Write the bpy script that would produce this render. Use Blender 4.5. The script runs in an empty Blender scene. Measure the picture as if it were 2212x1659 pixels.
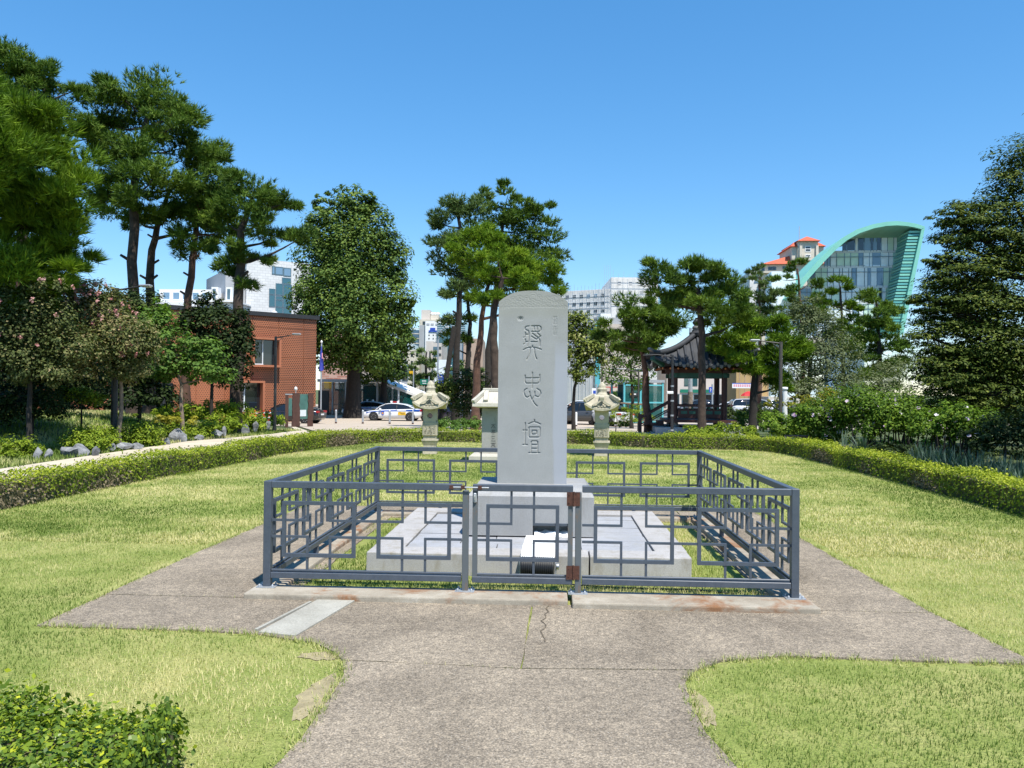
import bpy, bmesh, math, random
import numpy as np
from mathutils import Vector, Matrix
R = math.radians
# ---------------------------------------------------------------- camera
SC = bpy.context.scene
COL = SC.collection
EYE = Vector((0.0, 0.0, 1.523))
F_PIX = 1700.0                     # focal length for a 2212 px wide frame
yaw, pit, rol = 0.0505879, 0.0088365, -0.0091351
fw = Vector((-math.sin(yaw)*math.cos(pit), math.cos(yaw)*math.cos(pit), math.sin(pit)))
_r = Vector((math.cos(yaw), math.sin(yaw), 0)); _u = _r.cross(fw)
rt = _r*math.cos(rol) - _u*math.sin(rol)
up = _u*math.cos(rol) + _r*math.sin(rol)
cam_d = bpy.data.cameras.new('camera'); cam = bpy.data.objects.new('camera', cam_d); COL.objects.link(cam)
cam_d.sensor_width = 36.0; cam_d.lens = F_PIX/2212*36.0; cam_d.clip_start = 0.05; cam_d.clip_end = 6000
M = Matrix.Identity(4)
for i in range(3):
    M[i][0] = rt[i]; M[i][1] = up[i]; M[i][2] = -fw[i]; M[i][3] = EYE[i]
cam.matrix_world = M
SC.camera = cam
# ---------------------------------------------------------------- world, sun, exposure
SUN = Vector((0.27, -0.45, 1.0)).normalized()      # direction towards the sun
elev = math.asin(SUN.z)
world = bpy.data.worlds.new('World'); SC.world = world; world.use_nodes = True
wn = world.node_tree.nodes; wl = world.node_tree.links
for n in list(wn): wn.remove(n)
sky = wn.new('ShaderNodeTexSky'); sky.sky_type = 'NISHITA'; sky.sun_disc = False
sky.sun_elevation = elev; sky.sun_rotation = math.atan2(SUN.x, SUN.y)
sky.altitude = 50; sky.air_density = 1.0; sky.dust_density = 0.0; sky.ozone_density = 6.0
bg = wn.new('ShaderNodeBackground'); bg.inputs['Strength'].default_value = 0.15
wo = wn.new('ShaderNodeOutputWorld')
gm = wn.new('ShaderNodeGamma'); gm.inputs[1].default_value = 0.7
hs = wn.new('ShaderNodeHueSaturation'); hs.inputs['Saturation'].default_value = 1.44; hs.inputs['Value'].default_value = 1.08
wl.new(sky.outputs[0], gm.inputs[0]); wl.new(gm.outputs[0], hs.inputs['Color']); wl.new(hs.outputs[0], bg.inputs[0]); wl.new(bg.outputs[0], wo.inputs[0])
sd = bpy.data.lights.new('sun', 'SUN'); sd.energy = 3.7; sd.angle = R(0.53); sd.color = (1.0, 0.955, 0.88)
sun = bpy.data.objects.new('sun', sd); COL.objects.link(sun)
sun.rotation_euler = SUN.to_track_quat('Z', 'Y').to_euler(); sun.location = (20, -30, 60)
SC.view_settings.view_transform = 'Standard'; SC.view_settings.look = 'None'
SC.view_settings.exposure = 1.0; SC.view_settings.gamma = 1.0
SC.render.engine = 'CYCLES'
SC.cycles.use_denoising = True
SC.cycles.max_bounces = 6; SC.cycles.diffuse_bounces = 2; SC.cycles.glossy_bounces = 3
SC.cycles.transmission_bounces = 4; SC.cycles.transparent_max_bounces = 6
SC.cycles.caustics_reflective = False; SC.cycles.caustics_refractive = False

random.seed(7); RNG = np.random.default_rng(7)
# ---------------------------------------------------------------- terrain
def smooth(a, b, t):
    t = min(1.0, max(0.0, (t-a)/(b-a))); return t*t*(3-2*t)
def path_x(y):                     # left edge of the park path
    return -10.15-0.03*(y-15)-0.012*max(0.0, y-26)**2
def gz(x, y):
    z = max(-1.02, min(0.0, -0.0285*(y-22)))
    if y > 4 and x < -9:
        s = path_x(y) - x
        z += smooth(0.5, 7.0, s)*0.75*(1-smooth(36, 44, y))
    return z
def pray(px, py):
    return fw + rt*((px-1106)/F_PIX) - up*((py-829.5)/F_PIX)
def at(px, py, d):                 # world point seen at a picture position, d metres away
    return EYE + pray(px, py)*d
def gp(px, d, py=880):             # terrain point below a picture column, d metres away
    p = at(px, py, d); return Vector((p.x, p.y, gz(p.x, p.y)))
def zrow(px, py, d): return at(px, py, d).z

# ---------------------------------------------------------------- scene helpers
def link(o, parent=None):
    COL.objects.link(o)
    if parent is not None: o.parent = parent
    return o
def tag(o, label=None, cat=None, group=None, kind=None):
    if label: o['label'] = label
    if cat: o['category'] = cat
    if group: o['group'] = group
    if kind: o['kind'] = kind
    return o
def empty(name, loc=(0, 0, 0), rz=0.0, label=None, cat=None, group=None):
    o = bpy.data.objects.new(name, None); o.location = loc; o.rotation_euler = (0, 0, rz)
    o.empty_display_size = 0.2
    link(o); return tag(o, label, cat, group)
def children(o): return [c for c in bpy.data.objects if c.parent == o]
def copy_tree(o, parent=None):
    kids = children(o); c = o.copy(); link(c, None)
    if parent is not None: c.parent = parent
    for k in kids: copy_tree(k, c)
    return c
class MB:                          # collects faces, builds ONE mesh object
    def __init__(s): s.v = []; s.f = []; s.m = []; s.sm = []
    def add(s, vs, fs, mi=0, smooth=False):
        b = len(s.v); s.v += [tuple(v) for v in vs]
        for f in fs: s.f.append([b+i for i in f]); s.m.append(mi); s.sm.append(smooth)
    def box(s, x0, x1, y0, y1, z0, z1, mi=0, b=0.0):
        if b <= 0:
            vs = [(x, y, z) for z in (z0, z1) for y in (y0, y1) for x in (x0, x1)]
            s.add(vs, [(0, 2, 3, 1), (4, 5, 7, 6), (0, 1, 5, 4), (1, 3, 7, 5), (3, 2, 6, 7), (2, 0, 4, 6)], mi); return
        bm = bmesh.new(); bmesh.ops.create_cube(bm, size=1)
        for v in bm.verts:
            v.co = Vector(((x0+x1)/2+v.co.x*(x1-x0), (y0+y1)/2+v.co.y*(y1-y0), (z0+z1)/2+v.co.z*(z1-z0)))
        bmesh.ops.bevel(bm, geom=bm.edges[:], offset=b, segments=1, profile=0.5, affect='EDGES')
        s.bm(bm, mi)
    def bm(s, bm, mi=0, smooth=False):
        bm.verts.index_update(); s.add([v.co for v in bm.verts], [[v.index for v in f.verts] for f in bm.faces], mi, smooth); bm.free()
    def prism(s, pts, z0, z1, mi=0):               # polygon in xy, extruded in z
        n = len(pts); vs = [(x, y, z0) for x, y in pts]+[(x, y, z1) for x, y in pts]
        s.add(vs, [list(range(n-1, -1, -1)), list(range(n, 2*n))]+[(i, (i+1) % n, n+(i+1) % n, n+i) for i in range(n)], mi)
    def prism_xz(s, pts, y0, y1, mi=0):            # polygon in xz, extruded in y
        n = len(pts); vs = [(x, y0, z) for x, z in pts]+[(x, y1, z) for x, z in pts]
        s.add(vs, [list(range(n)), list(range(2*n-1, n-1, -1))]+[((i+1) % n, i, n+i, n+(i+1) % n) for i in range(n)], mi)
    def bar(s, a, b, w, h=None, mi=0):             # square bar between two points
        a = Vector(a); b = Vector(b); h = h or w; d = (b-a).normalized()
        q = Vector((0, 0, 1)) if abs(d.z) < 0.9 else Vector((0, 1, 0))
        x = d.cross(q).normalized(); y = x.cross(d).normalized()
        vs = [p+x*(sx*w/2)+y*(sy*h/2) for p in (a, b) for sx, sy in ((-1, -1), (1, -1), (1, 1), (-1, 1))]
        s.add(vs, [(3, 2, 1, 0), (4, 5, 6, 7)]+[(i, (i+1) % 4, 4+(i+1) % 4, 4+i) for i in range(4)], mi)
    def tube(s, pts, rad, n=8, mi=0, cap=True, smooth=True):
        pts = [Vector(p) for p in pts]; k = len(pts)
        rad = rad if isinstance(rad, (list, tuple)) else [rad]*k
        vs = []; ref = Vector((0.31, 0.93, 0.17)).normalized()
        for i, p in enumerate(pts):
            d = (pts[min(i+1, k-1)]-pts[max(i-1, 0)]).normalized()
            x = d.cross(ref)
            if x.length < 1e-3: x = d.cross(Vector((1, 0, 0)))
            x.normalize(); y = d.cross(x)
            for j in range(n):
                a = 2*math.pi*j/n; vs.append(p+(x*math.cos(a)+y*math.sin(a))*rad[i])
        fs = [(i*n+j, i*n+(j+1) % n, (i+1)*n+(j+1) % n, (i+1)*n+j) for i in range(k-1) for j in range(n)]
        s.add(vs, fs, mi, smooth)
        if cap: s.add(vs[:n], [list(range(n-1, -1, -1))], mi); s.add(vs[-n:], [list(range(n))], mi)
    def lathe(s, prof, n=16, mi=0, c=(0, 0, 0), smooth=True):   # [(radius, z)]
        vs = [(c[0]+r*math.cos(2*math.pi*j/n), c[1]+r*math.sin(2*math.pi*j/n), c[2]+z) for r, z in prof for j in range(n)]
        k = len(prof)
        fs = [(i*n+j, i*n+(j+1) % n, (i+1)*n+(j+1) % n, (i+1)*n+j) for i in range(k-1) for j in range(n)]
        s.add(vs, fs, mi, smooth)
        s.add(vs[:n], [list(range(n-1, -1, -1))], mi); s.add(vs[-n:], [list(range(n))], mi)
    def quad(s, a, b, c, d, mi=0): s.add([a, b, c, d], [(0, 1, 2, 3)], mi)
    def build(s, name, mat, parent=None):
        me = bpy.data.meshes.new(name); me.from_pydata(s.v, [], s.f); me.validate(verbose=False)
        for m in (mat if isinstance(mat, (list, tuple)) else [mat]): me.materials.append(m)
        if len(me.polygons) == len(s.m):
            me.polygons.foreach_set('material_index', s.m); me.polygons.foreach_set('use_smooth', s.sm)
        me.update(); return link(bpy.data.objects.new(name, me), parent)
def boxo(name, mat, parent, x0, x1, y0, y1, z0, z1, b=0.0):
    m = MB(); m.box(x0, x1, y0, y1, z0, z1, 0, b); return m.build(name, mat, parent)
def shared(name, me, parent, loc=(0, 0, 0), rot=(0, 0, 0), sc=(1, 1, 1)):
    o = bpy.data.objects.new(name, me); o.location = loc; o.rotation_euler = rot; o.scale = sc
    return link(o, parent)
def np_mesh(name, V, Fv, k, mat, parent=None, tint=None, kind=None, smooth=False, mat_idx=None):
    """V (n,3) ; Fv (m,k) constant-size faces ; tint per vertex"""
    me = bpy.data.meshes.new(name); V = np.asarray(V, np.float32); Fv = np.asarray(Fv, np.int32)
    me.vertices.add(len(V)); me.vertices.foreach_set('co', V.ravel())
    me.loops.add(Fv.size); me.loops.foreach_set('vertex_index', Fv.ravel())
    me.polygons.add(len(Fv)); me.polygons.foreach_set('loop_start', np.arange(0, Fv.size, k, dtype=np.int32))
    if smooth: me.polygons.foreach_set('use_smooth', np.ones(len(Fv), bool))
    for m in (mat if isinstance(mat, (list, tuple)) else [mat]): me.materials.append(m)
    if mat_idx is not None: me.polygons.foreach_set('material_index', np.asarray(mat_idx, np.int32))
    if tint is not None:
        a = me.attributes.new('tint', 'FLOAT', 'POINT'); a.data.foreach_set('value', np.asarray(tint, np.float32))
    me.update(calc_edges=True)
    o = link(bpy.data.objects.new(name, me), parent)
    if kind: o['kind'] = kind
    return o
# ---------------------------------------------------------------- materials
MAT = {}
def nodes(name):
    m = bpy.data.materials.new(name); m.use_nodes = True; MAT[name] = m
    nt = m.node_tree; b = nt.nodes['Principled BSDF']; return m, nt, b
def ramp(nt, src, stops):
    r = nt.nodes.new('ShaderNodeValToRGB'); e = r.color_ramp.elements
    while len(e) < len(stops): e.new(0.5)
    for i, (p, c) in enumerate(stops): e[i].position = p; e[i].color = (*c, 1)
    nt.links.new(src, r.inputs[0]); return r.outputs[0]
def noise(nt, scale, detail=4, rough=0.6, co='Object', sc=None, dist=0.0):
    t = nt.nodes.new('ShaderNodeTexCoord'); n = nt.nodes.new('ShaderNodeTexNoise')
    n.inputs['Scale'].default_value = scale; n.inputs['Detail'].default_value = detail; n.inputs['Roughness'].default_value = rough
    n.inputs['Distortion'].default_value = dist
    src = t.outputs[co]
    if sc:
        mp = nt.nodes.new('ShaderNodeMapping'); mp.inputs['Scale'].default_value = sc; nt.links.new(src, mp.inputs[0]); src = mp.outputs[0]
    nt.links.new(src, n.inputs['Vector']); return n.outputs['Fac']
def mixc(nt, fac, a, b, mode='MIX'):
    x = nt.nodes.new('ShaderNodeMix'); x.data_type = 'RGBA'; x.blend_type = mode
    for sock, v in ((x.inputs[0], fac), (x.inputs[6], a), (x.inputs[7], b)):
        if isinstance(v, (int, float)): sock.default_value = v
        elif isinstance(v, tuple): sock.default_value = (*v, 1)
        else: nt.links.new(v, sock)
    return x.outputs[2]
def bump(nt, b, src, strength=0.3, dist=0.02):
    n = nt.nodes.new('ShaderNodeBump'); n.inputs['Strength'].default_value = strength; n.inputs['Distance'].default_value = dist
    nt.links.new(src, n.inputs['Height']); nt.links.new(n.outputs[0], b.inputs['Normal'])
def plain(name, col, rough=0.6, metal=0.0, var=0.12, scale=6.0, bmp=0.0, spec=0.5, co='Object'):
    """plain material with a little wear so that no surface is flat"""
    m, nt, b = nodes(name)
    f = noise(nt, scale, 5, 0.65, co)
    lo = tuple(max(0, c*(1-var)) for c in col); hi = tuple(min(1, c*(1+var)) for c in col)
    nt.links.new(ramp(nt, f, [(0.3, lo), (0.7, hi)]), b.inputs['Base Color'])
    b.inputs['Roughness'].default_value = rough; b.inputs['Metallic'].default_value = metal
    b.inputs['Specular IOR Level'].default_value = spec
    if bmp: bump(nt, b, noise(nt, scale*6, 4, 0.7, co), bmp, 0.01)
    return m
def leafmat(name, stops, transl=0.35, rough=0.55, spec=0.10):
    m, nt, b = nodes(name)
    a = nt.nodes.new('ShaderNodeAttribute'); a.attribute_name = 'tint'
    c = ramp(nt, a.outputs['Fac'], stops)
    nt.links.new(c, b.inputs['Base Color']); b.inputs['Roughness'].default_value = rough
    b.inputs['Specular IOR Level'].default_value = spec
    t = nt.nodes.new('ShaderNodeBsdfTranslucent')
    g = mixc(nt, 1.0, c, (1.0, 1.15, 0.35), 'MULTIPLY'); nt.links.new(g, t.inputs[0])
    mx = nt.nodes.new('ShaderNodeMixShader'); mx.inputs[0].default_value = transl
    nt.links.new(b.outputs[0], mx.inputs[1]); nt.links.new(t.outputs[0], mx.inputs[2])
    nt.links.new(mx.outputs[0], nt.nodes['Material Output'].inputs[0]); return m
def glassmat(name, col, rough=0.04, alpha=1.0, spec=0.9):
    m, nt, b = nodes(name); b.inputs['Base Color'].default_value = (*col, 1)
    b.inputs['Roughness'].default_value = rough; b.inputs['Specular IOR Level'].default_value = spec
    if alpha < 1: b.inputs['Alpha'].default_value = alpha
    return m

# stone, metal, ground
def granite(name, col, stain=None, sc=1.0, rough=0.75):
    m, nt, b = nodes(name)
    f1 = noise(nt, 2.3*sc, 5, 0.65); f2 = noise(nt, 140*sc, 2, 0.7); f3 = noise(nt, 9*sc, 6, 0.7, sc=(1, 1, 0.35))
    c = ramp(nt, f1, [(0.3, tuple(v*0.86 for v in col)), (0.7, tuple(min(1, v*1.1) for v in col))])
    c = mixc(nt, 0.22, c, ramp(nt, f2, [(0.35, (0.05, 0.05, 0.05)), (0.5, (0.5, 0.5, 0.5)), (0.68, (0.95, 0.93, 0.9))]), 'OVERLAY')
    if stain: c = mixc(nt, ramp(nt, f3, [(0.5, (0, 0, 0)), (0.72, (1, 1, 1))]), c, stain)
    nt.links.new(c, b.inputs['Base Color']); b.inputs['Roughness'].default_value = rough; b.inputs['Specular IOR Level'].default_value = 0.25
    bump(nt, b, f2, 0.25, 0.004); return m
granite('stele_stone', (0.30, 0.30, 0.28), (0.25, 0.245, 0.21))
granite('pedestal_stone', (0.31, 0.31, 0.305), (0.27, 0.26, 0.24))
granite('platform_stone', (0.38, 0.365, 0.35), (0.27, 0.245, 0.20))
granite('paving_stone', (0.33, 0.335, 0.35), (0.28, 0.275, 0.26))
granite('lantern_stone', (0.44, 0.40, 0.30), (0.26, 0.235, 0.175))
granite('monument_stone', (0.47, 0.44, 0.37), (0.33, 0.30, 0.25))
granite('monument_dark', (0.30, 0.295, 0.27), (0.2, 0.2, 0.18))
granite('step_stone', (0.38, 0.37, 0.36), (0.3, 0.29, 0.27))
def kerbmat():
    m, nt, b = nodes('kerb_stone')
    f1 = noise(nt, 3.0, 6, 0.7); f2 = noise(nt, 120, 2, 0.7); f3 = noise(nt, 1.6, 5, 0.7, sc=(1.0, 1.0, 1.0), dist=0.6)
    c = ramp(nt, f1, [(0.3, (0.22, 0.185, 0.14)), (0.55, (0.34, 0.30, 0.235)), (0.75, (0.45, 0.42, 0.36))])
    c = mixc(nt, ramp(nt, f3, [(0.50, (0, 0, 0)), (0.62, (0.85, 0.85, 0.85))]), c, (0.22, 0.088, 0.025))
    c = mixc(nt, 0.2, c, ramp(nt, f2, [(0.3, (0.1, 0.1, 0.1)), (0.7, (0.9, 0.9, 0.9))]), 'OVERLAY')
    nt.links.new(c, b.inputs['Base Color']); b.inputs['Roughness'].default_value = 0.85
    bump(nt, b, f1, 0.5, 0.02)
kerbmat()
def rockmat():
    m, nt, b = nodes('boulder')
    f1 = noise(nt, 1.7, 8, 0.72, dist=0.8); f2 = noise(nt, 14, 6, 0.7)
    c = ramp(nt, f1, [(0.3, (0.05, 0.052, 0.055)), (0.46, (0.16, 0.165, 0.17)), (0.6, (0.33, 0.335, 0.34)), (0.72, (0.12, 0.12, 0.12))])
    nt.links.new(c, b.inputs['Base Color']); b.inputs['Roughness'].default_value = 0.85; bump(nt, b, f2, 0.6, 0.05)
rockmat()
def ironmat():
    m, nt, b = nodes('fence_paint')
    f1 = noise(nt, 5, 5, 0.7, 'Generated'); f2 = noise(nt, 22, 5, 0.75)
    c = ramp(nt, f2, [(0.3, (0.052, 0.065, 0.086)), (0.7, (0.078, 0.094, 0.118))])
    nt.links.new(c, b.inputs['Base Color']); b.inputs['Roughness'].default_value = 0.42
    b.inputs['Specular IOR Level'].default_value = 0.5
ironmat()
def rustymat():
    m, nt, b = nodes('rusty_paint')
    f = noise(nt, 14, 6, 0.75, sc=(1, 1, 0.3))
    c = ramp(nt, f, [(0.54, (0.095, 0.108, 0.115)), (0.64, (0.15, 0.11, 0.08)), (0.76, (0.13, 0.055, 0.025))])
    nt.links.new(c, b.inputs['Base Color']); b.inputs['Roughness'].default_value = 0.6
rustymat()
plain('rust', (0.075, 0.028, 0.016), 0.8, 0, 0.5, 30, 0.5)
plain('steel', (0.55, 0.55, 0.53), 0.35, 0.8, 0.15, 20)
plain('galv', (0.42, 0.44, 0.46), 0.45, 0.5, 0.15, 12)
plain('dark_pole', (0.075, 0.066, 0.056), 0.55, 0.1, 0.25, 9)
plain('black_pole', (0.02, 0.02, 0.021), 0.5, 0.0, 0.3, 9)
plain('black_plastic', (0.012, 0.013, 0.014), 0.45, 0, 0.3, 20)
plain('lamp_white', (0.75, 0.75, 0.73), 0.4, 0, 0.06, 8)
plain('lamp_head_metal', (0.45, 0.45, 0.44), 0.35, 0.6, 0.1, 8)
plain('dry_earth', (0.30, 0.25, 0.14), 0.95, 0, 0.3, 9, 0.8)
plain('soil', (0.11, 0.085, 0.055), 0.95, 0, 0.4, 2.5, 0.6)
def lawnmat():
    m, nt, b = nodes('lawn')
    t = noise(nt, 0.55, 6, 0.7); t2 = noise(nt, 2.6, 5, 0.75); t3 = noise(nt, 60, 3, 0.8)
    mx = mixc(nt, 0.45, t, t2)
    c = ramp(nt, mx, [(0.33, (0.15, 0.20, 0.045)), (0.47, (0.25, 0.29, 0.08)), (0.60, (0.38, 0.37, 0.14)), (0.72, (0.48, 0.42, 0.20))])
    c = mixc(nt, 0.55, c, ramp(nt, t3, [(0.3, (0.22, 0.22, 0.2)), (0.7, (0.85, 0.85, 0.8))]), 'OVERLAY')
    nt.links.new(c, b.inputs['Base Color']); b.inputs['Roughness'].default_value = 0.9; b.inputs['Specular IOR Level'].default_value = 0.1
    bump(nt, b, t3, 0.8, 0.03)
lawnmat()
def bedmat():
    m, nt, b = nodes('bed')
    t = noise(nt, 0.8, 6, 0.75); t3 = noise(nt, 40, 3, 0.8)
    c = ramp(nt, t, [(0.3, (0.035, 0.055, 0.015)), (0.5, (0.07, 0.10, 0.025)), (0.62, (0.12, 0.12, 0.05)), (0.75, (0.15, 0.115, 0.07))])
    c = mixc(nt, 0.5, c, ramp(nt, t3, [(0.3, (0.2, 0.2, 0.2)), (0.7, (0.85, 0.85, 0.8))]), 'OVERLAY')
    nt.links.new(c, b.inputs['Base Color']); b.inputs['Roughness'].default_value = 0.95; bump(nt, b, t3, 0.8, 0.05)
bedmat()
def concmat():
    m, nt, b = nodes('old_concrete')
    f1 = noise(nt, 0.9, 7, 0.7, dist=0.5); f2 = noise(nt, 95, 3, 0.75); f3 = noise(nt, 4.5, 6, 0.7)
    c = ramp(nt, f1, [(0.30, (0.150, 0.124, 0.093)), (0.46, (0.205, 0.172, 0.131)), (0.60, (0.265, 0.222, 0.168)), (0.74, (0.39, 0.33, 0.24))])
    c = mixc(nt, ramp(nt, f3, [(0.58, (0, 0, 0)), (0.75, (0.6, 0.6, 0.6))]), c, (0.37, 0.31, 0.225))
    f4 = noise(nt, 34, 4, 0.8)
    c = mixc(nt, 0.7, c, ramp(nt, f2, [(0.3, (0.08, 0.08, 0.08)), (0.5, (0.48, 0.48, 0.48)), (0.66, (1, 0.97, 0.92))]), 'OVERLAY')
    c = mixc(nt, 0.55, c, ramp(nt, f4, [(0.32, (0.15, 0.15, 0.15)), (0.5, (0.5, 0.5, 0.5)), (0.68, (0.9, 0.88, 0.84))]), 'OVERLAY')
    vo = nt.nodes.new('ShaderNodeTexVoronoi'); vo.inputs['Scale'].default_value = 55; tcv = nt.nodes.new('ShaderNodeTexCoord'); nt.links.new(tcv.outputs['Object'], vo.inputs['Vector'])
    c = mixc(nt, ramp(nt, vo.outputs['Distance'], [(0.10, (0.55, 0.55, 0.55)), (0.22, (0, 0, 0))]), c, (0.46, 0.42, 0.36))
    nt.links.new(c, b.inputs['Base Color']); b.inputs['Roughness'].default_value = 0.92; b.inputs['Specular IOR Level'].default_value = 0.2
    bump(nt, b, f2, 0.6, 0.006)
concmat()
def slabmat():
    m, nt, b = nodes('pale_concrete')
    f1 = noise(nt, 2.5, 6, 0.7); f2 = noise(nt, 90, 3, 0.7)
    c = ramp(nt, f1, [(0.3, (0.26, 0.245, 0.205)), (0.7, (0.38, 0.365, 0.315))])
    c = mixc(nt, 0.25, c, ramp(nt, f2, [(0.3, (0.1, 0.1, 0.1)), (0.7, (0.95, 0.95, 0.9))]), 'OVERLAY')
    nt.links.new(c, b.inputs['Base Color']); b.inputs['Roughness'].default_value = 0.9; bump(nt, b, f2, 0.3, 0.004)
slabmat()
def pavmat():
    m, nt, b = nodes('plaza_paving')
    f1 = noise(nt, 0.35, 5, 0.6); tc = nt.nodes.new('ShaderNodeTexCoord')
    br = nt.nodes.new('ShaderNodeTexBrick'); br.inputs['Scale'].default_value = 1.0
    br.inputs['Brick Width'].default_value = 0.6; br.inputs['Row Height'].default_value = 0.3; br.inputs['Mortar Size'].default_value = 0.012
    br.inputs['Color1'].default_value = (0.40, 0.335, 0.26, 1); br.inputs['Color2'].default_value = (0.46, 0.385, 0.30, 1); br.inputs['Mortar'].default_value = (0.25, 0.21, 0.165, 1)
    nt.links.new(tc.outputs['Object'], br.inputs['Vector'])
    c = mixc(nt, 0.35, br.outputs[0], ramp(nt, f1, [(0.3, (0.36, 0.30, 0.23)), (0.7, (0.50, 0.42, 0.33))]))
    nt.links.new(c, b.inputs['Base Color']); b.inputs['Roughness'].default_value = 0.85
pavmat()
plain('path_sand', (0.50, 0.43, 0.32), 0.9, 0, 0.16, 1.2, 0.3)
plain('asphalt', (0.06, 0.06, 0.062), 0.9, 0, 0.25, 0.6, 0.2)
plain('road_paint', (0.7, 0.7, 0.68), 0.7, 0, 0.1, 3)
plain('bark_pine', (0.055, 0.038, 0.028), 0.95, 0, 0.55, 5, 1.0)
plain('bark_red', (0.10, 0.052, 0.034), 0.95, 0, 0.5, 4, 1.0)
plain('bark_dark', (0.028, 0.023, 0.019), 0.95, 0, 0.4, 6, 1.0)
plain('bark_pale', (0.20, 0.15, 0.11), 0.9, 0, 0.4, 6, 0.8)
leafmat('needle_bright', [(0.0, (0.045, 0.095, 0.010)), (0.5, (0.135, 0.225, 0.018)), (1.0, (0.28, 0.38, 0.030))], 0.2)
leafmat('needle_dark', [(0.0, (0.030, 0.064, 0.014)), (0.5, (0.092, 0.158, 0.024)), (1.0, (0.20, 0.28, 0.036))], 0.18)
leafmat('needle_blue', [(0.0, (0.045, 0.078, 0.030)), (0.5, (0.115, 0.175, 0.055)), (1.0, (0.20, 0.265, 0.080))], 0.18)
leafmat('leaf_ginkgo', [(0.0, (0.028, 0.058, 0.016)), (0.5, (0.072, 0.125, 0.026)), (1.0, (0.20, 0.27, 0.055))], 0.24)
leafmat('leaf_zelkova', [(0.0, (0.028, 0.050, 0.010)), (0.5, (0.080, 0.115, 0.020)), (1.0, (0.24, 0.27, 0.06))], 0.2)
leafmat('leaf_myrtle', [(0.0, (0.035, 0.050, 0.016)), (0.4, (0.095, 0.120, 0.036)), (0.7, (0.20, 0.19, 0.075)), (1.0, (0.34, 0.25, 0.14))], 0.22)
leafmat('leaf_broad', [(0.0, (0.041, 0.084, 0.020)), (0.5, (0.094, 0.174, 0.035)), (1.0, (0.174, 0.275, 0.052))], 0.35)
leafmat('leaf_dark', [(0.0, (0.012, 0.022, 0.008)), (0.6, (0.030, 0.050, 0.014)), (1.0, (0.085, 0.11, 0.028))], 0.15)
leafmat('leaf_grey', [(0.0, (0.065, 0.087, 0.041)), (0.5, (0.123, 0.152, 0.070)), (1.0, (0.196, 0.217, 0.104))], 0.25)
leafmat('leaf_azalea', [(0.0, (0.070, 0.115, 0.012)), (0.5, (0.19, 0.265, 0.024)), (1.0, (0.34, 0.40, 0.040))], 0.3)
leafmat('leaf_lime', [(0.0, (0.102, 0.160, 0.017)), (0.5, (0.217, 0.297, 0.026)), (1.0, (0.377, 0.435, 0.041))], 0.4)
leafmat('leaf_yellow', [(0.0, (0.174, 0.174, 0.026)), (0.5, (0.348, 0.319, 0.043)), (1.0, (0.522, 0.435, 0.072))], 0.4)
leafmat('leaf_hedge', [(0.0, (0.19, 0.15, 0.10)), (0.20, (0.30, 0.245, 0.16)), (0.24, (0.095, 0.145, 0.018)), (0.6, (0.22, 0.285, 0.030)), (1.0, (0.42, 0.45, 0.050))], 0.3)
leafmat('leaf_box', [(0.0, (0.030, 0.062, 0.012)), (0.4, (0.085, 0.150, 0.020)), (0.65, (0.17, 0.25, 0.024)), (0.8, (0.36, 0.42, 0.024)), (1.0, (0.58, 0.57, 0.030))], 0.3, 0.4, 0.35)
leafmat('leaf_hibiscus', [(0.0, (0.040, 0.085, 0.012)), (0.5, (0.11, 0.19, 0.020)), (1.0, (0.22, 0.31, 0.034))], 0.3)
leafmat('leaf_iris', [(0.0, (0.043, 0.075, 0.052)), (0.5, (0.087, 0.133, 0.096)), (1.0, (0.160, 0.217, 0.152))], 0.25)
leafmat('grass_blade', [(0.0, (0.11, 0.17, 0.032)), (0.3, (0.23, 0.30, 0.072)), (0.6, (0.41, 0.42, 0.155)), (1.0, (0.62, 0.55, 0.28))], 0.3, 0.6)
leafmat('petal_pink', [(0.0, (0.36, 0.14, 0.14)), (0.5, (0.50, 0.22, 0.22)), (1.0, (0.60, 0.36, 0.34))], 0.25)
leafmat('petal_pale', [(0.0, (0.55, 0.35, 0.55)), (0.5, (0.75, 0.60, 0.74)), (1.0, (0.82, 0.80, 0.82))], 0.3)
leafmat('petal_cream', [(0.0, (0.40, 0.38, 0.14)), (0.5, (0.55, 0.52, 0.22)), (1.0, (0.65, 0.62, 0.34))], 0.3)
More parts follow.
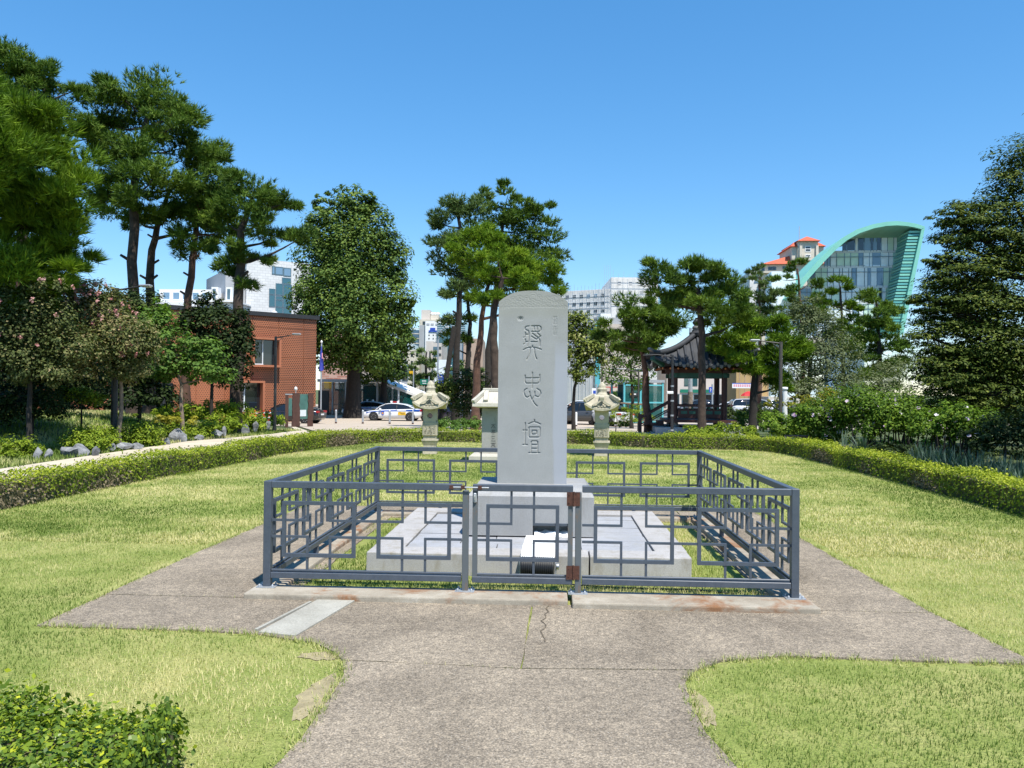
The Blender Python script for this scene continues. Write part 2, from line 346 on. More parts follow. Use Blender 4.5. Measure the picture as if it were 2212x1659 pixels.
# ================================================================ the setting
def grid_lines(lo, hi, step, far):
    a = []; v = lo
    while v <= hi+1e-6: a.append(v); v += step
    ext = [15, 40, 90, 180, 400, 900, far]
    return [lo-e for e in reversed(ext)]+a+[hi+e for e in ext]
def make_ground():
    xs = grid_lines(-44, 44, 1.0, 2500); ys = grid_lines(-6, 70, 1.0, 2500)
    V = [(x, y, gz(x, y)-0.03) for y in ys for x in xs]; n = len(xs)
    Fv = [(j*n+i, j*n+i+1, (j+1)*n+i+1, (j+1)*n+i) for j in range(len(ys)-1) for i in range(n-1)]
    o = np_mesh('ground', V, Fv, 4, MAT['bed'], None, None, 'structure', True); return o
make_ground()
def sheet(name, poly, mat, dz, step=1.0, parent=None, thick=0.0):
    bm = bmesh.new(); f = bm.faces.new([bm.verts.new((x, y, 0)) for x, y in poly])
    if f.normal.z < 0: f.normal_flip()
    xs = [p[0] for p in poly]; ys = [p[1] for p in poly]
    for ax, lo, hi in ((0, min(xs), max(xs)), (1, min(ys), max(ys))):
        v = math.ceil(lo/step)*step
        while v < hi:
            no = [0, 0, 0]; no[ax] = 1; co = [0, 0, 0]; co[ax] = v
            bmesh.ops.bisect_plane(bm, geom=bm.verts[:]+bm.edges[:]+bm.faces[:], plane_co=co, plane_no=no); v += step
    bmesh.ops.recalc_face_normals(bm, faces=bm.faces[:])
    for v in bm.verts: v.co.z = gz(v.co.x, v.co.y)+dz
    bm.normal_update()
    if bm.faces[:] and sum(f.normal.z for f in bm.faces) < 0: bmesh.ops.reverse_faces(bm, faces=bm.faces[:])
    m = MB(); m.bm(bm); o = m.build(name, mat, parent); o['kind'] = 'structure'; return o
LAWN = [(-6.75, -4), (6.0, -4), (6.0, 20.6), (5.0, 21.6), (3.0, 22.0), (1.2, 23.9), (-4.4, 24.1), (-5.6, 22.5), (-6.3, 19.0), (-6.75, 12)]
sheet('lawn', LAWN, MAT['lawn'], 0.0, 2.0)
# concrete walkway round the monument, poured in separate slabs
PAD = [
 [(-3.25, 4.85), (-2.19, 4.83), (-1.79, 4.79), (-1.41, 4.66), (-1.24, 4.50), (-1.16, 4.37), (-0.16, 4.31), (-0.145, 4.9), (-0.13, 5.60), (-3.25, 5.60)],
 [(-0.12, 5.60), (-0.135, 4.9), (-0.15, 4.31), (0.80, 4.36), (0.97, 4.52), (1.36, 4.63), (2.13, 4.60), (2.76, 4.60), (2.70, 5.10), (2.65, 5.60)],
 [(-1.155, 4.36), (-1.09, 4.15), (-1.075, 3.9), (-1.07, 3.37), (-1.10, 3.1), (-1.12, 2.2), (-1.12, -3), (0.86, -3), (0.84, 2.2), (0.76, 3.25), (0.70, 3.55), (0.69, 3.85), (0.71, 4.18), (0.79, 4.345), (-0.15, 4.298)],
 [(-3.25, 5.61), (-1.9, 5.61), (-1.9, 7.5), (-3.24, 7.5)], [(-3.24, 7.51), (-1.9, 7.51), (-1.9, 10.15), (-3.18, 10.15)],
 [(1.6, 5.61), (2.65, 5.61), (2.63, 7.3), (1.6, 7.3)], [(1.6, 7.31), (2.63, 7.31), (2.6, 10.15), (1.6, 10.15)],
 [(-1.89, 9.3), (-0.2, 9.3), (-0.2, 10.15), (-1.89, 10.15)], [(-0.19, 9.3), (1.59, 9.3), (1.59, 10.15), (-0.19, 10.15)]]
walk = bpy.data.objects.new('walkway', None); link(walk); walk['kind'] = 'structure'
for i, p in enumerate(PAD):
    # ragged edge: subdivide and jitter the outline a little
    q = []
    for k in range(len(p)):
        a, b = p[k], p[(k+1) % len(p)]; L = math.hypot(b[0]-a[0], b[1]-a[1]); n = max(1, int(L/0.18))
        for j in range(n):
            t = j/n; jx = random.uniform(-0.006, 0.006) if j else 0; jy = random.uniform(-0.006, 0.006) if j else 0
            q.append((a[0]+(b[0]-a[0])*t+jx, a[1]+(b[1]-a[1])*t+jy))
    m = MB(); m.prism(q, -0.06, 0.010+0.002*(i % 2)); m.build('concrete_slab', MAT['old_concrete'], walk)
m = MB(); m.prism([(-1.80, 4.80), (-1.55, 4.745), (-1.39, 5.58), (-1.66, 5.58)], 0.0, 0.019); m.build('pale_slab', MAT['pale_concrete'], walk)
m = MB(); m.prism([(-1.84, 4.84), (-1.82, 4.83), (-1.68, 5.50), (-1.70, 5.50)], 0.0, 0.024); m.build('edge_strip', MAT['pale_concrete'], walk)
# a dark wandering crack
m = MB(); cx = -0.005; cy = 5.56; pts = []
while cy > 4.75:
    pts.append((cx, cy)); cy -= random.uniform(0.03, 0.07); cx += random.uniform(-0.028, 0.024)
for (x0, y0), (x1, y1) in zip(pts, pts[1:]):
    w = random.uniform(0.002, 0.005); m.quad((x0-w, y0, 0.0165), (x1-w, y1, 0.0165), (x1+w, y1, 0.0165), (x0+w, y0, 0.0165))
m.build('crack', MAT['soil'], walk)
rp_ = random.Random(12)
for k, (cx, cy, rx, ry) in enumerate(((-1.14, 3.85, .10, .30), (-1.30, 4.44, .14, .07), (.74, 3.85, .05, .22))):
    m = MB(); pts = [(cx+rx*math.cos(i*.2244)*rp_.uniform(.75, 1.15), cy+ry*math.sin(i*.2244)*rp_.uniform(.75, 1.15)) for i in range(28)]
    m.add([(x, y, .004) for x, y in pts], [list(range(28))]); o = m.build('bare_earth', MAT['dry_earth'], walk)
# park path, plaza, road
pl = [(path_x(y), y) for y in (6, 10, 14, 18, 22, 26, 30, 34, 38, 42, 46, 50)]
sheet('path', pl+[(-19, 50), (-14.5, 44.0), (-10.2, 33), (-8.6, 27), (-8.2, 22), (-8.2, 6)], MAT['path_sand'], 0.006)
sheet('plaza', [(-8.0, 25.2), (-9.9, 33), (-14.2, 44.0), (-18.6, 50.3), (-40, 56), (-60, 60), (-60, 76), (44, 76), (34, 62), (16, 55), (9.0, 50), (6.6, 44), (4.6, 37), (6.2, 31.0), (4.6, 25.6), (0, 25.0)], MAT['plaza_paving'], 0.010)
sheet('road', [(-200, 80), (300, 80), (300, 112), (-200, 112)], MAT['asphalt'], 0.004, 20.0)
rm = MB()
for k in range(-30, 45):
    rm.quad((k*6.5, 95.9, -1.006), (k*6.5+3, 95.9, -1.006), (k*6.5+3, 96.1, -1.006), (k*6.5, 96.1, -1.006))
o = rm.build('road_marking', MAT['road_paint']); o['kind'] = 'structure'
m = MB(); m.box(-200, 300, 79.6, 79.98, -1.05, -0.88); o = m.build('kerb_line', MAT['step_stone']); o['kind'] = 'structure'
m = MB(); m.box(-200, 300, 112.02, 112.4, -1.05, -0.88); m.box(-200, 300, 112.4, 124, -1.05, -0.90); o = m.build('far_pavement', MAT['plaza_paving']); o['kind'] = 'structure'
# ================================================================ monument: platform, pedestal, stele
plat = empty('stone_platform', (-0.185, 7.7, 0), 0, 'low granite platform of grey slabs and pale border stones inside the iron fence', 'platform')
def stone(name, x0, x1, y0, y1, z0, z1, mat, parent, b=0.008):
    m = MB(); bm = bmesh.new(); bmesh.ops.create_cube(bm, size=1)
    for v in bm.verts:
        v.co = Vector(((x0+x1)/2+v.co.x*(x1-x0), (y0+y1)/2+v.co.y*(y1-y0), (z0+z1)/2+v.co.z*(z1-z0)))+Vector([random.uniform(-.002, .002) for _ in range(3)])
    bmesh.ops.bevel(bm, geom=bm.edges[:], offset=b, segments=2, profile=0.6, affect='EDGES'); m.bm(bm)
    o = m.build(name, mat, parent); o.location = Vector((0, 0, 0))-Vector(parent.location); return o
X0, X1, Y0, Y1, ZT = -1.52, 1.15, 6.45, 8.95, 0.18
BW = 0.27
for a, b in ((X0, -0.62), (-0.615, 0.32), (0.325, X1)):
    stone('border_stone', a, b-0.006, Y0, Y0+BW, -0.03, ZT, MAT['platform_stone'], plat)
    stone('border_stone', a, b-0.006, Y1-BW, Y1, -0.03, ZT, MAT['platform_stone'], plat)
for a, b in ((Y0+BW+.006, 7.62), (7.626, Y1-BW-.006)):
    stone('border_stone', X0, X0+BW, a, b, -0.03, ZT, MAT['platform_stone'], plat)
    stone('border_stone', X1-BW, X1, a, b, -0.03, ZT, MAT['platform_stone'], plat)
y = Y0+BW+0.008; row = 0
while y < Y1-BW-0.15:
    yb = min(y+0.235, Y1-BW-0.008); cuts = [X0+BW+.006]
    x = X0+BW+(0.45 if row % 2 else 0.78)
    while x < X1-BW-0.3: cuts.append(x+random.uniform(-.05, .05)); x += 0.72
    cuts.append(X1-BW-.006)
    for a, b in zip(cuts, cuts[1:]): stone('paving_slab', a+.005, b-.005, y, yb-0.011, 0.02, ZT-0.012+random.uniform(-.004, .004), MAT['paving_stone'], plat, 0.004)
    y = yb; row += 1
# pedestal with bevelled top and a niche cut into its foot
ped = empty('stele_pedestal', (-0.185, 7.8, 0.18), 0, 'wide grey granite pedestal with chamfered top under the inscribed stele', 'pedestal')
PX0, PX1, PY0, PY1 = -0.585, 0.585, -0.5, 0.5
m = MB(); nx0, nx1, nz, nd = 0.02, 0.36, 0.098, 0.14
zt = 0.365; ins = 0.055; zu = 0.44
fr = [(PX0, 0), (nx0, 0), (nx0, nz), (nx1, nz), (nx1, 0), (PX1, 0), (PX1, zt), (PX0, zt)]
m.add([(x, PY0, z) for x, z in [(PX0, 0), (nx0, 0), (nx0, zt), (PX0, zt)]], [(0, 1, 2, 3)])
m.add([(x, PY0, z) for x, z in [(nx0, nz), (nx1, nz), (nx1, zt), (nx0, zt)]], [(0, 1, 2, 3)])
m.add([(x, PY0, z) for x, z in [(nx1, 0), (PX1, 0), (PX1, zt), (nx1, zt)]], [(0, 1, 2, 3)])
m.add([(nx0, PY0, 0), (nx0, PY0, nz), (nx1, PY0, nz), (nx1, PY0, 0), (nx0, PY0+nd, 0), (nx0, PY0+nd, nz), (nx1, PY0+nd, nz), (nx1, PY0+nd, 0)],
      [(0, 1, 5, 4), (1, 2, 6, 5), (2, 3, 7, 6), (4, 5, 6, 7)])
m.add([(PX0, PY0, 0), (PX0, PY1, 0), (PX0, PY1, zt), (PX0, PY0, zt)], [(0, 3, 2, 1)])
m.add([(PX1, PY0, 0), (PX1, PY1, 0), (PX1, PY1, zt), (PX1, PY0, zt)], [(0, 1, 2, 3)])
m.add([(PX0, PY1, 0), (PX1, PY1, 0), (PX1, PY1, zt), (PX0, PY1, zt)], [(0, 3, 2, 1)])
a = [(PX0, PY0, zt), (PX1, PY0, zt), (PX1, PY1, zt), (PX0, PY1, zt)]
b = [(PX0+ins, PY0+ins*1.6, zu), (PX1-ins, PY0+ins*1.6, zu), (PX1-ins, PY1-ins, zu), (PX0+ins, PY1-ins, zu)]
m.add(a+b, [(0, 1, 5, 4), (1, 2, 6, 5), (2, 3, 7, 6), (3, 0, 4, 7), (4, 5, 6, 7)])
m.build('block', MAT['pedestal_stone'], ped)
# ---- stele slab: the face is a fine sheet with the seal characters and cloud band cut into it
st_loc = Vector((-0.1875, 7.69, 0.62)); SW, SHs, SHc, ST = 0.676, 1.775, 1.886, 0.30
stele = empty('stone_stele', st_loc, 0, 'tall pale grey granite stele with rounded top and three carved seal characters', 'stele')
def top_z(x):
    t = min(1.0, abs(x)/(SW/2)); return SHs+(SHc-SHs)*max(0.0, 1-t**2.8)
def zx(u, v): return ((u/4.147+1940)*0.54861, (v/4.147)*0.54861)          # magnified picture -> picture
def s1(u, v):                                                            # first close-up -> stele face
    px, py = zx(u, v); py += 1130*0.54861; p = at(px, py, 7.68/fw.y); return (p.x-st_loc.x, p.z-st_loc.z)
def s2(u, v):
    px, py = zx(u, v); py += 1450*0.54861; p = at(px, py, 7.68/fw.y); return (p.x-st_loc.x, p.z-st_loc.z)
def arc(cx, cy, rx, ry, a0, a1, n=10): return [(cx+rx*math.cos(R(a0+(a1-a0)*i/n)), cy+ry*math.sin(R(a0+(a1-a0)*i/n))) for i in range(n+1)]
T1 = [ [(592, 638), (555, 642), (530, 660), (528, 690), (548, 704), (580, 712), (588, 740), (586, 880), (566, 966)],
 [(530, 740), (532, 775), (580, 776)], [(532, 775), (528, 815), (508, 824)], [(530, 850), (532, 893), (578, 893)], [(532, 893), (526, 925), (504, 934)],
 [(636, 638), (760, 636), (788, 660), (788, 700), (770, 726), (636, 728)], [(676, 640), (676, 696)], [(724, 640), (726, 700)],
 [(648, 758), (700, 800), (750, 838), (772, 880), (766, 968)], [(728, 752), (782, 802), (716, 856), (672, 832), (634, 806)],
 [(624, 894), (724, 896)], [(648, 956), (650, 982)], [(500, 1026), (560, 994), (648, 984), (720, 996), (792, 1022)],
 [(614, 996), (606, 1080), (584, 1140), (558, 1182)], [(678, 996), (684, 1080), (700, 1140), (718, 1180)]]
T2 = [ [(648, 70), (646, 200), (644, 328)], [(528, 118), (526, 215), (545, 246), (745, 246), (766, 215), (768, 106)], [(530, 160), (768, 160)],
 [(560, 334), (520, 356), (508, 400), (530, 456), (564, 480), (600, 456)], [(602, 382), (608, 440), (640, 510), (684, 580), (724, 620)],
 [(722, 334), (772, 366), (786, 410), (764, 458), (736, 470), (690, 448)], [(686, 382), (684, 450), (646, 512)],
 [(680, 842), (680, 880)], [(586, 912), (640, 884), (680, 878), (724, 888), (778, 914)],
 [(600, 962), (765, 962), (774, 980), (768, 1110), (756, 1128), (600, 1128), (588, 1110), (590, 975), (600, 962)],
 [(644, 1016), (714, 1016), (720, 1030), (714, 1076), (644, 1078), (636, 1060), (644, 1016)],
 [(532, 892), (528, 1100), (528, 1248)], [(494, 1014), (562, 1014)], [(492, 1250), (566, 1250)],
 [(628, 1374), (630, 1200), (642, 1190), (720, 1190), (734, 1205), (732, 1374)], [(632, 1250), (730, 1250)], [(632, 1310), (730, 1310)], [(590, 1380), (768, 1380)]]
SMALL = [[(980, 488), (1045, 488)], [(1000, 480), (1000, 520)], [(1030, 480), (1030, 520)], [(980, 520), (980, 605)], [(1048, 515), (1048, 605)], [(985, 515), (1048, 515)],
 [(996, 540), (1034, 540)], [(996, 560), (1034, 560)], [(996, 580), (1034, 580)], [(1000, 540), (1000, 596)], [(1030, 540), (1030, 596)], [(980, 606), (1048, 606)],
 [(1012, 645), (1012, 700)], [(980, 660), (1045, 660)], [(985, 685), (1050, 685)], [(978, 705), (1045, 705)], [(985, 725), (1042, 725)], [(990, 745), (990, 780)], [(1040, 745), (1040, 782)], [(990, 745), (1040, 745)], [(990, 764), (1040, 764)], [(988, 782), (1042, 782)]]
segs = []
for st in T1: segs += [(s1(*a), s1(*b), 0.0068, 0.011) for a, b in zip(st, st[1:])]
for st in T2: segs += [(s2(*a), s2(*b), 0.0068, 0.011) for a, b in zip(st, st[1:])]
for st in SMALL: segs += [(s1(*a), s1(*b), 0.0030, 0.0035) for a, b in zip(st, st[1:])]
rc = random.Random(3)
def cloud(u, v, w, h):
    return [arc(u, v, w, h, 180, 360, 8), arc(u-w*.35, v+h*.05, w*.35, h*.45, 150, 420, 8), arc(u+w*.4, v, w*.3, h*.5, 130, 390, 8)]
cl = [arc(658, 160, 68, 72, 150, 390, 12), arc(658, 165, 44, 40, 170, 370, 8)]
for v, n, sp in ((160, 3, 118), (205, 4, 112), (250, 5, 98), (298, 5, 104)):
    for k in range(1, n+1):
        for sgn in (-1, 1):
            u = 658+sgn*(k*sp-20)+rc.uniform(-18, 18); vv = v+rc.uniform(-10, 10)+(abs(u-658)/560)**2*30
            if 115 < u < 1195: cl += cloud(u, vv+18, 50+rc.uniform(-8, 10), 34+rc.uniform(-6, 8))
for v in (215, 262, 306): cl += cloud(658+rc.uniform(-8, 8), v+16, 62, 34)
cl.append([(118, 318), (400, 328), (660, 326), (1000, 326), (1196, 318)])
for st in cl: segs += [(s1(*a), s1(*b), 0.0030, 0.0022) for a, b in zip(st, st[1:])]
nx, nz_ = 150, 410
U = np.linspace(-SW/2, SW/2, nx); TZ = np.array([top_z(x) for x in U])
VV = np.linspace(0, 1, nz_)
Gx = np.repeat(U[None, :], nz_, 0); Gz = VV[:, None]*TZ[None, :]
dep = np.zeros_like(Gx)
for (ax, az), (bx, bz), w, d in segs:
    x0, x1 = min(ax, bx)-w*2, max(ax, bx)+w*2; z0, z1 = min(az, bz)-w*2, max(az, bz)+w*2
    ii = np.where((Gx >= x0) & (Gx <= x1) & (Gz >= z0) & (Gz <= z1))
    if not len(ii[0]): continue
    qx = Gx[ii]-ax; qz = Gz[ii]-az; ex, ez = bx-ax, bz-az; L2 = ex*ex+ez*ez+1e-12
    t = np.clip((qx*ex+qz*ez)/L2, 0, 1); dd = np.hypot(qx-t*ex, qz-t*ez)
    dep[ii] = np.maximum(dep[ii], d*np.clip(1.35*(1-dd/w), 0, 1))
# the chip left of the first character
(cx_, cz_) = s1(452, 515); rr = np.hypot((Gx-cx_)/0.034, (Gz-cz_)/0.026)
dep = np.maximum(dep, 0.02*np.clip(1-rr, 0, 1)*(0.7+0.5*np.sin(Gx*340)*np.sin(Gz*290+1)))
Vn = np.stack([Gx, dep, Gz], -1).reshape(-1, 3)
idx = np.arange(nx*nz_).reshape(nz_, nx)
Fq = np.stack([idx[:-1, :-1], idx[:-1, 1:], idx[1:, 1:], idx[1:, :-1]], -1).reshape(-1, 4)
def stelemat():
    m, nt, b = nodes('stele_face')
    f1 = noise(nt, 2.6, 6, 0.7); f2 = noise(nt, 150, 2, 0.7)
    c = ramp(nt, f1, [(0.3, (0.27, 0.275, 0.262)), (0.7, (0.325, 0.33, 0.32))])
    c = mixc(nt, 0.18, c, ramp(nt, f2, [(0.35, (0.05, 0.05, 0.05)), (0.5, (0.5, 0.5, 0.5)), (0.68, (0.95, 0.93, 0.9))]), 'OVERLAY')
    # a paler, streaked run-off stain down the right side of the face
    tc = nt.nodes.new('ShaderNodeTexCoord'); sx = nt.nodes.new('ShaderNodeSeparateXYZ'); nt.links.new(tc.outputs['Object'], sx.inputs[0])
    st = noise(nt, 5, 5, 0.75, sc=(3.0, 1.0, 0.18))
    ad = nt.nodes.new('ShaderNodeMath'); ad.operation = 'MULTIPLY_ADD'; nt.links.new(st, ad.inputs[0]); ad.inputs[1].default_value = 0.12; nt.links.new(sx.outputs[0], ad.inputs[2])
    mr = nt.nodes.new('ShaderNodeMapRange'); nt.links.new(ad.outputs[0], mr.inputs[0]); mr.inputs[1].default_value = 0.262; mr.inputs[2].default_value = 0.285
    mz = nt.nodes.new('ShaderNodeMapRange'); nt.links.new(sx.outputs[2], mz.inputs[0]); mz.inputs[1].default_value = 1.42; mz.inputs[2].default_value = 1.22
    mu = nt.nodes.new('ShaderNodeMath'); mu.operation = 'MULTIPLY'; nt.links.new(mr.outputs[0], mu.inputs[0]); nt.links.new(mz.outputs[0], mu.inputs[1])
    m2 = nt.nodes.new('ShaderNodeMath'); m2.operation = 'MULTIPLY'; nt.links.new(mu.outputs[0], m2.inputs[0]); m2.inputs[1].default_value = 0.6
    c = mixc(nt, m2.outputs[0], c, (0.345, 0.365, 0.41))
    # browner weathering on the carved band
    mb = nt.nodes.new('ShaderNodeMapRange'); nt.links.new(sx.outputs[2], mb.inputs[0]); mb.inputs[1].default_value = 1.60; mb.inputs[2].default_value = 1.66
    m3 = nt.nodes.new('ShaderNodeMath'); m3.operation = 'MULTIPLY'; nt.links.new(mb.outputs[0], m3.inputs[0]); m3.inputs[1].default_value = 0.4
    c = mixc(nt, m3.outputs[0], c, (0.27, 0.27, 0.225))
    nt.links.new(c, b.inputs['Base Color']); b.inputs['Roughness'].default_value = 0.8; b.inputs['Specular IOR Level'].default_value = 0.2
    bump(nt, b, f2, 0.2, 0.003)
stelemat()
np_mesh('carved_face', Vn, Fq, 4, MAT['stele_face'], stele, smooth=False)
m = MB(); out = [(-SW/2, 0)]+[(x, top_z(x)) for x in np.linspace(-SW/2, SW/2, 33)]+[(SW/2, 0)]
n = len(out); vs = [(x, 0.0, z) for x, z in out]+[(x, ST, z) for x, z in out]
m.add(vs, [(i, n+i, n+(i+1) % n, (i+1) % n) for i in range(n)]+[list(range(2*n-1, n-1, -1))])
m.build('slab_body', MAT['stele_stone'], stele)

# ================================================================ granite kerb and iron fence
FX0, FX1, FY0, FY1 = -2.103, 1.757, 5.779, 9.448
kerb = empty('granite_kerb', (0, 0, 0), 0, 'rust stained granite kerb stones under the iron fence', 'kerb')
def kstone(x0, x1, y0, y1, z1=0.05): return stone('kerb_stone', x0, x1, y0, y1, -0.05, z1, MAT['kerb_stone'], kerb, 0.012)
kstone(FX0-0.10, 0.125, FY0-0.21, FY0+0.07); kstone(0.155, FX1+0.10, FY0-0.27, FY0+0.07, 0.051)
for a, b in ((FY0+0.075, 7.6), (7.61, FY1-0.11)):
    kstone(FX0-0.10, FX0+0.11, a, b); kstone(FX1-0.11, FX1+0.10, a, b)
kstone(FX0-0.10, -0.2, FY1-0.105, FY1+0.11); kstone(-0.19, FX1+0.10, FY1-0.105, FY1+0.11)
FM = MAT['fence_paint']; ZB, FH = 0.05, 0.785
fence = empty('iron_fence', (FX0, FY0, ZB), 0, 'grey blue iron lattice fence enclosing the stele on a granite kerb', 'fence')
LB = {}
def lattice_meshes(uw):
    """one unit is uw wide; a rectangle with four L bars that cross its corners"""
    k = round(uw, 4)
    if k in LB: return LB[k]
    rw, z0, z1 = uw*0.775, 0.225, 0.638; x0 = (uw-rw)/2; t = 0.026
    m = MB(); x1 = x0+rw
    m.box(x0, x1, -t/2, t/2, z1-t, z1); m.box(x0, x1, -t/2, t/2, z0, z0+t)
    m.box(x0, x0+t, -t/2, t/2, z0+t+.0004, z1-t-.0004); m.box(x1-t, x1, -t/2, t/2, z0+t+.0004, z1-t-.0004)
    o = m.build('lattice_frame', FM); me = o.data; bpy.data.objects.remove(o)
    vx0, vx1 = x0+rw*0.345, x0+rw*0.655; h0, h1 = z0+0.150, z0+0.272; s = 0.017
    Ls = []
    for (vx, hz, ex, ez) in ((vx0, h1, 0.0, FH-0.045), (vx1, h1, uw, FH-0.045), (vx0, h0, 0.0, 0.13), (vx1, h0, uw, 0.13)):
        m = MB()
        sg = 1 if ez > hz else -1
        za, zb = sorted((hz-sg*s/2, ez)); m.box(vx-s/2, vx+s/2, -s/2, s/2, za, zb)
        sx = -1 if ex < vx else 1; xa, xb = sorted((vx+sx*(s/2+.0003), ex)); m.box(xa, xb, -s/2, s/2, hz-s/2, hz+s/2)
        o = m.build('lattice_bar', FM); Ls.append(o.data); bpy.data.objects.remove(o)
    LB[k] = (me, Ls); return LB[k]
def run(root, a, b, n, posts=()):
    """fence run with n lattice units from a to b (local xy of root), rails and feet"""
    a = Vector((a[0], a[1], 0)); b = Vector((b[0], b[1], 0)); L = (b-a).length; ang = math.atan2(b.y-a.y, b.x-a.x)
    g = 0.028; uw = (L-2*g)/n; fr, ls = lattice_meshes(uw); d = (b-a)/L
    for nm, z0, z1, w in (('top_rail', FH-0.048, FH, 0.05), ('bottom_rail', 0.068, 0.112, 0.046), ('inner_rail', 0.118, 0.133, 0.02)):
        m = MB(); m.box(g, L-g, -w/2, w/2, z0, z1, 0, 0.003); o = m.build(nm, FM, root); o.location = a; o.rotation_euler = (0, 0, ang)
    for i in range(n):
        p = a+d*(g+i*uw)
        shared('lattice_frame', fr, root, p, (0, 0, ang))
        for me in ls: shared('lattice_bar', me, root, p, (0, 0, ang))
    for t in posts:
        m = MB(); m.box(-0.02, 0.02, -0.02, 0.02, 0.0, 0.068); o = m.build('foot', FM, root); o.location = a+d*(t*L)
def post(root, x, y, w=0.055, h=FH, mat=None, plate=True):
    m = MB(); m.box(-w/2, w/2, -w/2, w/2, 0.006, h+0.002, 0, 0.003); o = m.build('post', mat or FM, root); o.location = (x, y, 0)
    if plate:
        m = MB(); m.box(-0.07, 0.07, -0.05, 0.05, 0.0, 0.007)
        for sx, sy in ((-.05, -.035), (.05, -.035), (-.05, .035), (.05, .035)): m.lathe([(0.008, 0.007), (0.008, 0.02), (0.005, 0.024)], 6, 0, (sx, sy, 0))
        q = m.build('base_plate', MAT['galv'], root); q.location = (x, y, 0)
FW, FD = FX1-FX0, FY1-FY0
run(fence, (0, 0), (1.478, 0), 2); run(fence, (2.305, 0), (FW, 0), 2)
run(fence, (0, FD), (FW, FD), 5, (0.2, 0.4, 0.6, 0.8)); run(fence, (0, 0), (0, FD), 5, (0.33, 0.66)); run(fence, (FW, 0), (FW, FD), 5, (0.33, 0.66))
for x, y in ((0, 0), (FW, 0), (0, FD), (FW, FD)): post(fence, x, y)
post(fence, 1.478, 0, 0.045, FH-0.05, MAT['rusty_paint']); post(fence, 2.305, 0, 0.045, FH-0.05, MAT['rusty_paint'])
# the gate
gate = empty('iron_gate', (FX0+1.53, FY0, ZB), 0, 'iron lattice gate with rusty hinges and a sliding bolt in the front fence', 'gate')
GW = 0.735
for nm, z0, z1, w in (('top_rail', FH-0.048, FH, 0.05), ('bottom_rail', 0.066, 0.110, 0.046), ('inner_rail', 0.117, 0.132, 0.02)):
    boxo(nm, FM, gate, 0, GW, -w/2, w/2, z0, z1, 0.003)
boxo('stile', MAT['rusty_paint'], gate, 0.0, 0.036, -0.018, 0.018, 0.1105, FH-0.0485); boxo('stile', MAT['rusty_paint'], gate, GW-0.036, GW, -0.018, 0.018, 0.1105, FH-0.0485)
fr, ls = lattice_meshes(GW-0.044); shared('lattice_frame', fr, gate, (0.022, 0, 0))
for me in ls: shared('lattice_bar', me, gate, (0.022, 0, 0))
for z in (0.105, 0.64):
    m = MB(); m.box(GW-0.046, GW+0.004, -0.030, -0.0265, z, z+0.10); m.box(GW+0.008, GW+0.05, -0.030, -0.0265, z, z+0.10); m.tube([(GW+0.006, -0.031, z-0.004), (GW+0.006, -0.031, z+0.104)], 0.007, 8)
    for k in (0.02, 0.08):
        m.lathe([(0.005, 0), (0.004, 0.004)], 6, 0, (GW-0.03, -0.031, z+k))
    m.build('hinge', MAT['rust'], gate)
m = MB(); m.tube([(-0.17, -0.042, FH-0.02), (0.12, -0.042, FH-0.021)], 0.0055, 8); bolt = m.build('bolt', MAT['steel'], gate)
for x in (-0.155, -0.07, 0.055): boxo('bolt_bracket', MAT['rust'], gate, x-0.014, x+0.014, -0.049, -0.026, FH-0.034, FH-0.008)
m = MB(); m.box(0.004, 0.032, -0.034, -0.0185, FH-0.135, FH-0.06, 0, 0.008); m.build('latch_plate', MAT['galv'], gate)
m = MB(); m.box(0.012, 0.024, -0.044, -0.035, FH-0.115, FH-0.08, 0, 0.003); m.build('padlock', MAT['steel'], gate)

# ================================================================ floodlight in front of the platform
fl = empty('floodlight', (-0.10, 6.30, 0.0), R(-4), 'black finned floodlight with a pale hood lying before the granite platform', 'floodlight')
m = MB(); m.tube([(-0.13, 0, 0.115), (0.13, 0, 0.115)], 0.088, 20)
for k in range(15): x = -0.118+k*0.0168; m.tube([(x-.002, 0, 0.115), (x+.002, 0, 0.115)], 0.099, 20)
m.build('finned_housing', MAT['black_plastic'], fl)
m = MB(); m.box(-0.15, -0.138, -0.012, 0.012, 0.0, 0.16); m.box(0.138, 0.15, -0.012, 0.012, 0.0, 0.16); m.box(-0.15, 0.15, -0.02, 0.02, 0.0, 0.01); m.build('bracket', MAT['galv'], fl)
m = MB(); m.tube([(0.151, 0, 0.13), (0.17, 0, 0.13)], 0.025, 10); m.build('knob', MAT['steel'], fl)
hm = MB(); hm.add([(-0.135, -0.03, 0.205), (0.135, -0.03, 0.205), (0.128, 0.10, 0.285), (-0.128, 0.10, 0.285), (-0.135, -0.015, 0.17), (0.135, -0.015, 0.17), (0.128, 0.125, 0.255), (-0.128, 0.125, 0.255)],
       [(0, 1, 2, 3), (7, 6, 5, 4), (0, 4, 5, 1), (1, 5, 6, 2), (2, 6, 7, 3), (3, 7, 4, 0)]); hm.build('hood', MAT['lamp_white'], fl)
m = MB()
for k in range(11): x = -0.11+k*0.022; m.box(x-0.005, x+0.005, -0.0385, -0.0315, 0.19, 0.20)
m.build('vent_slot', MAT['black_plastic'], fl)
m = MB(); m.add([(-0.125, 0.105, 0.288), (0.125, 0.105, 0.288), (0.118, 0.24, 0.325), (-0.118, 0.24, 0.325), (-0.125, 0.108, 0.276), (0.125, 0.108, 0.276), (0.118, 0.245, 0.313), (-0.118, 0.245, 0.313)],
       [(0, 1, 2, 3), (7, 6, 5, 4), (0, 4, 5, 1), (1, 5, 6, 2), (2, 6, 7, 3), (3, 7, 4, 0)]); m.build('lens_flap', MAT['lamp_white'], fl)
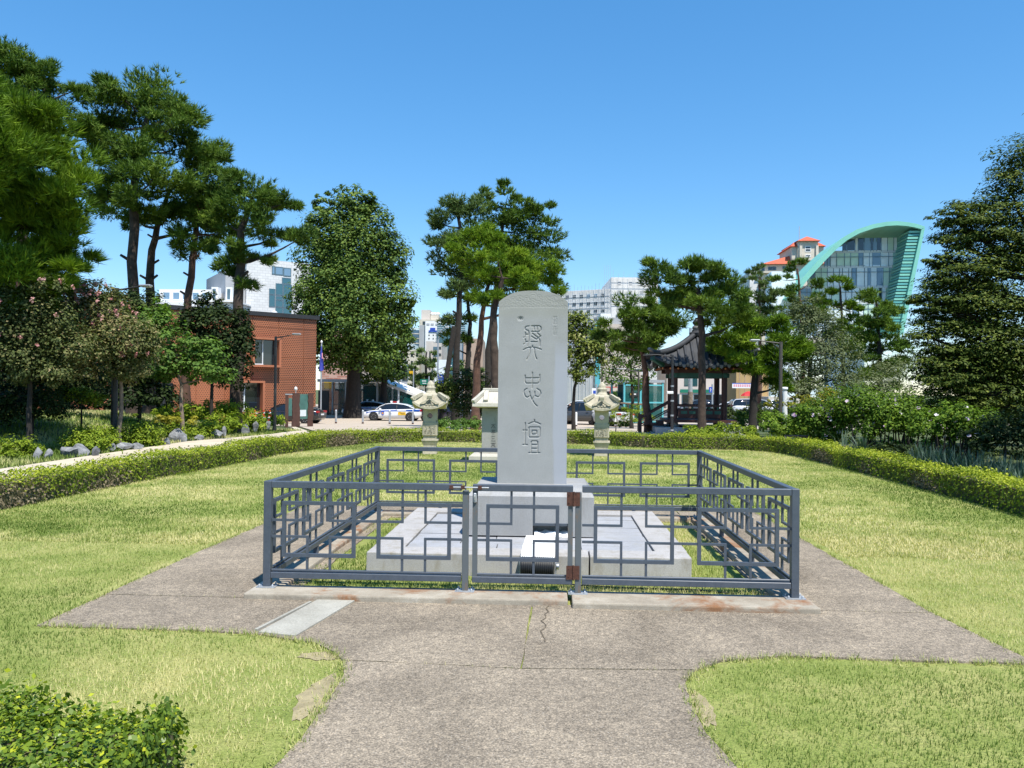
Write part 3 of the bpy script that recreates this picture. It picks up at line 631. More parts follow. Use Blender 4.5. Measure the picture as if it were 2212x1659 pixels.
m = MB(); m.tube([(0.1, 0.02, 0.02), (0.3, -0.1, 0.012), (0.7, -0.13, 0.012), (1.2, -0.10, 0.012), (1.5, -0.18, 0.012)], 0.006, 6); m.build('cable', MAT['black_plastic'], fl)
# crumpled white cloth in the niche
m = MB(); rr = random.Random(5); nx_, ny_ = 14, 5; g = []
for j in range(ny_):
    for i in range(nx_): g.append((nx0-0.185+0.015+i*(nx1-nx0-0.03)/(nx_-1), 7.31+0.024*j, 0.176+0.035+0.012*math.sin(i*.9+j)+rr.uniform(-.004, .004)-(0.03 if j == 0 else 0)))
m.add(g, [(j*nx_+i, j*nx_+i+1, (j+1)*nx_+i+1, (j+1)*nx_+i) for j in range(ny_-1) for i in range(nx_-1)])
b0 = len(m.v); edge = [g[i] for i in range(nx_)]
m.add(edge+[(x, y-0.004, 0.172) for x, y, z in edge], [(i, nx_+i, nx_+i+1, i+1) for i in range(nx_-1)])
tag(m.build('white_cloth', MAT['lamp_white']), 'crumpled white cloth stuffed in the niche at the pedestal foot', 'cloth')

# ================================================================ stone lanterns and roofed monument
LMt = MAT['lantern_stone']
def frustum(m, x, y, z0, z1, w0, w1, d0=None, d1=None, mi=0):
    d0 = d0 or w0; d1 = d1 or w1
    vs = [(x+sx*w0/2, y+sy*d0/2, z0) for sx, sy in ((-1, -1), (1, -1), (1, 1), (-1, 1))]+[(x+sx*w1/2, y+sy*d1/2, z1) for sx, sy in ((-1, -1), (1, -1), (1, 1), (-1, 1))]
    m.add(vs, [(3, 2, 1, 0), (4, 5, 6, 7), (0, 1, 5, 4), (1, 2, 6, 5), (2, 3, 7, 6), (3, 0, 4, 7)], mi)
def lantern():
    r = empty('stone_lantern', (0, 0, 0), 0, None, 'stone lantern', 'stone lanterns on the lawn behind the stele')
    m = MB(); frustum(m, 0, 0, -0.02, 0.10, 0.34, 0.32); frustum(m, 0, 0, 0.101, 0.125, 0.30, 0.30); m.build('footing', LMt, r)
    m = MB(); frustum(m, 0, 0, 0.126, 0.22, 0.30, 0.30); frustum(m, 0, 0, 0.221, 0.325, 0.31, 0.385); frustum(m, 0, 0, 0.3255, 0.355, 0.395, 0.385); frustum(m, 0, 0, 0.3555, 0.437, 0.31, 0.31); m.build('base', LMt, r)
    m = MB(); m.box(-0.178, 0.178, -0.178, 0.178, 0.438, 0.77, 0, 0.012); m.build('shaft', LMt, r)
    # carved panel: small raised leaves
    m = MB(); rr = random.Random(2)
    for i in range(46):
        x = rr.uniform(-0.12, 0.12); z = rr.uniform(0.48, 0.66); w = rr.uniform(.008, .02); a = rr.uniform(0, 3.1)
        c, s = math.cos(a), math.sin(a)
        m.add([(x-c*w*1.6, -0.180, z-s*w*1.6), (x+s*w*.6, -0.189, z-c*w*.6), (x+c*w*1.6, -0.180, z+s*w*1.6), (x-s*w*.6, -0.189, z+c*w*.6)], [(0, 1, 2), (0, 2, 3)])
    for x0, x1, z0, z1 in ((-.145, .145, .455, .462), (-.145, .145, .68, .687), (-.145, -.138, .4625, .6795), (.138, .145, .4625, .6795)): m.box(x0, x1, -0.187, -0.1785, z0, z1)
    m.build('carved_panel', LMt, r)
    # light chamber with round openings front and back
    m = MB(); n = 24; h = 0.165; z0, z1, zc, rr_ = 0.771, 1.08, 0.915, 0.062
    for sy in (-1, 1):
        inner = [(rr_*math.cos(2*math.pi*i/n), sy*h, zc+rr_*math.sin(2*math.pi*i/n)) for i in range(n)]
        outer = []
        for i in range(n):
            a = 2*math.pi*i/n; c, s = math.cos(a), math.sin(a)
            hz = (z1-zc) if s > 0 else (zc-z0); k = min(h/abs(c) if abs(c) > 1e-6 else 9, hz/abs(s) if abs(s) > 1e-6 else 9); outer.append((c*k, sy*h, zc+s*k))
        m.add(inner+outer, [((i, (i+1) % n, n+(i+1) % n, n+i) if sy > 0 else (n+i, n+(i+1) % n, (i+1) % n, i)) for i in range(n)])
    tub = [(rr_*math.cos(2*math.pi*i/n), y, zc+rr_*math.sin(2*math.pi*i/n)) for y in (-h, h) for i in range(n)]
    m.add(tub, [(i, (i+1) % n, n+(i+1) % n, n+i) for i in range(n)])
    for sx in (-1, 1): m.quad((sx*h, -h, z0), (sx*h, h, z0), (sx*h, h, z1), (sx*h, -h, z1))
    m.quad((-h, -h, z1), (h, -h, z1), (h, h, z1), (-h, h, z1)); m.build('light_chamber', LMt, r)
    # roof: square, eaves curling up at the corners, a gable shape cut on each side
    m = MB(); hw = 0.40; n = 9; rows = []
    def eave(t, k):                                   # t -1..1 along side, k 0 = bottom 1 = top edge
        return 1.075+0.15*abs(t)**2.2+(0.055 if k else 0.0)
    per = []
    for side in range(4):
        a = side*math.pi/2
        for i in range(n-1): per.append((side, -1+2*i/(n-1)))
    def ring(sc_, zf):
        out = []
        for side, t in per:
            a = side*math.pi/2; bul = 1-0.07*(1-t*t); x, y = t*hw*sc_, -hw*sc_*bul
            c, s = math.cos(a), math.sin(a); out.append((x*c-y*s, x*s+y*c, zf(t)))
        return out
    rings = [ring(0.42, lambda t: 1.082), ring(1.0, lambda t: eave(t, 0)), ring(1.0, lambda t: eave(t, 1)), ring(0.80, lambda t: 1.20+0.10*abs(t)**2), ring(0.60, lambda t: 1.32+0.05*abs(t)), ring(0.52, lambda t: 1.42), ring(0.30, lambda t: 1.455)]
    k = len(per); vs = [v for rg in rings for v in rg]
    m.add(vs, [(i*k+j, i*k+(j+1) % k, (i+1)*k+(j+1) % k, (i+1)*k+j) for i in range(len(rings)-1) for j in range(k)])
    m.add(rings[-1], [list(range(k))]); m.build('roof', LMt, r)
    m = MB()
    for side in range(4):
        a = side*math.pi/2; c, s = math.cos(a), math.sin(a)
        def tr(p): return (p[0]*c-p[1]*s, p[0]*s+p[1]*c, p[2])
        for sg in (-1, 1):
            m.bar(tr((0, -0.36, 1.335)), tr((sg*0.11, -0.37, 1.255)), 0.05, 0.036); m.bar(tr((sg*0.11, -0.37, 1.255)), tr((sg*0.215, -0.385, 1.205)), 0.05, 0.032)
            m.bar(tr((sg*0.02, -0.335, 1.26)), tr((sg*0.14, -0.36, 1.19)), 0.03, 0.02)
        m.bar(tr((0, -0.20, 1.41)), tr((0, -0.40, 1.365)), 0.11, 0.06); m.bar(tr((0.20, -0.20, 1.44)), tr((0.375, -0.375, 1.335)), 0.075, 0.075); m.bar(tr((0.365, -0.365, 1.30)), tr((0.405, -0.405, 1.36)), 0.06, 0.07)
        for x in (-0.07, 0.0, 0.07): m.box(*sum(((min(q), max(q)) for q in zip(tr((x-.025, -.375, 0)), tr((x+.025, -.345, 0)))), ())[:4], 1.165, 1.20)
    m.build('gable_ridge', LMt, r)
    m = MB(); m.lathe([(0.125, 1.44), (0.13, 1.475), (0.112, 1.482), (0.105, 1.53), (0.12, 1.575), (0.125, 1.59), (0.105, 1.60), (0.088, 1.612), (0.092, 1.645), (0.08, 1.685), (0.05, 1.72), (0.016, 1.752), (0.002, 1.76)], 20); m.build('finial', LMt, r)
    return r
ln = lantern(); ln.location = (-2.90, 18.75, 0); ln.rotation_euler = (0, 0, R(5))
ln['label'] = 'weathered stone lantern on the lawn, police car parked beyond it'
l2 = copy_tree(ln); l2.location = (1.19, 18.75, 0); l2.rotation_euler = (0, 0, R(-4)); l2['label'] = 'weathered stone lantern on the lawn, silver hatchback parked beyond it'
# roofed monument
rm_ = empty('roofed_monument', (-1.05, 16.9, 0), 0, 'small stone monument with tiled stone roof and carved base partly behind the stele', 'monument')
m = MB()
pro = [(0, 0.62), (0.06, 0.66), (0.14, 0.66), (0.19, 0.60), (0.20, 0.50)]
for (z0, w0), (z1, w1) in zip(pro, pro[1:]): frustum(m, 0, 0, z0, z1, w0*2.05, w1*2.05, w0*1.3, w1*1.3)
m.build('base', MAT['monument_stone'], rm_)
boxo('lotus_edge', MAT['monument_stone'], rm_, -0.47, 0.47, -0.30, 0.30, 0.2005, 0.235, 0.01)
boxo('tablet', MAT['monument_dark'], rm_, -0.435, 0.435, -0.17, 0.17, 0.2355, 1.15, 0.008)
m = MB(); hx, hy = 0.62, 0.42
frustum(m, 0, 0, 1.16, 1.19, 1.00, 1.20, 0.55, 0.80); frustum(m, 0, 0, 1.1905, 1.26, 1.24, 1.22, 0.84, 0.82); frustum(m, 0, 0, 1.2605, 1.50, 1.16, 0.80, 0.76, 0.16); m.box(-0.43, 0.43, -0.07, 0.07, 1.5005, 1.58, 0, 0.012)
m.build('roof', MAT['monument_stone'], rm_)
def ridge(a, b, w, h): m = MB(); m.bar(a, b, w, h); m.build('roof_ridge', MAT['monument_stone'], rm_)
for sx in (-1, 1):
    for sy in (-1, 1): ridge((sx*0.38, sy*0.09, 1.51), (sx*0.60, sy*0.41, 1.29), 0.08, 0.07)
for x in (-0.34, 0, 0.34): ridge((x, -0.09, 1.515), (x, -0.36, 1.31), 0.09, 0.06)
# carved characters on the tablet (raised strokes with the shade of the cuts put into their dark colour)
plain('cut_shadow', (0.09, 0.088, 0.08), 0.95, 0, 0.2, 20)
CH = {'tai': [((.1, .72), (.9, .72)), ((.5, .98), (.48, .6), (.1, .1)), ((.5, .6), (.92, .1)), ((.45, .22), (.6, .1))],
      'ping': [((.15, .9), (.85, .9)), ((.3, .76), (.38, .6)), ((.7, .78), (.6, .6)), ((.05, .48), (.95, .48)), ((.5, .9), (.5, .02))],
      'three': [((.2, .9), (.8, .9)), ((.25, .5), (.75, .5)), ((.08, .08), (.92, .08))],
      'jing': [((.5, 1), (.5, .86)), ((.05, .84), (.95, .84)), ((.25, .68), (.75, .68), (.75, .44), (.25, .44), (.25, .68)), ((.5, .44), (.5, .05)), ((.3, .32), (.1, .1)), ((.7, .32), (.9, .1))]}
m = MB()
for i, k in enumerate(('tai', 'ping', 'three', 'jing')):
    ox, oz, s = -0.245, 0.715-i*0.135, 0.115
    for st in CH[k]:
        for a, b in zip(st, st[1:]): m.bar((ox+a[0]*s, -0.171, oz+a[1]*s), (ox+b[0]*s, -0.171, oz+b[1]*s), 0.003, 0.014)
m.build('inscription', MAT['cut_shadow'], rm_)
# ================================================================ vegetation library
K = 1024/2212.0
def unit(a): return a/np.maximum(np.linalg.norm(a, axis=1, keepdims=True), 1e-9)
def leaf_arrays(P, N, size, aspect=0.5, rng=RNG, fold=0.0):
    """one diamond leaf per point; N approximate normals"""
    n = len(P); N = unit(N); t = unit(np.cross(N, unit(rng.normal(size=(n, 3))))); b = np.cross(N, t)
    s = (size*(0.65+0.7*rng.random(n)))[:, None]
    V = np.empty((n, 4, 3)); V[:, 0] = P-t*s*.5; V[:, 1] = P+b*s*aspect*.5+N*s*fold; V[:, 2] = P+t*s*.5; V[:, 3] = P-b*s*aspect*.5+N*s*fold
    return V.reshape(-1, 3), np.arange(n*4).reshape(n, 4)
def tuft_arrays(P, D, length, width, k=8, spread=0.9, rng=RNG, N=None):
    n = len(P); P2 = np.repeat(P, k, 0); D2 = unit(np.repeat(unit(D), k, 0)+rng.normal(size=(n*k, 3))*spread*0.6)
    L = (length*(0.6+0.6*rng.random(n*k)))[:, None]; ref = unit(rng.normal(size=(n*k, 3))) if N is None else unit(np.repeat(unit(N), k, 0)+rng.normal(size=(n*k, 3))*0.35); s = unit(np.cross(D2, ref))*width*.5
    V = np.empty((n*k, 3, 3)); V[:, 0] = P2-s; V[:, 1] = P2+s; V[:, 2] = P2+D2*L
    return V.reshape(-1, 3), np.arange(n*k*3).reshape(n*k, 3)
def ball(n, rng=RNG, power=0.5): d = unit(rng.normal(size=(n, 3))); return d*(rng.random(n)[:, None]**power), d
def clumped(c, rad, n, per=40, sub=0.32, rng=RNG, power=0.4, flat=0.75, low=-1.0):
    """n points in lumps on an ellipsoid: returns points, outward normals, lump tint"""
    m = max(3, int(n/per)); q, _ = ball(int(m*2), rng, power); q = q[q[:, 2] > low][:m]; m = len(q)
    cen = c+q*rad; r = np.array([min(rad)*sub*1.6, min(rad)*sub*1.6, min(rad)*sub*1.6*flat])
    idx = rng.integers(0, m, n); b, d = ball(n, rng, 0.35)
    P = cen[idx]+b*r*(0.7+0.6*rng.random(m))[idx][:, None]
    return P, d*0.8+q[idx]*0.7, (rng.normal(size=m)*0.13)[idx]
def crown_leaves(blobs, d, mat, leaf_px=3.0, cov=6.0, aspect=0.6, per=40, sub=0.32, low=-1.0, flat=0.75, rng=RNG, depth=0.8, grow=1.1, upn=0.9, tint0=0.5):
    """blobs: (px,py,rx,ry[,depth offset]) in picture units, d metres away -> vertices, faces, tint"""
    Vs, Ts, m1 = [], [], d/F_PIX
    s = leaf_px*d/(F_PIX*K)
    for bl in blobs:
        px, py, rx, ry = bl[:4]; off = bl[4] if len(bl) > 4 else 0.0
        c = np.array(at(px, py, d+off)); rad = np.array([rx*m1, max(rx, ry*.8)*m1*depth, ry*m1])*grow
        n = int(cov*math.pi*rx*ry*K*K/(leaf_px**2*0.5)); n = max(n, 30)
        P, N, tl = clumped(c, rad, n, per, sub, rng, 0.4, flat, low)
        N = N+np.array([0, 0, upn]); V, _ = leaf_arrays(P, N+rng.normal(size=N.shape)*0.36, s, aspect, rng, 0.08)
        Vs.append(V); Ts.append(np.repeat(np.clip(tint0+tl+rng.normal(size=n)*0.17, 0, 1), 4))
    V = np.concatenate(Vs); return V, np.arange(len(V)).reshape(-1, 4), np.concatenate(Ts)
def crown_needles(blobs, d, tuft_px=6.5, cov=4.5, k=7, rng=RNG, depth=0.9, width_px=1.0, spread=1.0, tint0=0.5, maxlen=0.32, sub=0.40, per=60, flat=0.55, grow=1.14):
    Vs, Ts, m1 = [], [], d/F_PIX
    L = min(tuft_px*d/(F_PIX*K), maxlen); w = width_px*d/(F_PIX*K)
    for bl in blobs:
        px, py, rx, ry = bl[:4]; off = bl[4] if len(bl) > 4 else 0.0
        c = np.array(at(px, py, d+off)); rad = np.array([rx*m1, max(rx, ry*.8)*m1*depth, ry*m1])*grow
        n = max(30, int(2.3*cov*math.pi*rx*ry*K*K/24.0))
        P, N, tl = clumped(c, rad, n, per, sub, rng, 0.5, flat)
        V, _ = tuft_arrays(P, N*np.array([.8, .8, .5])+np.array([0, 0, 0.7]), L, w, k, spread, rng, N+np.array([0, 0, .45])); Vs.append(V)
        Ts.append(np.repeat(np.clip(tint0+tl+rng.normal(size=n)*0.14, 0, 1), 3*k))
    V = np.concatenate(Vs); return V, np.arange(len(V)).reshape(-1, 3), np.concatenate(Ts)
def wobble(pts, amp, n=3, rr=random):
    out = [Vector(pts[0])]
    for a, b in zip(pts, pts[1:]):
        a = Vector(a); b = Vector(b)
        for i in range(1, n+1):
            p = a.lerp(b, i/n)
            if i < n: p = p+Vector((rr.uniform(-1, 1), rr.uniform(-1, 1), rr.uniform(-.3, .3)))*amp
            out.append(p)
    return out
def trunk_mesh(root, pts, r0, r1, mat, name='trunk', n=9, amp=0.06, flare=1.35):
    p = wobble(pts, amp); k = len(p); rad = [(r0+(r1-r0)*i/(k-1))*(flare if i == 0 else 1.0) for i in range(k)]
    m = MB(); m.tube([q-Vector(root.location) for q in p], rad, n); o = m.build(name, mat, root); return p, rad, o
def offset_obj(o, root): o.location = -Vector(root.location)
def tree(name, label, cat, d, trunk, blobs, kind='pine', mat='needle_dark', bark='bark_pine', r0=0.2, r1=0.06, group=None, limbs=True, base_py=None, stubs=0, crown=None, base_sink=0.15, **kw):
    """trunk: picture polyline from the foot up; the foot is dropped on the terrain"""
    g = gp(trunk[0][0], d); root = empty(name, g, 0, label, cat, group)
    pts = [g-Vector((0, 0, base_sink))]
    for q in trunk[1:]: pts.append(at(q[0], q[1], d+(q[2] if len(q) > 2 else 0)))
    p, rad, _ = trunk_mesh(root, pts, r0, r1, MAT[bark])
    if limbs:
        for bl in blobs:
            c = at(bl[0], bl[1], d+(bl[4] if len(bl) > 4 else 0)); best = None
            for i, q in enumerate(p[len(p)//3:], len(p)//3):
                h = c.z-q.z; l = (c-q).length; sc_ = l+abs(h-0.35*l)*0.6
                if best is None or sc_ < best[0]: best = (sc_, i)
            i = best[1]; q = p[i]; mid = q.lerp(c, 0.5)+Vector((0, 0, -0.06*(c-q).length))
            if (c-q).length > 0.3:
                rr_ = min(rad[i]*0.6, 0.04+0.016*(c-q).length)
                m = MB(); pp = wobble([q, mid, c], 0.05*(c-q).length*0.5, 2); kk = len(pp)
                m.tube([v-g for v in pp], [rr_*(1-0.75*j/(kk-1)) for j in range(kk)], 6); m.build('limb', MAT[bark], root)
    for s_ in range(stubs):
        i = random.randrange(len(p)//3, max(len(p)//3+1, len(p)*2//3)); q = p[i]; dv = Vector((random.choice((-1, 1)), random.uniform(-.6, .2), 0.6)).normalized()
        m = MB(); m.tube([q-g, q-g+dv*rad[i]*2.6], [rad[i]*0.4, rad[i]*0.3], 6); m.build('branch_stub', MAT[bark], root)
    if crown: V, Fv, T = crown; kk = Fv.shape[1]
    elif kind == 'pine': V, Fv, T = crown_needles(blobs, d, **kw); kk = 3
    else: V, Fv, T = crown_leaves(blobs, d, None, **kw); kk = 4
    o = np_mesh('crown', V-np.array(g), Fv, kk, MAT[mat], root, T); return root
def bush(name, label, cat, d, blobs, mat='leaf_azalea', group=None, stem=True, base=None, flowers=None, **kw):
    px = blobs[0][0]; g = gp(px, d); root = empty(name, g, 0, label, cat, group)
    kw.setdefault('low', -0.55); kw.setdefault('depth', 0.9)
    V, Fv, T = crown_leaves(blobs, d, None, **kw)
    np_mesh('foliage', V-np.array(g), Fv, 4, MAT[mat], root, T)
    if stem:
        c = at(blobs[0][0], blobs[0][1], d); m = MB(); t = c-g
        m.tube([(0, 0, -0.08), (t.x*.3+.02, t.y*.3, t.z*.5), (t.x, t.y, t.z)], [0.03, 0.025, 0.01], 6); m.build('stem', MAT['bark_dark'], root)
    if flowers:
        n, fpx, fm = flowers; Ps = []
        for i in range(n):
            bl = blobs[RNG.integers(0, len(blobs))]; v = unit(RNG.normal(size=(1, 3)))[0]; v[1] = -abs(v[1]); v[2] = abs(v[2])*0.8-0.15
            m1 = d/F_PIX; c = np.array(at(bl[0], bl[1], d+(bl[4] if len(bl) > 4 else 0))); Ps.append(c+v*np.array([bl[2]*m1, max(bl[2], bl[3]*.8)*m1*kw['depth'], bl[3]*m1])*1.02)
        Ps = np.array(Ps); s = fpx*d/(F_PIX*K); VV, TT = [], []
        for i, p_ in enumerate(Ps):
            ax = unit((RNG.normal(size=(1, 3))*0.5+np.array([[0, -1.0, 0.5]])))[0]; a = np.cross(ax, [0, 0, 1.0]); a /= np.linalg.norm(a); b_ = np.cross(ax, a); tv = RNG.random()
            for j in range(5):
                an = j*1.2566; dr = a*math.cos(an)+b_*math.sin(an); sd = a*math.cos(an+1.57)+b_*math.sin(an+1.57)
                VV += [p_, p_+dr*s*.35+sd*s*.26+ax*s*.12, p_+dr*s*.55+ax*s*.1, p_+dr*s*.35-sd*s*.26+ax*s*.12]; TT += [tv]*4
        np_mesh('blossom', np.array(VV)-np.array(g), np.arange(len(VV)).reshape(-1, 4), 4, MAT[fm], root, np.array(TT), 'stuff')
    return root
# ---------------------------------------------------------------- low clipped hedges round the lawn
def hedge(name, label, cat, line, width, height, mat, leaf=0.035, dens=900, brown=0.35, seed=1, side=1, group=None, aspect=0.6, core=(0.06, 0.05, 0.03)):
    rng = np.random.default_rng(seed); line = [Vector((x, y, gz(x, y))) for x, y in line]
    fine = []
    for a, b in zip(line, line[1:]):
        n = max(1, int((b-a).length/0.35))
        for i in range(n): p = a.lerp(b, i/n); fine.append(Vector((p.x, p.y, gz(p.x, p.y))))
    fine.append(line[-1]); root = empty(name, fine[0], 0, label, cat, group); g = np.array(fine[0])
    P0 = np.array(fine); dseg = np.diff(P0, axis=0); ln = np.linalg.norm(dseg, axis=1); cum = np.concatenate([[0], np.cumsum(ln)]); tot = cum[-1]
    per = width+2*height; n = int(tot*per*dens); s = rng.random(n)*tot; i = np.clip(np.searchsorted(cum, s)-1, 0, len(ln)-1)
    t = (s-cum[i])/ln[i]; base = P0[i]+dseg[i]*t[:, None]; dr = dseg[i]/ln[i][:, None]; nrm = np.stack([-dr[:, 1], dr[:, 0], np.zeros(n)], 1)*side
    u = rng.random(n)*per
    hN = height*(1+0.07*np.sin(s*1.7+seed)+0.05*np.sin(s*4.3+1.3)+0.03*np.sin(s*9.1)); wN = width/2*(1+0.06*np.sin(s*2.9)+0.05*np.sin(s*6.7))
    front = u < height; top = (u >= height) & (u < height+width); back = u >= height+width
    a_ = np.where(front, -wN, np.where(top, (u-height-width/2)/width*2*wN, wN)); z_ = np.where(front, u/height*hN, np.where(top, hN, (per-u)/height*hN))
    edge = np.where(top, 1-0.10*np.abs(a_/wN)**4, 1.0); z_ = z_*edge; a_ = np.where(top, a_, a_*(1-0.10*(z_/hN)**3))
    jit = rng.normal(size=(n, 3))*0.028; inn = -np.abs(rng.normal(size=n))*0.035
    out = np.where(front, -1, np.where(back, 1, 0)); N = nrm*out[:, None]+np.array([0, 0, 1.0])*np.where(top, 1.0, 0.35)[:, None]
    P = base+nrm*(a_)[:, None]+np.array([0, 0, 1])*z_[:, None]+jit+unit(N)*inn[:, None]
    # brown, thinned stretches on the flanks
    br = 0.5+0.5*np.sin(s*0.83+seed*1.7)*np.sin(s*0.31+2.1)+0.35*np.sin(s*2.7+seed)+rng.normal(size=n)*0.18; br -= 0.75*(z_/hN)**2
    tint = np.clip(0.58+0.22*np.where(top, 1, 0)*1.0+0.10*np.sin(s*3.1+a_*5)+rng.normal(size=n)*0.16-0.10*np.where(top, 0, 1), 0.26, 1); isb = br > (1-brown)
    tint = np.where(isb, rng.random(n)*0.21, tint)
    if mat == 'leaf_box':
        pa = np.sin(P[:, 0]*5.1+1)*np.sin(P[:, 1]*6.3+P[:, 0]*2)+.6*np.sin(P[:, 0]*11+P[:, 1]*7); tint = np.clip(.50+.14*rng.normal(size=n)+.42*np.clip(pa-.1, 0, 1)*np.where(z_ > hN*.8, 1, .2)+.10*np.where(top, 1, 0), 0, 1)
        P[:, 2] += np.where(top & (rng.random(n) < .10), rng.random(n)*.06, 0)
    for e, sg in ((0, -1), (-1, 1)):
        m_ = int(width*height*dens*1.4); dv = dseg[e]/ln[e]; nv = np.array([-dv[1], dv[0], 0]); uu = rng.uniform(-.5, .5, m_)*width; vv = rng.random(m_)*height
        Pe = P0[e]+nv*uu[:, None]+np.array([0, 0, 1.0])*vv[:, None]+dv*sg*(.02-.12*(np.abs(uu)/width*2)**4*1.0)[:, None]+rng.normal(size=(m_, 3))*.022
        P = np.concatenate([P, Pe]); N = np.concatenate([N, np.repeat((dv*sg+np.array([0, 0, .4]))[None], m_, 0)]); tint = np.concatenate([tint, np.clip(.5+rng.normal(size=m_)*.15, .26, 1)])
    n = len(P)
    V, Fv = leaf_arrays(P, N+rng.normal(size=(n, 3))*0.5, leaf, aspect, rng, 0.1)
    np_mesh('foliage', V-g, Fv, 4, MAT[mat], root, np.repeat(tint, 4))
    # twiggy core, a little inside the leaves
    m = MB(); w2 = width/2-0.09; hh = height-0.08; prev = None; vs = []
    for k, p in enumerate(fine):
        dv = (fine[min(k+1, len(fine)-1)]-fine[max(k-1, 0)]); dv.z = 0; dv.normalize(); nn = Vector((-dv.y, dv.x, 0))
        q = p-Vector(fine[0])
        vs += [q-nn*w2+Vector((0, 0, -.05)), q-nn*w2*.92+Vector((0, 0, hh)), q+nn*w2*.92+Vector((0, 0, hh)), q+nn*w2+Vector((0, 0, -.05))]
    fs = [(k*4+j, k*4+j+1, (k+1)*4+j+1, (k+1)*4+j) for k in range(len(fine)-1) for j in range(3)]+[(0, 1, 2, 3), tuple(len(vs)-4+j for j in (3, 2, 1, 0))]
    m.add(vs, fs); m.build('twig_core', MAT['hedge_core'], root); return root
plain('hedge_core', (0.11, 0.10, 0.045), 0.95, 0, 0.6, 9, 1.0)
HB = 0.3
HL = [(-7.0, 3.0), (-6.98, 9.25), (-6.9, 12.3), (-6.62, 14.8), (-6.5, 17.5), (-6.15, 20.2), (-5.2, 22.6), (-4.0, 23.85), (-2.2, 24.0), (-0.6, 23.95)]
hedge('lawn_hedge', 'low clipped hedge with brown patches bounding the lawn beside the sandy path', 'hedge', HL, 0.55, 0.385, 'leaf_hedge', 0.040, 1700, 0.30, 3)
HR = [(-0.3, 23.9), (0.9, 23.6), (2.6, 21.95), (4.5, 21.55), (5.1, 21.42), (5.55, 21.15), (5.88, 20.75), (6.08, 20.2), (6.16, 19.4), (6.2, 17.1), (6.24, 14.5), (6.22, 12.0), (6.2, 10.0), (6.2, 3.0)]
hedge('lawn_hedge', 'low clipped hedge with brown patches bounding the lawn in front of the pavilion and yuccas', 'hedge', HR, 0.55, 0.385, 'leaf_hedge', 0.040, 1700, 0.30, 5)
# ================================================================ buildings
plain('copper_panel', (0.33, 0.115, 0.052), 0.6, 0, 0.12, 0.8)
plain('copper_frame', (0.36, 0.13, 0.065), 0.5, 0, 0.1, 2)
plain('dark_trim', (0.022, 0.023, 0.025), 0.5, 0, 0.2, 3)
plain('white_wall', (0.72, 0.73, 0.74), 0.8, 0, 0.06, 0.6)
plain('cream_wall', (0.58, 0.52, 0.43), 0.85, 0, 0.08, 0.6)
plain('beige_wall', (0.55, 0.49, 0.44), 0.85, 0, 0.08, 0.5)
plain('ochre_wall', (0.42, 0.28, 0.12), 0.85, 0, 0.12, 0.5)
plain('brown_wall', (0.42, 0.30, 0.23), 0.85, 0, 0.1, 0.5)
plain('grey_wall', (0.36, 0.37, 0.38), 0.85, 0, 0.1, 0.5)
plain('roof_orange', (0.50, 0.10, 0.045), 0.75, 0, 0.15, 1.2)
plain('arch_green', (0.20, 0.52, 0.42), 0.5, 0, 0.08, 0.5)
plain('arch_teal', (0.10, 0.36, 0.35), 0.5, 0, 0.1, 0.5)
plain('mullion', (0.10, 0.17, 0.21), 0.5, 0.2, 0.1, 3)
plain('curtain_white', (0.74, 0.83, 0.85), 0.35, 0, 0.1, 0.8)
plain('curtain_green', (0.55, 0.74, 0.60), 0.35, 0, 0.1, 0.8)
plain('slab_white', (0.62, 0.68, 0.70), 0.6, 0, 0.05, 1)
plain('net_white', (0.66, 0.65, 0.63), 0.9, 0, 0.12, 0.35, 0.0)
plain('sign_blue', (0.02, 0.07, 0.42), 0.5, 0, 0.05, 3)
plain('sign_green', (0.008, 0.16, 0.10), 0.5, 0, 0.05, 3)
plain('sign_teal', (0.10, 0.40, 0.44), 0.5, 0, 0.05, 3)
plain('sign_yellow', (0.75, 0.45, 0.02), 0.5, 0, 0.05, 3)
plain('sign_red', (0.55, 0.03, 0.025), 0.5, 0, 0.08, 3)
plain('paint_white', (0.78, 0.78, 0.77), 0.5, 0, 0.04, 3)
plain('net_blue', (0.02, 0.12, 0.55), 0.7, 0, 0.1, 3)
glassmat('glass_dark', (0.012, 0.016, 0.02)); glassmat('glass_teal', (0.02, 0.075, 0.085)); glassmat('glass_blue', (0.05, 0.10, 0.16), 0.08)
glassmat('glass_sky', (0.16, 0.26, 0.36), 0.05); glassmat('glass_tower', (0.04, 0.12, 0.15), 0.06)
def clear_teal():
    m, nt, b = nodes('glass_clear_teal'); b.inputs['Base Color'].default_value = (0.012, 0.10, 0.095, 1); b.inputs['Roughness'].default_value = 0.03
    b.inputs['Specular IOR Level'].default_value = 0.7; b.inputs['Alpha'].default_value = 0.62
clear_teal()
def tilemat(name, c1, c2, mort, w, h, gap=0.02):
    m, nt, b = nodes(name); tc = nt.nodes.new('ShaderNodeTexCoord'); br = nt.nodes.new('ShaderNodeTexBrick'); mp = nt.nodes.new('ShaderNodeMapping')
    mp.inputs['Rotation'].default_value = (R(90), 0, 0); nt.links.new(tc.outputs['Object'], mp.inputs[0]); nt.links.new(mp.outputs[0], br.inputs['Vector'])
    br.inputs['Scale'].default_value = 1; br.inputs['Brick Width'].default_value = w; br.inputs['Row Height'].default_value = h; br.inputs['Mortar Size'].default_value = gap
    br.inputs['Color1'].default_value = (*c1, 1); br.inputs['Color2'].default_value = (*c2, 1); br.inputs['Mortar'].default_value = (*mort, 1)
    c = mixc(nt, 0.3, br.outputs[0], ramp(nt, noise(nt, 0.35, 6, 0.7, sc=(1, 1, .35)), [(0.3, tuple(v*.75 for v in c1)), (0.7, c2)])); nt.links.new(c, b.inputs['Base Color']); b.inputs['Roughness'].default_value = 0.7
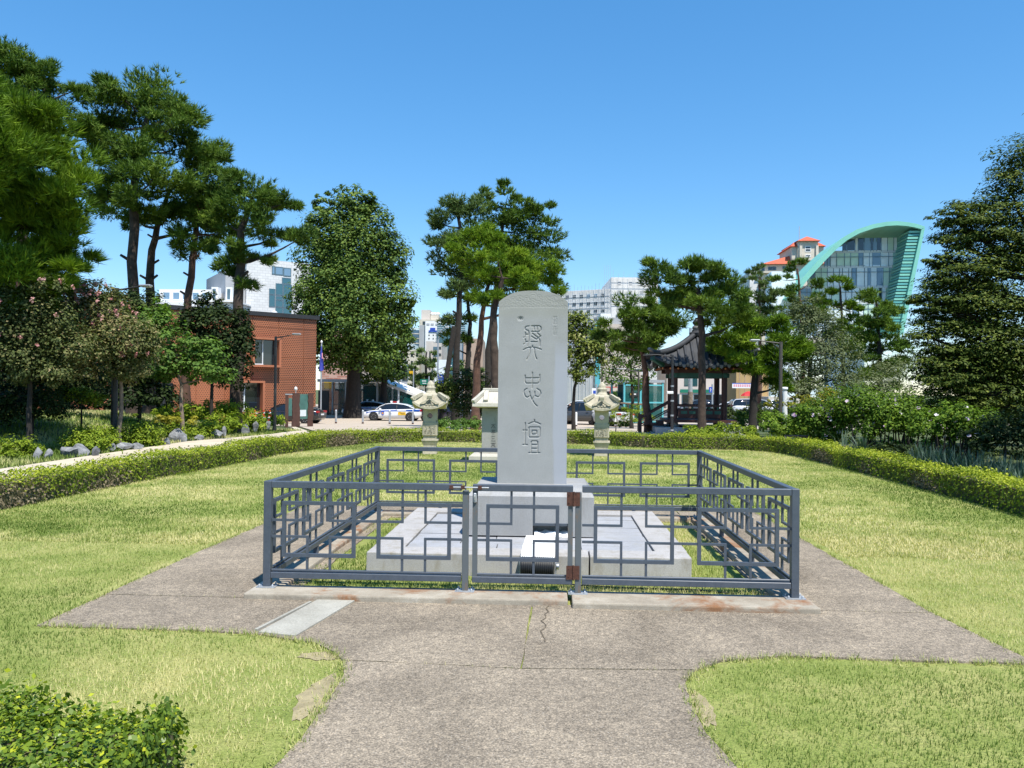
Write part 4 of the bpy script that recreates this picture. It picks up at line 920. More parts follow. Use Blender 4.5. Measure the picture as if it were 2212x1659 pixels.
tilemat('tile_white', (0.60, 0.60, 0.59), (0.70, 0.70, 0.69), (0.42, 0.42, 0.42), 0.6, 0.3)
tilemat('brick_mixed', (0.32, 0.11, 0.07), (0.55, 0.36, 0.28), (0.45, 0.40, 0.36), 0.9, 0.28)
tilemat('tile_beige', (0.55, 0.47, 0.38), (0.60, 0.52, 0.43), (0.40, 0.34, 0.28), 3.0, 0.5)
def perfmat():
    m, nt, b = nodes('copper_perforated'); tc = nt.nodes.new('ShaderNodeTexCoord'); sp = nt.nodes.new('ShaderNodeSeparateXYZ'); nt.links.new(tc.outputs['Object'], sp.inputs[0])
    def mth(op, a, b_=None, c=None):
        n = nt.nodes.new('ShaderNodeMath'); n.operation = op
        for i, v in enumerate((a, b_, c)):
            if v is None: continue
            if isinstance(v, (int, float)): n.inputs[i].default_value = v
            else: nt.links.new(v, n.inputs[i])
        return n.outputs[0]
    p = 0.17; row = mth('FLOOR', mth('DIVIDE', sp.outputs[2], p*0.8)); odd = mth('MODULO', row, 2.0)
    fx = mth('SUBTRACT', mth('FRACT', mth('ADD', mth('DIVIDE', sp.outputs[0], p), mth('MULTIPLY', odd, 0.5))), 0.5); fz = mth('SUBTRACT', mth('FRACT', mth('DIVIDE', sp.outputs[2], p*0.8)), 0.5)
    r = mth('SQRT', mth('ADD', mth('MULTIPLY', fx, fx), mth('MULTIPLY', fz, fz)))
    nz2 = noise(nt, 0.35, 2, 0.5); rad = mth('ADD', mth('MULTIPLY', sp.outputs[0], 0.021), mth('MULTIPLY_ADD', nz2, 0.35, -0.19))
    hole = mth('LESS_THAN', r, mth('MINIMUM', rad, 0.40))
    c0 = ramp(nt, noise(nt, 0.7, 5, 0.6), [(0.3, (0.29, 0.10, 0.045)), (0.7, (0.38, 0.135, 0.06))])
    nt.links.new(mixc(nt, hole, c0, (0.05, 0.022, 0.014)), b.inputs['Base Color']); b.inputs['Roughness'].default_value = 0.55
perfmat()
def frame(name, label, cat, A, B, group=None):
    """root at A, local x runs to B, local y away from the viewer"""
    A = Vector(A); B = Vector(B); return empty(name, A, math.atan2(B.y-A.y, B.x-A.x), label, cat, group), math.hypot(B.x-A.x, B.y-A.y)
def window(root, x0, x1, z0, z1, y=-0.03, fmat='mullion', gmat='glass_dark', ft=0.08, nx=1, nz=1):
    """frame proud of the wall, panes inside"""
    m = MB(); m.box(x0, x1, y, y+0.05, z0, z0+ft); m.box(x0, x1, y, y+0.05, z1-ft, z1); m.box(x0, x0+ft, y, y+0.05, z0+ft, z1-ft); m.box(x1-ft, x1, y, y+0.05, z0+ft, z1-ft)
    for i in range(1, nx): xx = x0+(x1-x0)*i/nx; m.box(xx-ft/2, xx+ft/2, y, y+0.05, z0+ft, z1-ft)
    for i in range(1, nz): zz = z0+(z1-z0)*i/nz; m.box(x0+ft, x1-ft, y+0.001, y+0.049, zz-ft/2, zz+ft/2)
    f = m.build('window', MAT[fmat], root); boxo('pane', MAT[gmat], f, x0+ft*.5, x1-ft*.5, y+0.012, y+0.028, z0+ft*.5, z1-ft*.5); return f
def sharedpane(root, cache, key, w, h, x, y, z, mat, name='window'):
    k = (key, round(w, 3), round(h, 3), mat)
    if k not in cache:
        m = MB(); m.box(-w/2, w/2, 0, 0.06, -h/2, h/2); o = m.build(name, MAT[mat]); cache[k] = o.data; bpy.data.objects.remove(o)
    return shared(name, cache[k], root, (x, y, z))
WC = {}
# ---- copper red building
B_ = gp(683, 62); A_ = gp(355, 54.5); ext = (A_-B_).normalized(); A2 = A_+ext*9
rb, RL = frame('brick_red_building', 'brick red building clad in perforated metal panels beside the ginkgo', 'building', (A2.x, A2.y, -1.05), (B_.x, B_.y, -1.05))
RH = zrow(683, 684, 62)+1.05; print('red', RL, RH)
boxo('wall', MAT['copper_panel'], rb, 0, RL-0.06, 0.12, 12, 0, RH-0.25)
boxo('roof_edge', MAT['dark_trim'], rb, -0.1, RL+0.15, -0.12, 12.1, RH-0.249, RH+0.06)
colx = [RL]
for w in (1.1, 2.05, 2.05, 2.05, 2.05): colx.append(colx[-1]-w)
colx += [colx[-1]-2.6, colx[-1]-6.0, 0]
rowz = [0.05, RH*0.40, RH*0.60, RH*0.87, RH-0.26]
UW = (RL-5.25, RL-3.35, 4.35, 6.25); LW = (RL-6.7, RL-4.6, 0.85, 3.0)
for i in range(len(colx)-1):
    for j in range(4):
        x1, x0, z0, z1 = colx[i]-.02, colx[i+1]+.02, rowz[j]+.015, rowz[j+1]-.015
        if x0 >= x1: continue
        o = boxo('cladding_panel', MAT['copper_perforated' if i < 6 else 'copper_panel'], rb, x0, x1, 0.06+0.004*((i+j) % 2), 0.115, z0, z1)
for (x0, x1, z0, z1) in (UW, LW):
    m = MB(); t = 0.16; y0, y1 = -0.55, 0.058
    m.box(x0-t, x1+t, y0, y1, z1, z1+t); m.box(x0-t, x1+t, y0, y1, z0-t, z0); m.box(x0-t, x0, y0, y1, z0, z1); m.box(x1, x1+t, y0, y1, z0, z1); w_ = m.build('window_box', MAT['copper_frame'], rb)
    boxo('pane', MAT['glass_dark'], w_, x0, x1, 0.0, 0.05, z0, z1); boxo('window_frame', MAT['slab_white'], w_, x0+.02, x0+(x1-x0)*.45, -0.06, -0.005, z0+.02, z0+.10)
    boxo('window_frame', MAT['slab_white'], w_, x0+(x1-x0)*.40, x0+(x1-x0)*.44, -0.06, -0.005, z0+.10, z1-.02); boxo('window_frame', MAT['slab_white'], w_, x0+.02, x0+.08, -0.06, -0.005, z0+.10, z1-.02)
    if z0 < 2:
        for k in range(9): boxo('louvre', MAT['galv'], w_, x0+.1, x0+(x1-x0)*.40-.01, -0.055, -0.045, z0+.15+k*.21, z0+.19+k*.21)
for k in range(2): boxo('doorway', MAT['dark_trim'], rb, RL-12.2-k*2.2, RL-10.9-k*2.2, -0.01, 0.055, 0, 2.9)
m = MB()
for k in range(8): m.box(RL-13.0+k*.13, RL-12.97+k*.13, -0.10, -0.07, 0.1, 2.4)
m.box(RL-13.05, RL-12.0, -0.105, -0.065, 1.2, 1.25); m.box(RL-13.05, RL-12.0, -0.105, -0.065, 2.4, 2.45); m.build('barred_gate', MAT['galv'], rb)
m = MB(); m.lathe([(0.02, 0), (0.22, 0.03), (0.25, 0.12), (0.1, 0.22)], 12, 0, (RL-3.2, 0.8, RH+.06)); m.build('roof_vent', MAT['paint_white'], rb)
# ---- white tiled block behind it
A = gp(529, 88); B = gp(668, 92); tb, TL = frame('white_tiled_building', 'white tiled block with stepped blue glass corner behind the brick red building', 'building', (A.x, A.y, -1), (B.x, B.y, -1))
TH = zrow(529, 556, 88)+1
boxo('wall', MAT['tile_white'], tb, 0, TL, 0, 10, 0, TH); boxo('side_wall', MAT['grey_wall'], tb, -2.2, -0.02, 0.3, 10, 0, TH-1.5)
m = MB(); m.tube([(-0.5, 0.1, 0), (-0.5, 0.1, TH-2.3)], 0.12, 8); m.build('downpipe', MAT['paint_white'], tb)
def tz(v): return TH-(v-60)/952*300*.5486*88/1700
def txp(u): return (u-278)/952*300*.5486*88/1700
for u0, u1, v0, v1 in ((592, 632, 135, 240), (634, 738, 138, 242), (740, 840, 142, 250), (722, 840, 270, 350), (642, 738, 350, 500), (740, 850, 355, 508), (560, 638, 424, 498), (560, 638, 502, 656), (642, 738, 512, 562), (642, 738, 566, 652), (740, 850, 512, 656), (642, 738, 656, 760), (740, 850, 660, 760)):
    window(tb, txp(u0), txp(u1), tz(v1), tz(v0), -0.05, 'mullion', 'glass_sky' if v0 < 200 else 'glass_tower', 0.09)
# ---- low white building and rooftop boxes between the pines
A = gp(330, 84); B = gp(505, 84); lw, LL = frame('low_white_building', 'low white building with window band and rooftop units behind the pines', 'building', (A.x, A.y, -1), (B.x, B.y, -1))
LH = zrow(400, 652, 84)+1; boxo('wall', MAT['white_wall'], lw, 0, LL, 0, 8, 0, LH)
boxo('upper_storey', MAT['white_wall'], lw, 0, LL*0.66, 1.2, 8, LH+.003, LH+1.5); boxo('eave', MAT['paint_white'], lw, LL*.58, LL+.3, -0.4, 8, LH+.004, LH+.18)
for k in range(5): window(lw, 0.4+k*1.05, 1.2+k*1.05, LH+.35, LH+1.2, 1.16, 'paint_white', 'glass_sky', 0.07)
for x in (LL*.72, LL*.9):
    o = boxo('rooftop_unit', MAT['paint_white'], lw, x-.35, x+.35, 0.6, 1.5, LH+.19, LH+1.7); boxo('grille', MAT['mullion'], o, x-.2, x+.12, 0.57, 0.598, LH+.4, LH+1.5)
# ---- shops behind the glass entrance
A = gp(694, 94); B = gp(880, 96); sh, SL = frame('shop_building', 'shop building of mixed brick and beige tile behind the glass entrance', 'building', (A.x, A.y, -1), (B.x, B.y, -1))
boxo('wall', MAT['brick_mixed'], sh, 0, 3.6, 0, 8, 0, 9.5); boxo('window_strip', MAT['glass_dark'], sh, 3.61, 4.7, 0.1, 8, 0, 9.5); boxo('wall', MAT['tile_beige'], sh, 4.71, 7.6, 0, 8, 0, 9.0); boxo('wall', MAT['grey_wall'], sh, 7.61, SL, 0.5, 8, 0, 6.2)
for k in range(3): window(sh, 7.75+k*.9, 8.5+k*.9, 3.6, 5.6, 0.47, 'mullion', 'glass_dark', .06)
boxo('fascia_panel', MAT['slab_white'], sh, 5.9, 6.3, -0.03, -0.004, 4.0, 9); boxo('fascia', MAT['sign_yellow'], sh, 0.3, 1.4, -0.03, -0.004, 2.6, 3.5)
sg = boxo('sign_panel', MAT['paint_white'], sh, 1.6, 5.4, -0.12, -0.085, 2.6, 3.6)
tx = bpy.data.curves.new('sign_text', 'FONT'); tx.body = 'YBAK'; tx.size = 0.85; tx.extrude = 0.004; tx.align_x = 'LEFT'; to = link(bpy.data.objects.new('lettering', tx), sh)
tx.materials.append(MAT['dark_trim']); bpy.context.view_layer.update()
me = bpy.data.meshes.new_from_object(to.evaluated_get(bpy.context.evaluated_depsgraph_get())); bpy.data.objects.remove(to)
shared('lettering', me, sh, (2.0, -0.13, 2.8), (R(90), 0, 0))
# ---- glass station entrance
A = gp(690, 78); B = gp(905, 75); ge, GL = frame('glass_entrance', 'teal glass station entrance with sloping white roof beam beside the police cars', 'entrance', (A.x, A.y, -1.0), (B.x, B.y, -1.0))
gh = 3.25; xs_ = GL*0.60
m = MB(); m.box(-0.2, xs_, -0.12, 3.6, gh, gh+0.28); m.build('roof_slab', MAT['galv'], ge)
m = MB(); m.add([(xs_, -0.12, gh+.02), (GL+.1, -0.12, 1.75), (GL+.1, 3.6, 1.75), (xs_, 3.6, gh+.02), (xs_, -0.12, gh+.27), (GL+.1, -0.12, 2.0), (GL+.1, 3.6, 2.0), (xs_, 3.6, gh+.27)], [(3, 2, 1, 0), (4, 5, 6, 7), (0, 1, 5, 4), (2, 3, 7, 6), (1, 2, 6, 5), (0, 4, 7, 3)]); m.build('sloping_roof', MAT['paint_white'], ge)
px_ = [0.1, 1.45, 2.9, 4.4, xs_-.1, (xs_+GL)/2, GL-.05]
for x in px_:
    t = gh if x <= xs_ else gh+(1.75-gh)*(x-xs_)/(GL-xs_); m = MB(); m.tube([(x, 0, 0), (x, 0, t)], 0.1, 10); m.build('post', MAT['galv'] if x < xs_ else MAT['paint_white'], ge)
for a, b in zip(px_, px_[1:]):
    ta = gh if a <= xs_ else gh+(1.75-gh)*(a-xs_)/(GL-xs_); tb_ = gh if b <= xs_ else gh+(1.75-gh)*(b-xs_)/(GL-xs_)
    m = MB(); m.add([(a+.1, 0.02, 0.1), (b-.1, 0.02, 0.1), (b-.1, 0.02, tb_-.05), (a+.1, 0.02, ta-.05), (a+.1, 0.04, 0.1), (b-.1, 0.04, 0.1), (b-.1, 0.04, tb_-.05), (a+.1, 0.04, ta-.05)], [(0, 1, 2, 3), (7, 6, 5, 4), (0, 4, 5, 1), (1, 5, 6, 2), (2, 6, 7, 3), (3, 7, 4, 0)]); m.build('glass_panel', MAT['glass_clear_teal'], ge)
    m = MB(); m.add([(x, y, z) for x, y, z in ((a+.1, 3.4, 0.1), (b-.1, 3.4, 0.1), (b-.1, 3.4, tb_-.05), (a+.1, 3.4, ta-.05))]+[(a+.1, 3.43, 0.1), (b-.1, 3.43, 0.1), (b-.1, 3.43, tb_-.05), (a+.1, 3.43, ta-.05)], [(0, 1, 2, 3), (7, 6, 5, 4), (0, 4, 5, 1), (1, 5, 6, 2), (2, 6, 7, 3), (3, 7, 4, 0)]); m.build('glass_panel', MAT['glass_clear_teal'], ge)
boxo('low_wall', MAT['sign_teal'], ge, xs_+.2, GL-.3, 0.3, 0.5, 0, 0.95); boxo('handrail', MAT['paint_white'], ge, 0.3, xs_, 1.5, 1.56, 1.0, 1.06); boxo('door_leaf', MAT['dark_trim'], ge, 0.02, 1.2, -0.3, -0.24, 0.0, 2.4); boxo('ticket_panel', MAT['sign_teal'], ge, 4.5, 6.2, 0.6, 0.68, 0.2, 2.9)
# ---- far buildings down the street
def block(name, label, x0, x1, top, d, mat, depth=14, cat='building', dd=0.0, group=None):
    A = gp(x0, d); B = gp(x1, d+dd); r, L = frame(name, label, cat, (A.x, A.y, -1), (B.x, B.y, -1), group); H = zrow((x0+x1)/2, top, d)+1
    boxo('wall', MAT[mat], r, 0, L, 0, depth, 0, H); return r, L, H
def grid(r, xs, zs, w, h, mat, y=-0.06):
    for x in xs:
        for z in zs: sharedpane(r, WC, 'g', w, h, x, y, z, mat)
r, L, H = block('beige_tower', 'beige office tower with rooftop blocks and a blue glass flank down the street', 904, 947, 690, 262, 'cream_wall')
boxo('rooftop_block', MAT['beige_wall'], r, 0.4, L*.5, 2, 12, H+.01, H+3.4); boxo('rooftop_block', MAT['cream_wall'], r, L*.52, L*.95, 2, 12, H+.01, H+1.6)
boxo('glass_flank', MAT['glass_blue'], r, -2.6, -0.02, 0.5, 14, 0, H-3.5)
for k in range(14): boxo('floor_band', MAT['cream_wall'], r, -2.62, -0.03, 0.42, 0.49, 2+k*1.6, 2.3+k*1.6)
grid(r, [L*.3, L*.8], [H-1.2, H-3.0], 1.8, 1.1, 'glass_dark')
for k in range(3):
    m = MB(); m.lathe([(0.05, 0), (0.6, 0.1), (0.7, 0.5), (0.5, 0.9), (0.1, 1.1)], 10, 0, (L*.6+k*1.0, 3, H+1.61)); m.build('satellite_dish', MAT['paint_white'], r)
r, L, H = block('white_clinic', 'white block with small square windows and a blue rooftop sign', 917, 960, 694, 205, 'paint_white')
boxo('side_wall', MAT['grey_wall'], r, -1.6, -0.02, 0.6, 12, 0, H-1); grid(r, [1.0, 2.1, 2.9, 3.8], [H-3.6-k*0.9 for k in range(6)], 0.3, 0.3, 'glass_dark')
boxo('sign', MAT['sign_blue'], r, 1.3, 2.6, -0.2, -0.07, H-2.3, H-1.7); boxo('sign', MAT['sign_blue'], r, 0.9, 3.6, -0.2, -0.07, H-2.75, H-2.38); grid(r, [0.7, 1.8, 3.0], [H-.8], 0.8, 0.5, 'grey_wall')
r, L, H = block('beige_office', 'beige office house with a tall slit window before the white block', 919, 935, 737, 170, 'beige_wall'); grid(r, [L*.55], [H-3, H-5.4], 0.3, 1.6, 'glass_dark')
r, L, H = block('parking_house', 'pinkish parking house with open ribbed decks', 934, 953, 741, 160, 'beige_wall')
for k in range(3): boxo('deck_opening', MAT['mullion'], r, 0.05, L*.55, -0.05, -0.004, H-1.4-k*1.35, H-0.75-k*1.35); sharedpane(r, WC, 'p', 0.5, 0.5, L*.8, -0.06, H-1.0-k*1.35, 'glass_dark')
# teal glass tower, round front with pointed cap
g = gp(970, 195); tw = empty('glass_tower', (g.x, g.y, -1), 0, 'round teal glass tower with a pointed crystal cap down the street', 'tower'); Ht = zrow(970, 722, 195)+1; rT = 3.4
m = MB(); m.lathe([(rT, 0), (rT, Ht)], 14, smooth=False); m.build('glass_shaft', MAT['glass_tower'], tw); m = MB(); m.lathe([(rT+.08, Ht+.01), (rT+.08, Ht+.35), (rT*.8, Ht+.4)], 14); m.build('cornice', MAT['galv'], tw)
m = MB(); m.lathe([(1.1, Ht+.41), (1.1, Ht+1.0), (0.1, Ht+2.6)], 4, smooth=False); m.build('pyramid_cap', MAT['glass_sky'], tw)
for k in range(11): m = MB(); m.lathe([(rT+.05, 0.9+k*.86), (rT+.05, 1.02+k*.86)], 14); m.build('floor_band', MAT['mullion'], tw)
boxo('upper_block', MAT['glass_tower'], tw, -rT-0.4, rT, 4, 12, 0, Ht+3.2)
for k in range(9): boxo('floor_band', MAT['slab_white'], tw, -rT-0.42, rT, 3.93, 3.99, Ht-.8+k*.46, Ht-.7+k*.46)
r, L, H = block('brown_building', 'brownish brick building with a red rooftop rail between the pine trunks', 1000, 1042, 731, 150, 'brown_wall'); grid(r, [L*.35, L*.75], [H-1.2, H-3.0], .4, 1.0, 'glass_dark'); boxo('side_wall', MAT['galv'], r, -0.9, -.02, .6, 10, 0, H-.6); boxo('rooftop_rail', MAT['sign_red'], r, 0.1, 1.0, .2, .5, H+.004, H+.5)
r, L, H = block('billboard', 'pale blue billboard hall down the street behind the street light', 938, 968, 777, 128, 'slab_white', 3, 'billboard'); boxo('panel', MAT['sign_blue'], r, L*.3, L*.8, -.08, -.004, H*.45, H*.62)
r, L, H = block('cream_house', 'cream house low behind the street pines', 868, 905, 755, 180, 'cream_wall'); grid(r, [1, 2.2, 3.4], [H-1.2, H-3], .5, .8, 'glass_dark')
r, L, H = block('glass_office', 'pale glass office slab beyond the ginkgo crown', 868, 890, 742, 230, 'slab_white'); grid(r, [.8+k*.8 for k in range(3)], [H-1-k*1.2 for k in range(7)], .5, .7, 'glass_blue')
# ---- scaffolded building with netting
r, L, H = block('scaffold_building', 'building wrapped in pale scaffold netting with small dark windows beyond the stele', 1170, 1320, 632, 140, 'net_white', 14, dd=-6)
rr = random.Random(9)
for i in range(9):
    for k in range(6):
        w_ = sharedpane(r, WC, 'sc', 0.48, 0.50, 0.8+i*1.33, -0.07, H-1.05-k*1.35, 'glass_dark' if rr.random() < .75 else 'glass_sky')
for i in range(19): m = MB(); m.bar((0.3+i*.66, -.35, 0), (0.3+i*.66, -.35, H+.5+rr.random()*.5), 0.035); m.build('scaffold_pole', MAT['galv'], r)
for k in range(9): m = MB(); m.bar((0, -.36, H-.1-k*1.0), (L, -.36, H-.1-k*1.0), 0.05); m.build('scaffold_ledger', MAT['paint_white'], r)
boxo('net_strip', MAT['net_blue'], r, L*.62, L*.98, -.42, -.40, H-7.3, H-6.7)
r2, L2, H2 = block('netted_block', 'taller netted block beside the scaffolded building', 1318, 1420, 599, 134, 'net_white', 14)
for i in range(9): m = MB(); m.bar((0.3+i*.9, -.35, H2-6), (0.3+i*.9, -.35, H2+.4+rr.random()*.9), 0.035); m.build('scaffold_pole', MAT['galv'], r2)
for k in range(5): m = MB(); m.bar((0, -.36, H2-.2-k*1.0), (L2, -.36, H2-.2-k*1.0), 0.05); m.build('scaffold_ledger', MAT['paint_white'], r2)
for i in range(4):
    for k in range(3): sharedpane(r2, WC, 'nb', .5, .5, 1.4+i*1.9, -.05, H2-1-k*1.5, 'grey_wall')
for k in range(4): m = MB(); m.bar((-1.2+k*.35, -.35, H2-6), (-1.2+k*.35, -.35, H2+2.0), 0.03); m.build('scaffold_pole', MAT['galv'], r2)
r, L, H = block('beige_block', 'beige stone office block with a teal vertical banner beyond the yellow flowering tree', 1296, 1385, 700, 116, 'tile_beige', 10); boxo('vertical_banner', MAT['sign_teal'], r, -.75, -.02, -.1, -.04, 3.2, H+.2)
boxo('parapet_block', MAT['paint_white'], r, 0.05, 1.6, 0.5, 6, H+.004, H+1.6); boxo('parapet_block', MAT['grey_wall'], r, 1.7, 5.0, 0.5, 6, H+.004, H+1.0)
m = MB(); m.lathe([(0.5, H+1.0), (0.55, H+1.5), (0.1, H+1.75)], 10, 0, (3, 2, 0)); m.build('water_tank', MAT['galv'], r)
boxo('shopfront', MAT['glass_dark'], r, 0.3, L-.3, -.05, -.004, 0.2, 2.6)
# ---- low shops seen through and beside the pavilion
r, L, H = block('street_shop', 'beige street shop front seen between the pavilion posts', 1440, 1600, 790, 118, 'beige_wall', 8)
for k in range(6): window(r, .5+k*1.75, 1.9+k*1.75, .3, 2.3, -.06, 'mullion', 'glass_dark', .08)
boxo('fascia', MAT['sign_green'], r, 2.0, 7.0, -.14, -.062, 2.5, 3.0); boxo('window_strip', MAT['glass_teal'], r, 2.6, 4.6, -.05, -.004, 3.5, 5)
r, L, H = block('ochre_shed', 'ochre panelled hoarding beyond the pavilion with a banner', 1590, 1660, 798, 104, 'ochre_wall', 5, 'hoarding')
for k in range(6): boxo('panel_rib', MAT['brown_wall'], r, .4+k*.75, .45+k*.75, -.04, -.004, 0, H)
r, L, H = block('pale_arcade', 'pale low arcade wall behind the shrubs at the foot of the arched building', 1660, 1960, 858, 100, 'cream_wall', 5)
for k in range(10): sharedpane(r, WC, 'ar', .9, 1.3, 1.2+k*1.75, -.06, 1.1, 'grey_wall')
# ---- arched glass building
DA = 130.0
def az(u, v): p = at(1563.5+u*.1984, 466.3+v*.1984, DA); return p
g = gp(1728, DA); ab = empty('arched_glass_building', (g.x, g.y, -1), R(-4), 'glass building under a sweeping mint green arch roof', 'building'); inv = Matrix.Rotation(-R(-4), 3, 'Z')
def al(u, v): p = inv @ (az(u, v)-Vector((g.x, g.y, -1))); return (p.x, p.z)
outer = [(700, 880), (830, 710), (930, 590), (1060, 450), (1180, 335), (1290, 238), (1430, 158), (1600, 105), (1740, 82), (1850, 78), (1960, 92), (2050, 112), (2138, 145)]
inner = [(760, 905), (895, 720), (990, 610), (1110, 480), (1220, 368), (1330, 272), (1460, 200), (1610, 150), (1740, 128), (1850, 124), (1950, 134), (2030, 150), (2100, 172)]
O = [al(*p) for p in outer]; I = [al(*p) for p in inner]; yD = 5.0
for i in range(len(O)-1):
    m = MB(); q = [O[i], O[i+1], I[i+1], I[i]]; vs = [(x, 0, z) for x, z in q]+[(x, yD+9, z) for x, z in q]
    m.add(vs, [(3, 2, 1, 0), (4, 5, 6, 7), (0, 1, 5, 4), (1, 2, 6, 5), (2, 3, 7, 6), (3, 0, 4, 7)]); m.build('arch_segment', MAT['arch_green'], ab)
leg = [al(2138, 150), al(2100, 176), al(1860, 1300), al(1910, 1300)]
m = MB(); vs = [(x, 0.0, z) for x, z in leg]+[(x, yD+9, z) for x, z in leg]; m.add(vs, [(0, 1, 2, 3), (7, 6, 5, 4), (0, 4, 5, 1), (1, 5, 6, 2), (2, 6, 7, 3), (3, 7, 4, 0)]); m.build('arch_leg', MAT['arch_green'], ab)
# slatted soffit on the inner side of the leg
tl, bl_ = al(2100, 180), al(1860, 1300)
for k in range(34):
    t = k/34; x = tl[0]+(bl_[0]-tl[0])*t; z = tl[1]+(bl_[1]-tl[1])*t; boxo('soffit_slat', MAT['arch_teal' if k % 2 else 'arch_green'], ab, x-1.75, x-.06, 0.5, yD, z-.36, z-.02)
# glazing: panes between mullions, cut to the arch
zs = [al(1700, v)[1] for v in (170, 345, 515, 740, 920, 1100, 1300)]
def arch_x(z):
    for a, b in zip(I, I[1:]):
        if (a[1]-z)*(b[1]-z) <= 0 and abs(a[1]-b[1]) > 1e-6 and a[0] < al(1850, 100)[0]: return a[0]+(b[0]-a[0])*(z-a[1])/(b[1]-a[1])
    return I[0][0]
def leg_x(z): t = (z-tl[1])/(bl_[1]-tl[1]); return tl[0]+(bl_[0]-tl[0])*t-1.8
rr = random.Random(4); mats = ['curtain_white', 'curtain_white', 'curtain_green', 'curtain_white', 'glass_sky', 'curtain_white', 'curtain_green', 'glass_dark']
zcap = al(1850, 128)[1]
for k in range(len(zs)-1):
    z1, z0 = zs[k], zs[k+1]; x = arch_x((z0+z1)/2)+.2; xe = leg_x((z0+z1)/2)
    boxo('floor_slab', MAT['slab_white'], ab, arch_x(z0)+.15, leg_x(z0), yD-.06, yD+.2, z0-.2, z0+.2)
    if k > 0: boxo('transom', MAT['mullion'], ab, arch_x(z1-.9)+.1, leg_x(z1-.9), yD-.12, yD-.065, z1-.95, z1-.87)
    while x < xe-.1:
        w = min(rr.choice((.5, .75, 1.0, 1.3)), xe-x)
        zt = z1-.21 if k else min(zcap-1.0, z1)
        zt = min(zt, zcap)
        # under the arch the top of each pane follows the curve
        za = zt
        for a, b in zip(I, I[1:]):
            if a[0] <= x+w/2 <= b[0]: za = a[1]+(b[1]-a[1])*(x+w/2-a[0])/(b[0]-a[0])-.05
        zt2 = min(zt, za)
        if zt2 > z0+.35:
            mt = rr.choice(mats); mt = 'glass_dark' if k == 0 and rr.random() < .4 else mt
            sharedpane(ab, WC, 'arch', w-.07, round(zt2-z0-.22, 1), x+w/2, yD, (z0+.22+zt2)/2, mt, 'pane')
            m = MB(); m.bar((x, yD-.08, z0), (x, yD-.08, zt2), .07); m.build('mullion', MAT['mullion'], ab)
        x += w
boxo('glass_base', MAT['curtain_white'], ab, arch_x(2)+1, leg_x(3), yD+.5, yD+9, 0, 3.4)
boxo('rear_wall', MAT['slab_white'], ab, I[5][0], leg_x(12), yD+6, yD+8.5, 0, O[8][1]-4)
boxo('side_wing', MAT['curtain_white'], ab, O[0][0]-1.8, O[0][0]+2.2, 4, 9, 0, al(700, 560)[1])
# ---- orange roofed building behind the arch
DO = 168.0
def oz(u, v): return at(1563.5+u*.1984, 466.3+v*.1984, DO)
g = oz(400, 900); ob = empty('orange_roofed_building', (g.x, g.y, -1), 0, 'cream building with orange tiled roofs and a square tower beside the green arch', 'building')
def ol(u, v): p = oz(u, v); return (p.x-g.x, p.z+1)
def obox(name, mat, u0, u1, v0, v1, y0, y1): a = ol(u0, v1); b = ol(u1, v0); return boxo(name, MAT[mat], ob, a[0], b[0], y0, y1, a[1], b[1])
def hip(name, u0, u1, v0, v1, ul, ur, y0, y1):
    a = ol(u0, v1); b = ol(u1, v1); c = ol(ul, v0); d = ol(ur, v0); ym = y0+1.6; m = MB()
    m.add([(a[0], y0, a[1]), (b[0], y0, b[1]), (b[0], y1, b[1]), (a[0], y1, a[1]), (c[0], ym, c[1]), (d[0], ym, d[1])], [(0, 1, 5, 4), (1, 2, 5), (2, 3, 4, 5), (3, 0, 4), (3, 2, 1, 0)]); m.build(name, MAT['roof_orange'], ob)
obox('wall', 'cream_wall', 410, 1100, 528, 1500, 0, 12); hip('roof', 395, 1120, 420, 530, 760, 1110, -.8, 13); obox('tower_wall', 'cream_wall', 720, 1060, 340, 527, -1.0, 8); obox('tower_core', 'cream_wall', 775, 990, 285, 500, -1.6, 8.2)
hip('tower_roof', 700, 1078, 290, 348, 760, 1010, -1.6, 9); hip('tower_roof', 758, 1008, 236, 296, 882, 892, -2.3, 9.5)
for u in (790, 962): obox('pilaster', 'cream_wall', u, u+28, 345, 500, -2.0, -1.61)
for u0, u1, v0, v1 in ((852, 915, 348, 408), (856, 912, 440, 466)): a = ol(u0, v1); b = ol(u1, v0); window(ob, a[0], b[0], a[1], b[1], -1.66, 'paint_white', 'glass_dark', .12, 1, 2 if v0 < 400 else 1)
for u0, u1, v0, v1 in ((410, 445, 570, 600), (482, 568, 556, 594), (636, 680, 552, 582), (566, 650, 668, 706), (540, 632, 788, 838), (540, 632, 900, 950)): a = ol(u0, v1); b = ol(u1, v0); window(ob, a[0], b[0], a[1], b[1], -.06, 'mullion', 'glass_dark', .12, 2)
for v in (612, 720, 760, 880): a = ol(420, v+14); b = ol(660, v); boxo('balcony', MAT['cream_wall'], ob, a[0], b[0], -.9, -.004, a[1], b[1])
for u0, u1, v in ((670, 705, 462), (735, 775, 458), (1000, 1040, 448)): a = ol(u0, v+10); b = ol(u1, v); boxo('skylight', MAT['paint_white'], ob, a[0], b[0], -.5+ (520-v)*.055, 1.2+(520-v)*.055, a[1], b[1])
a = ol(865, 85); m = MB(); m.bar((a[0], 3, ol(865, 300)[1]), (a[0], 3, a[1]), .12); m.build('antenna', MAT['galv'], ob)
obox('stone_wing', 'net_white', 290, 409, 600, 1500, 1, 10)
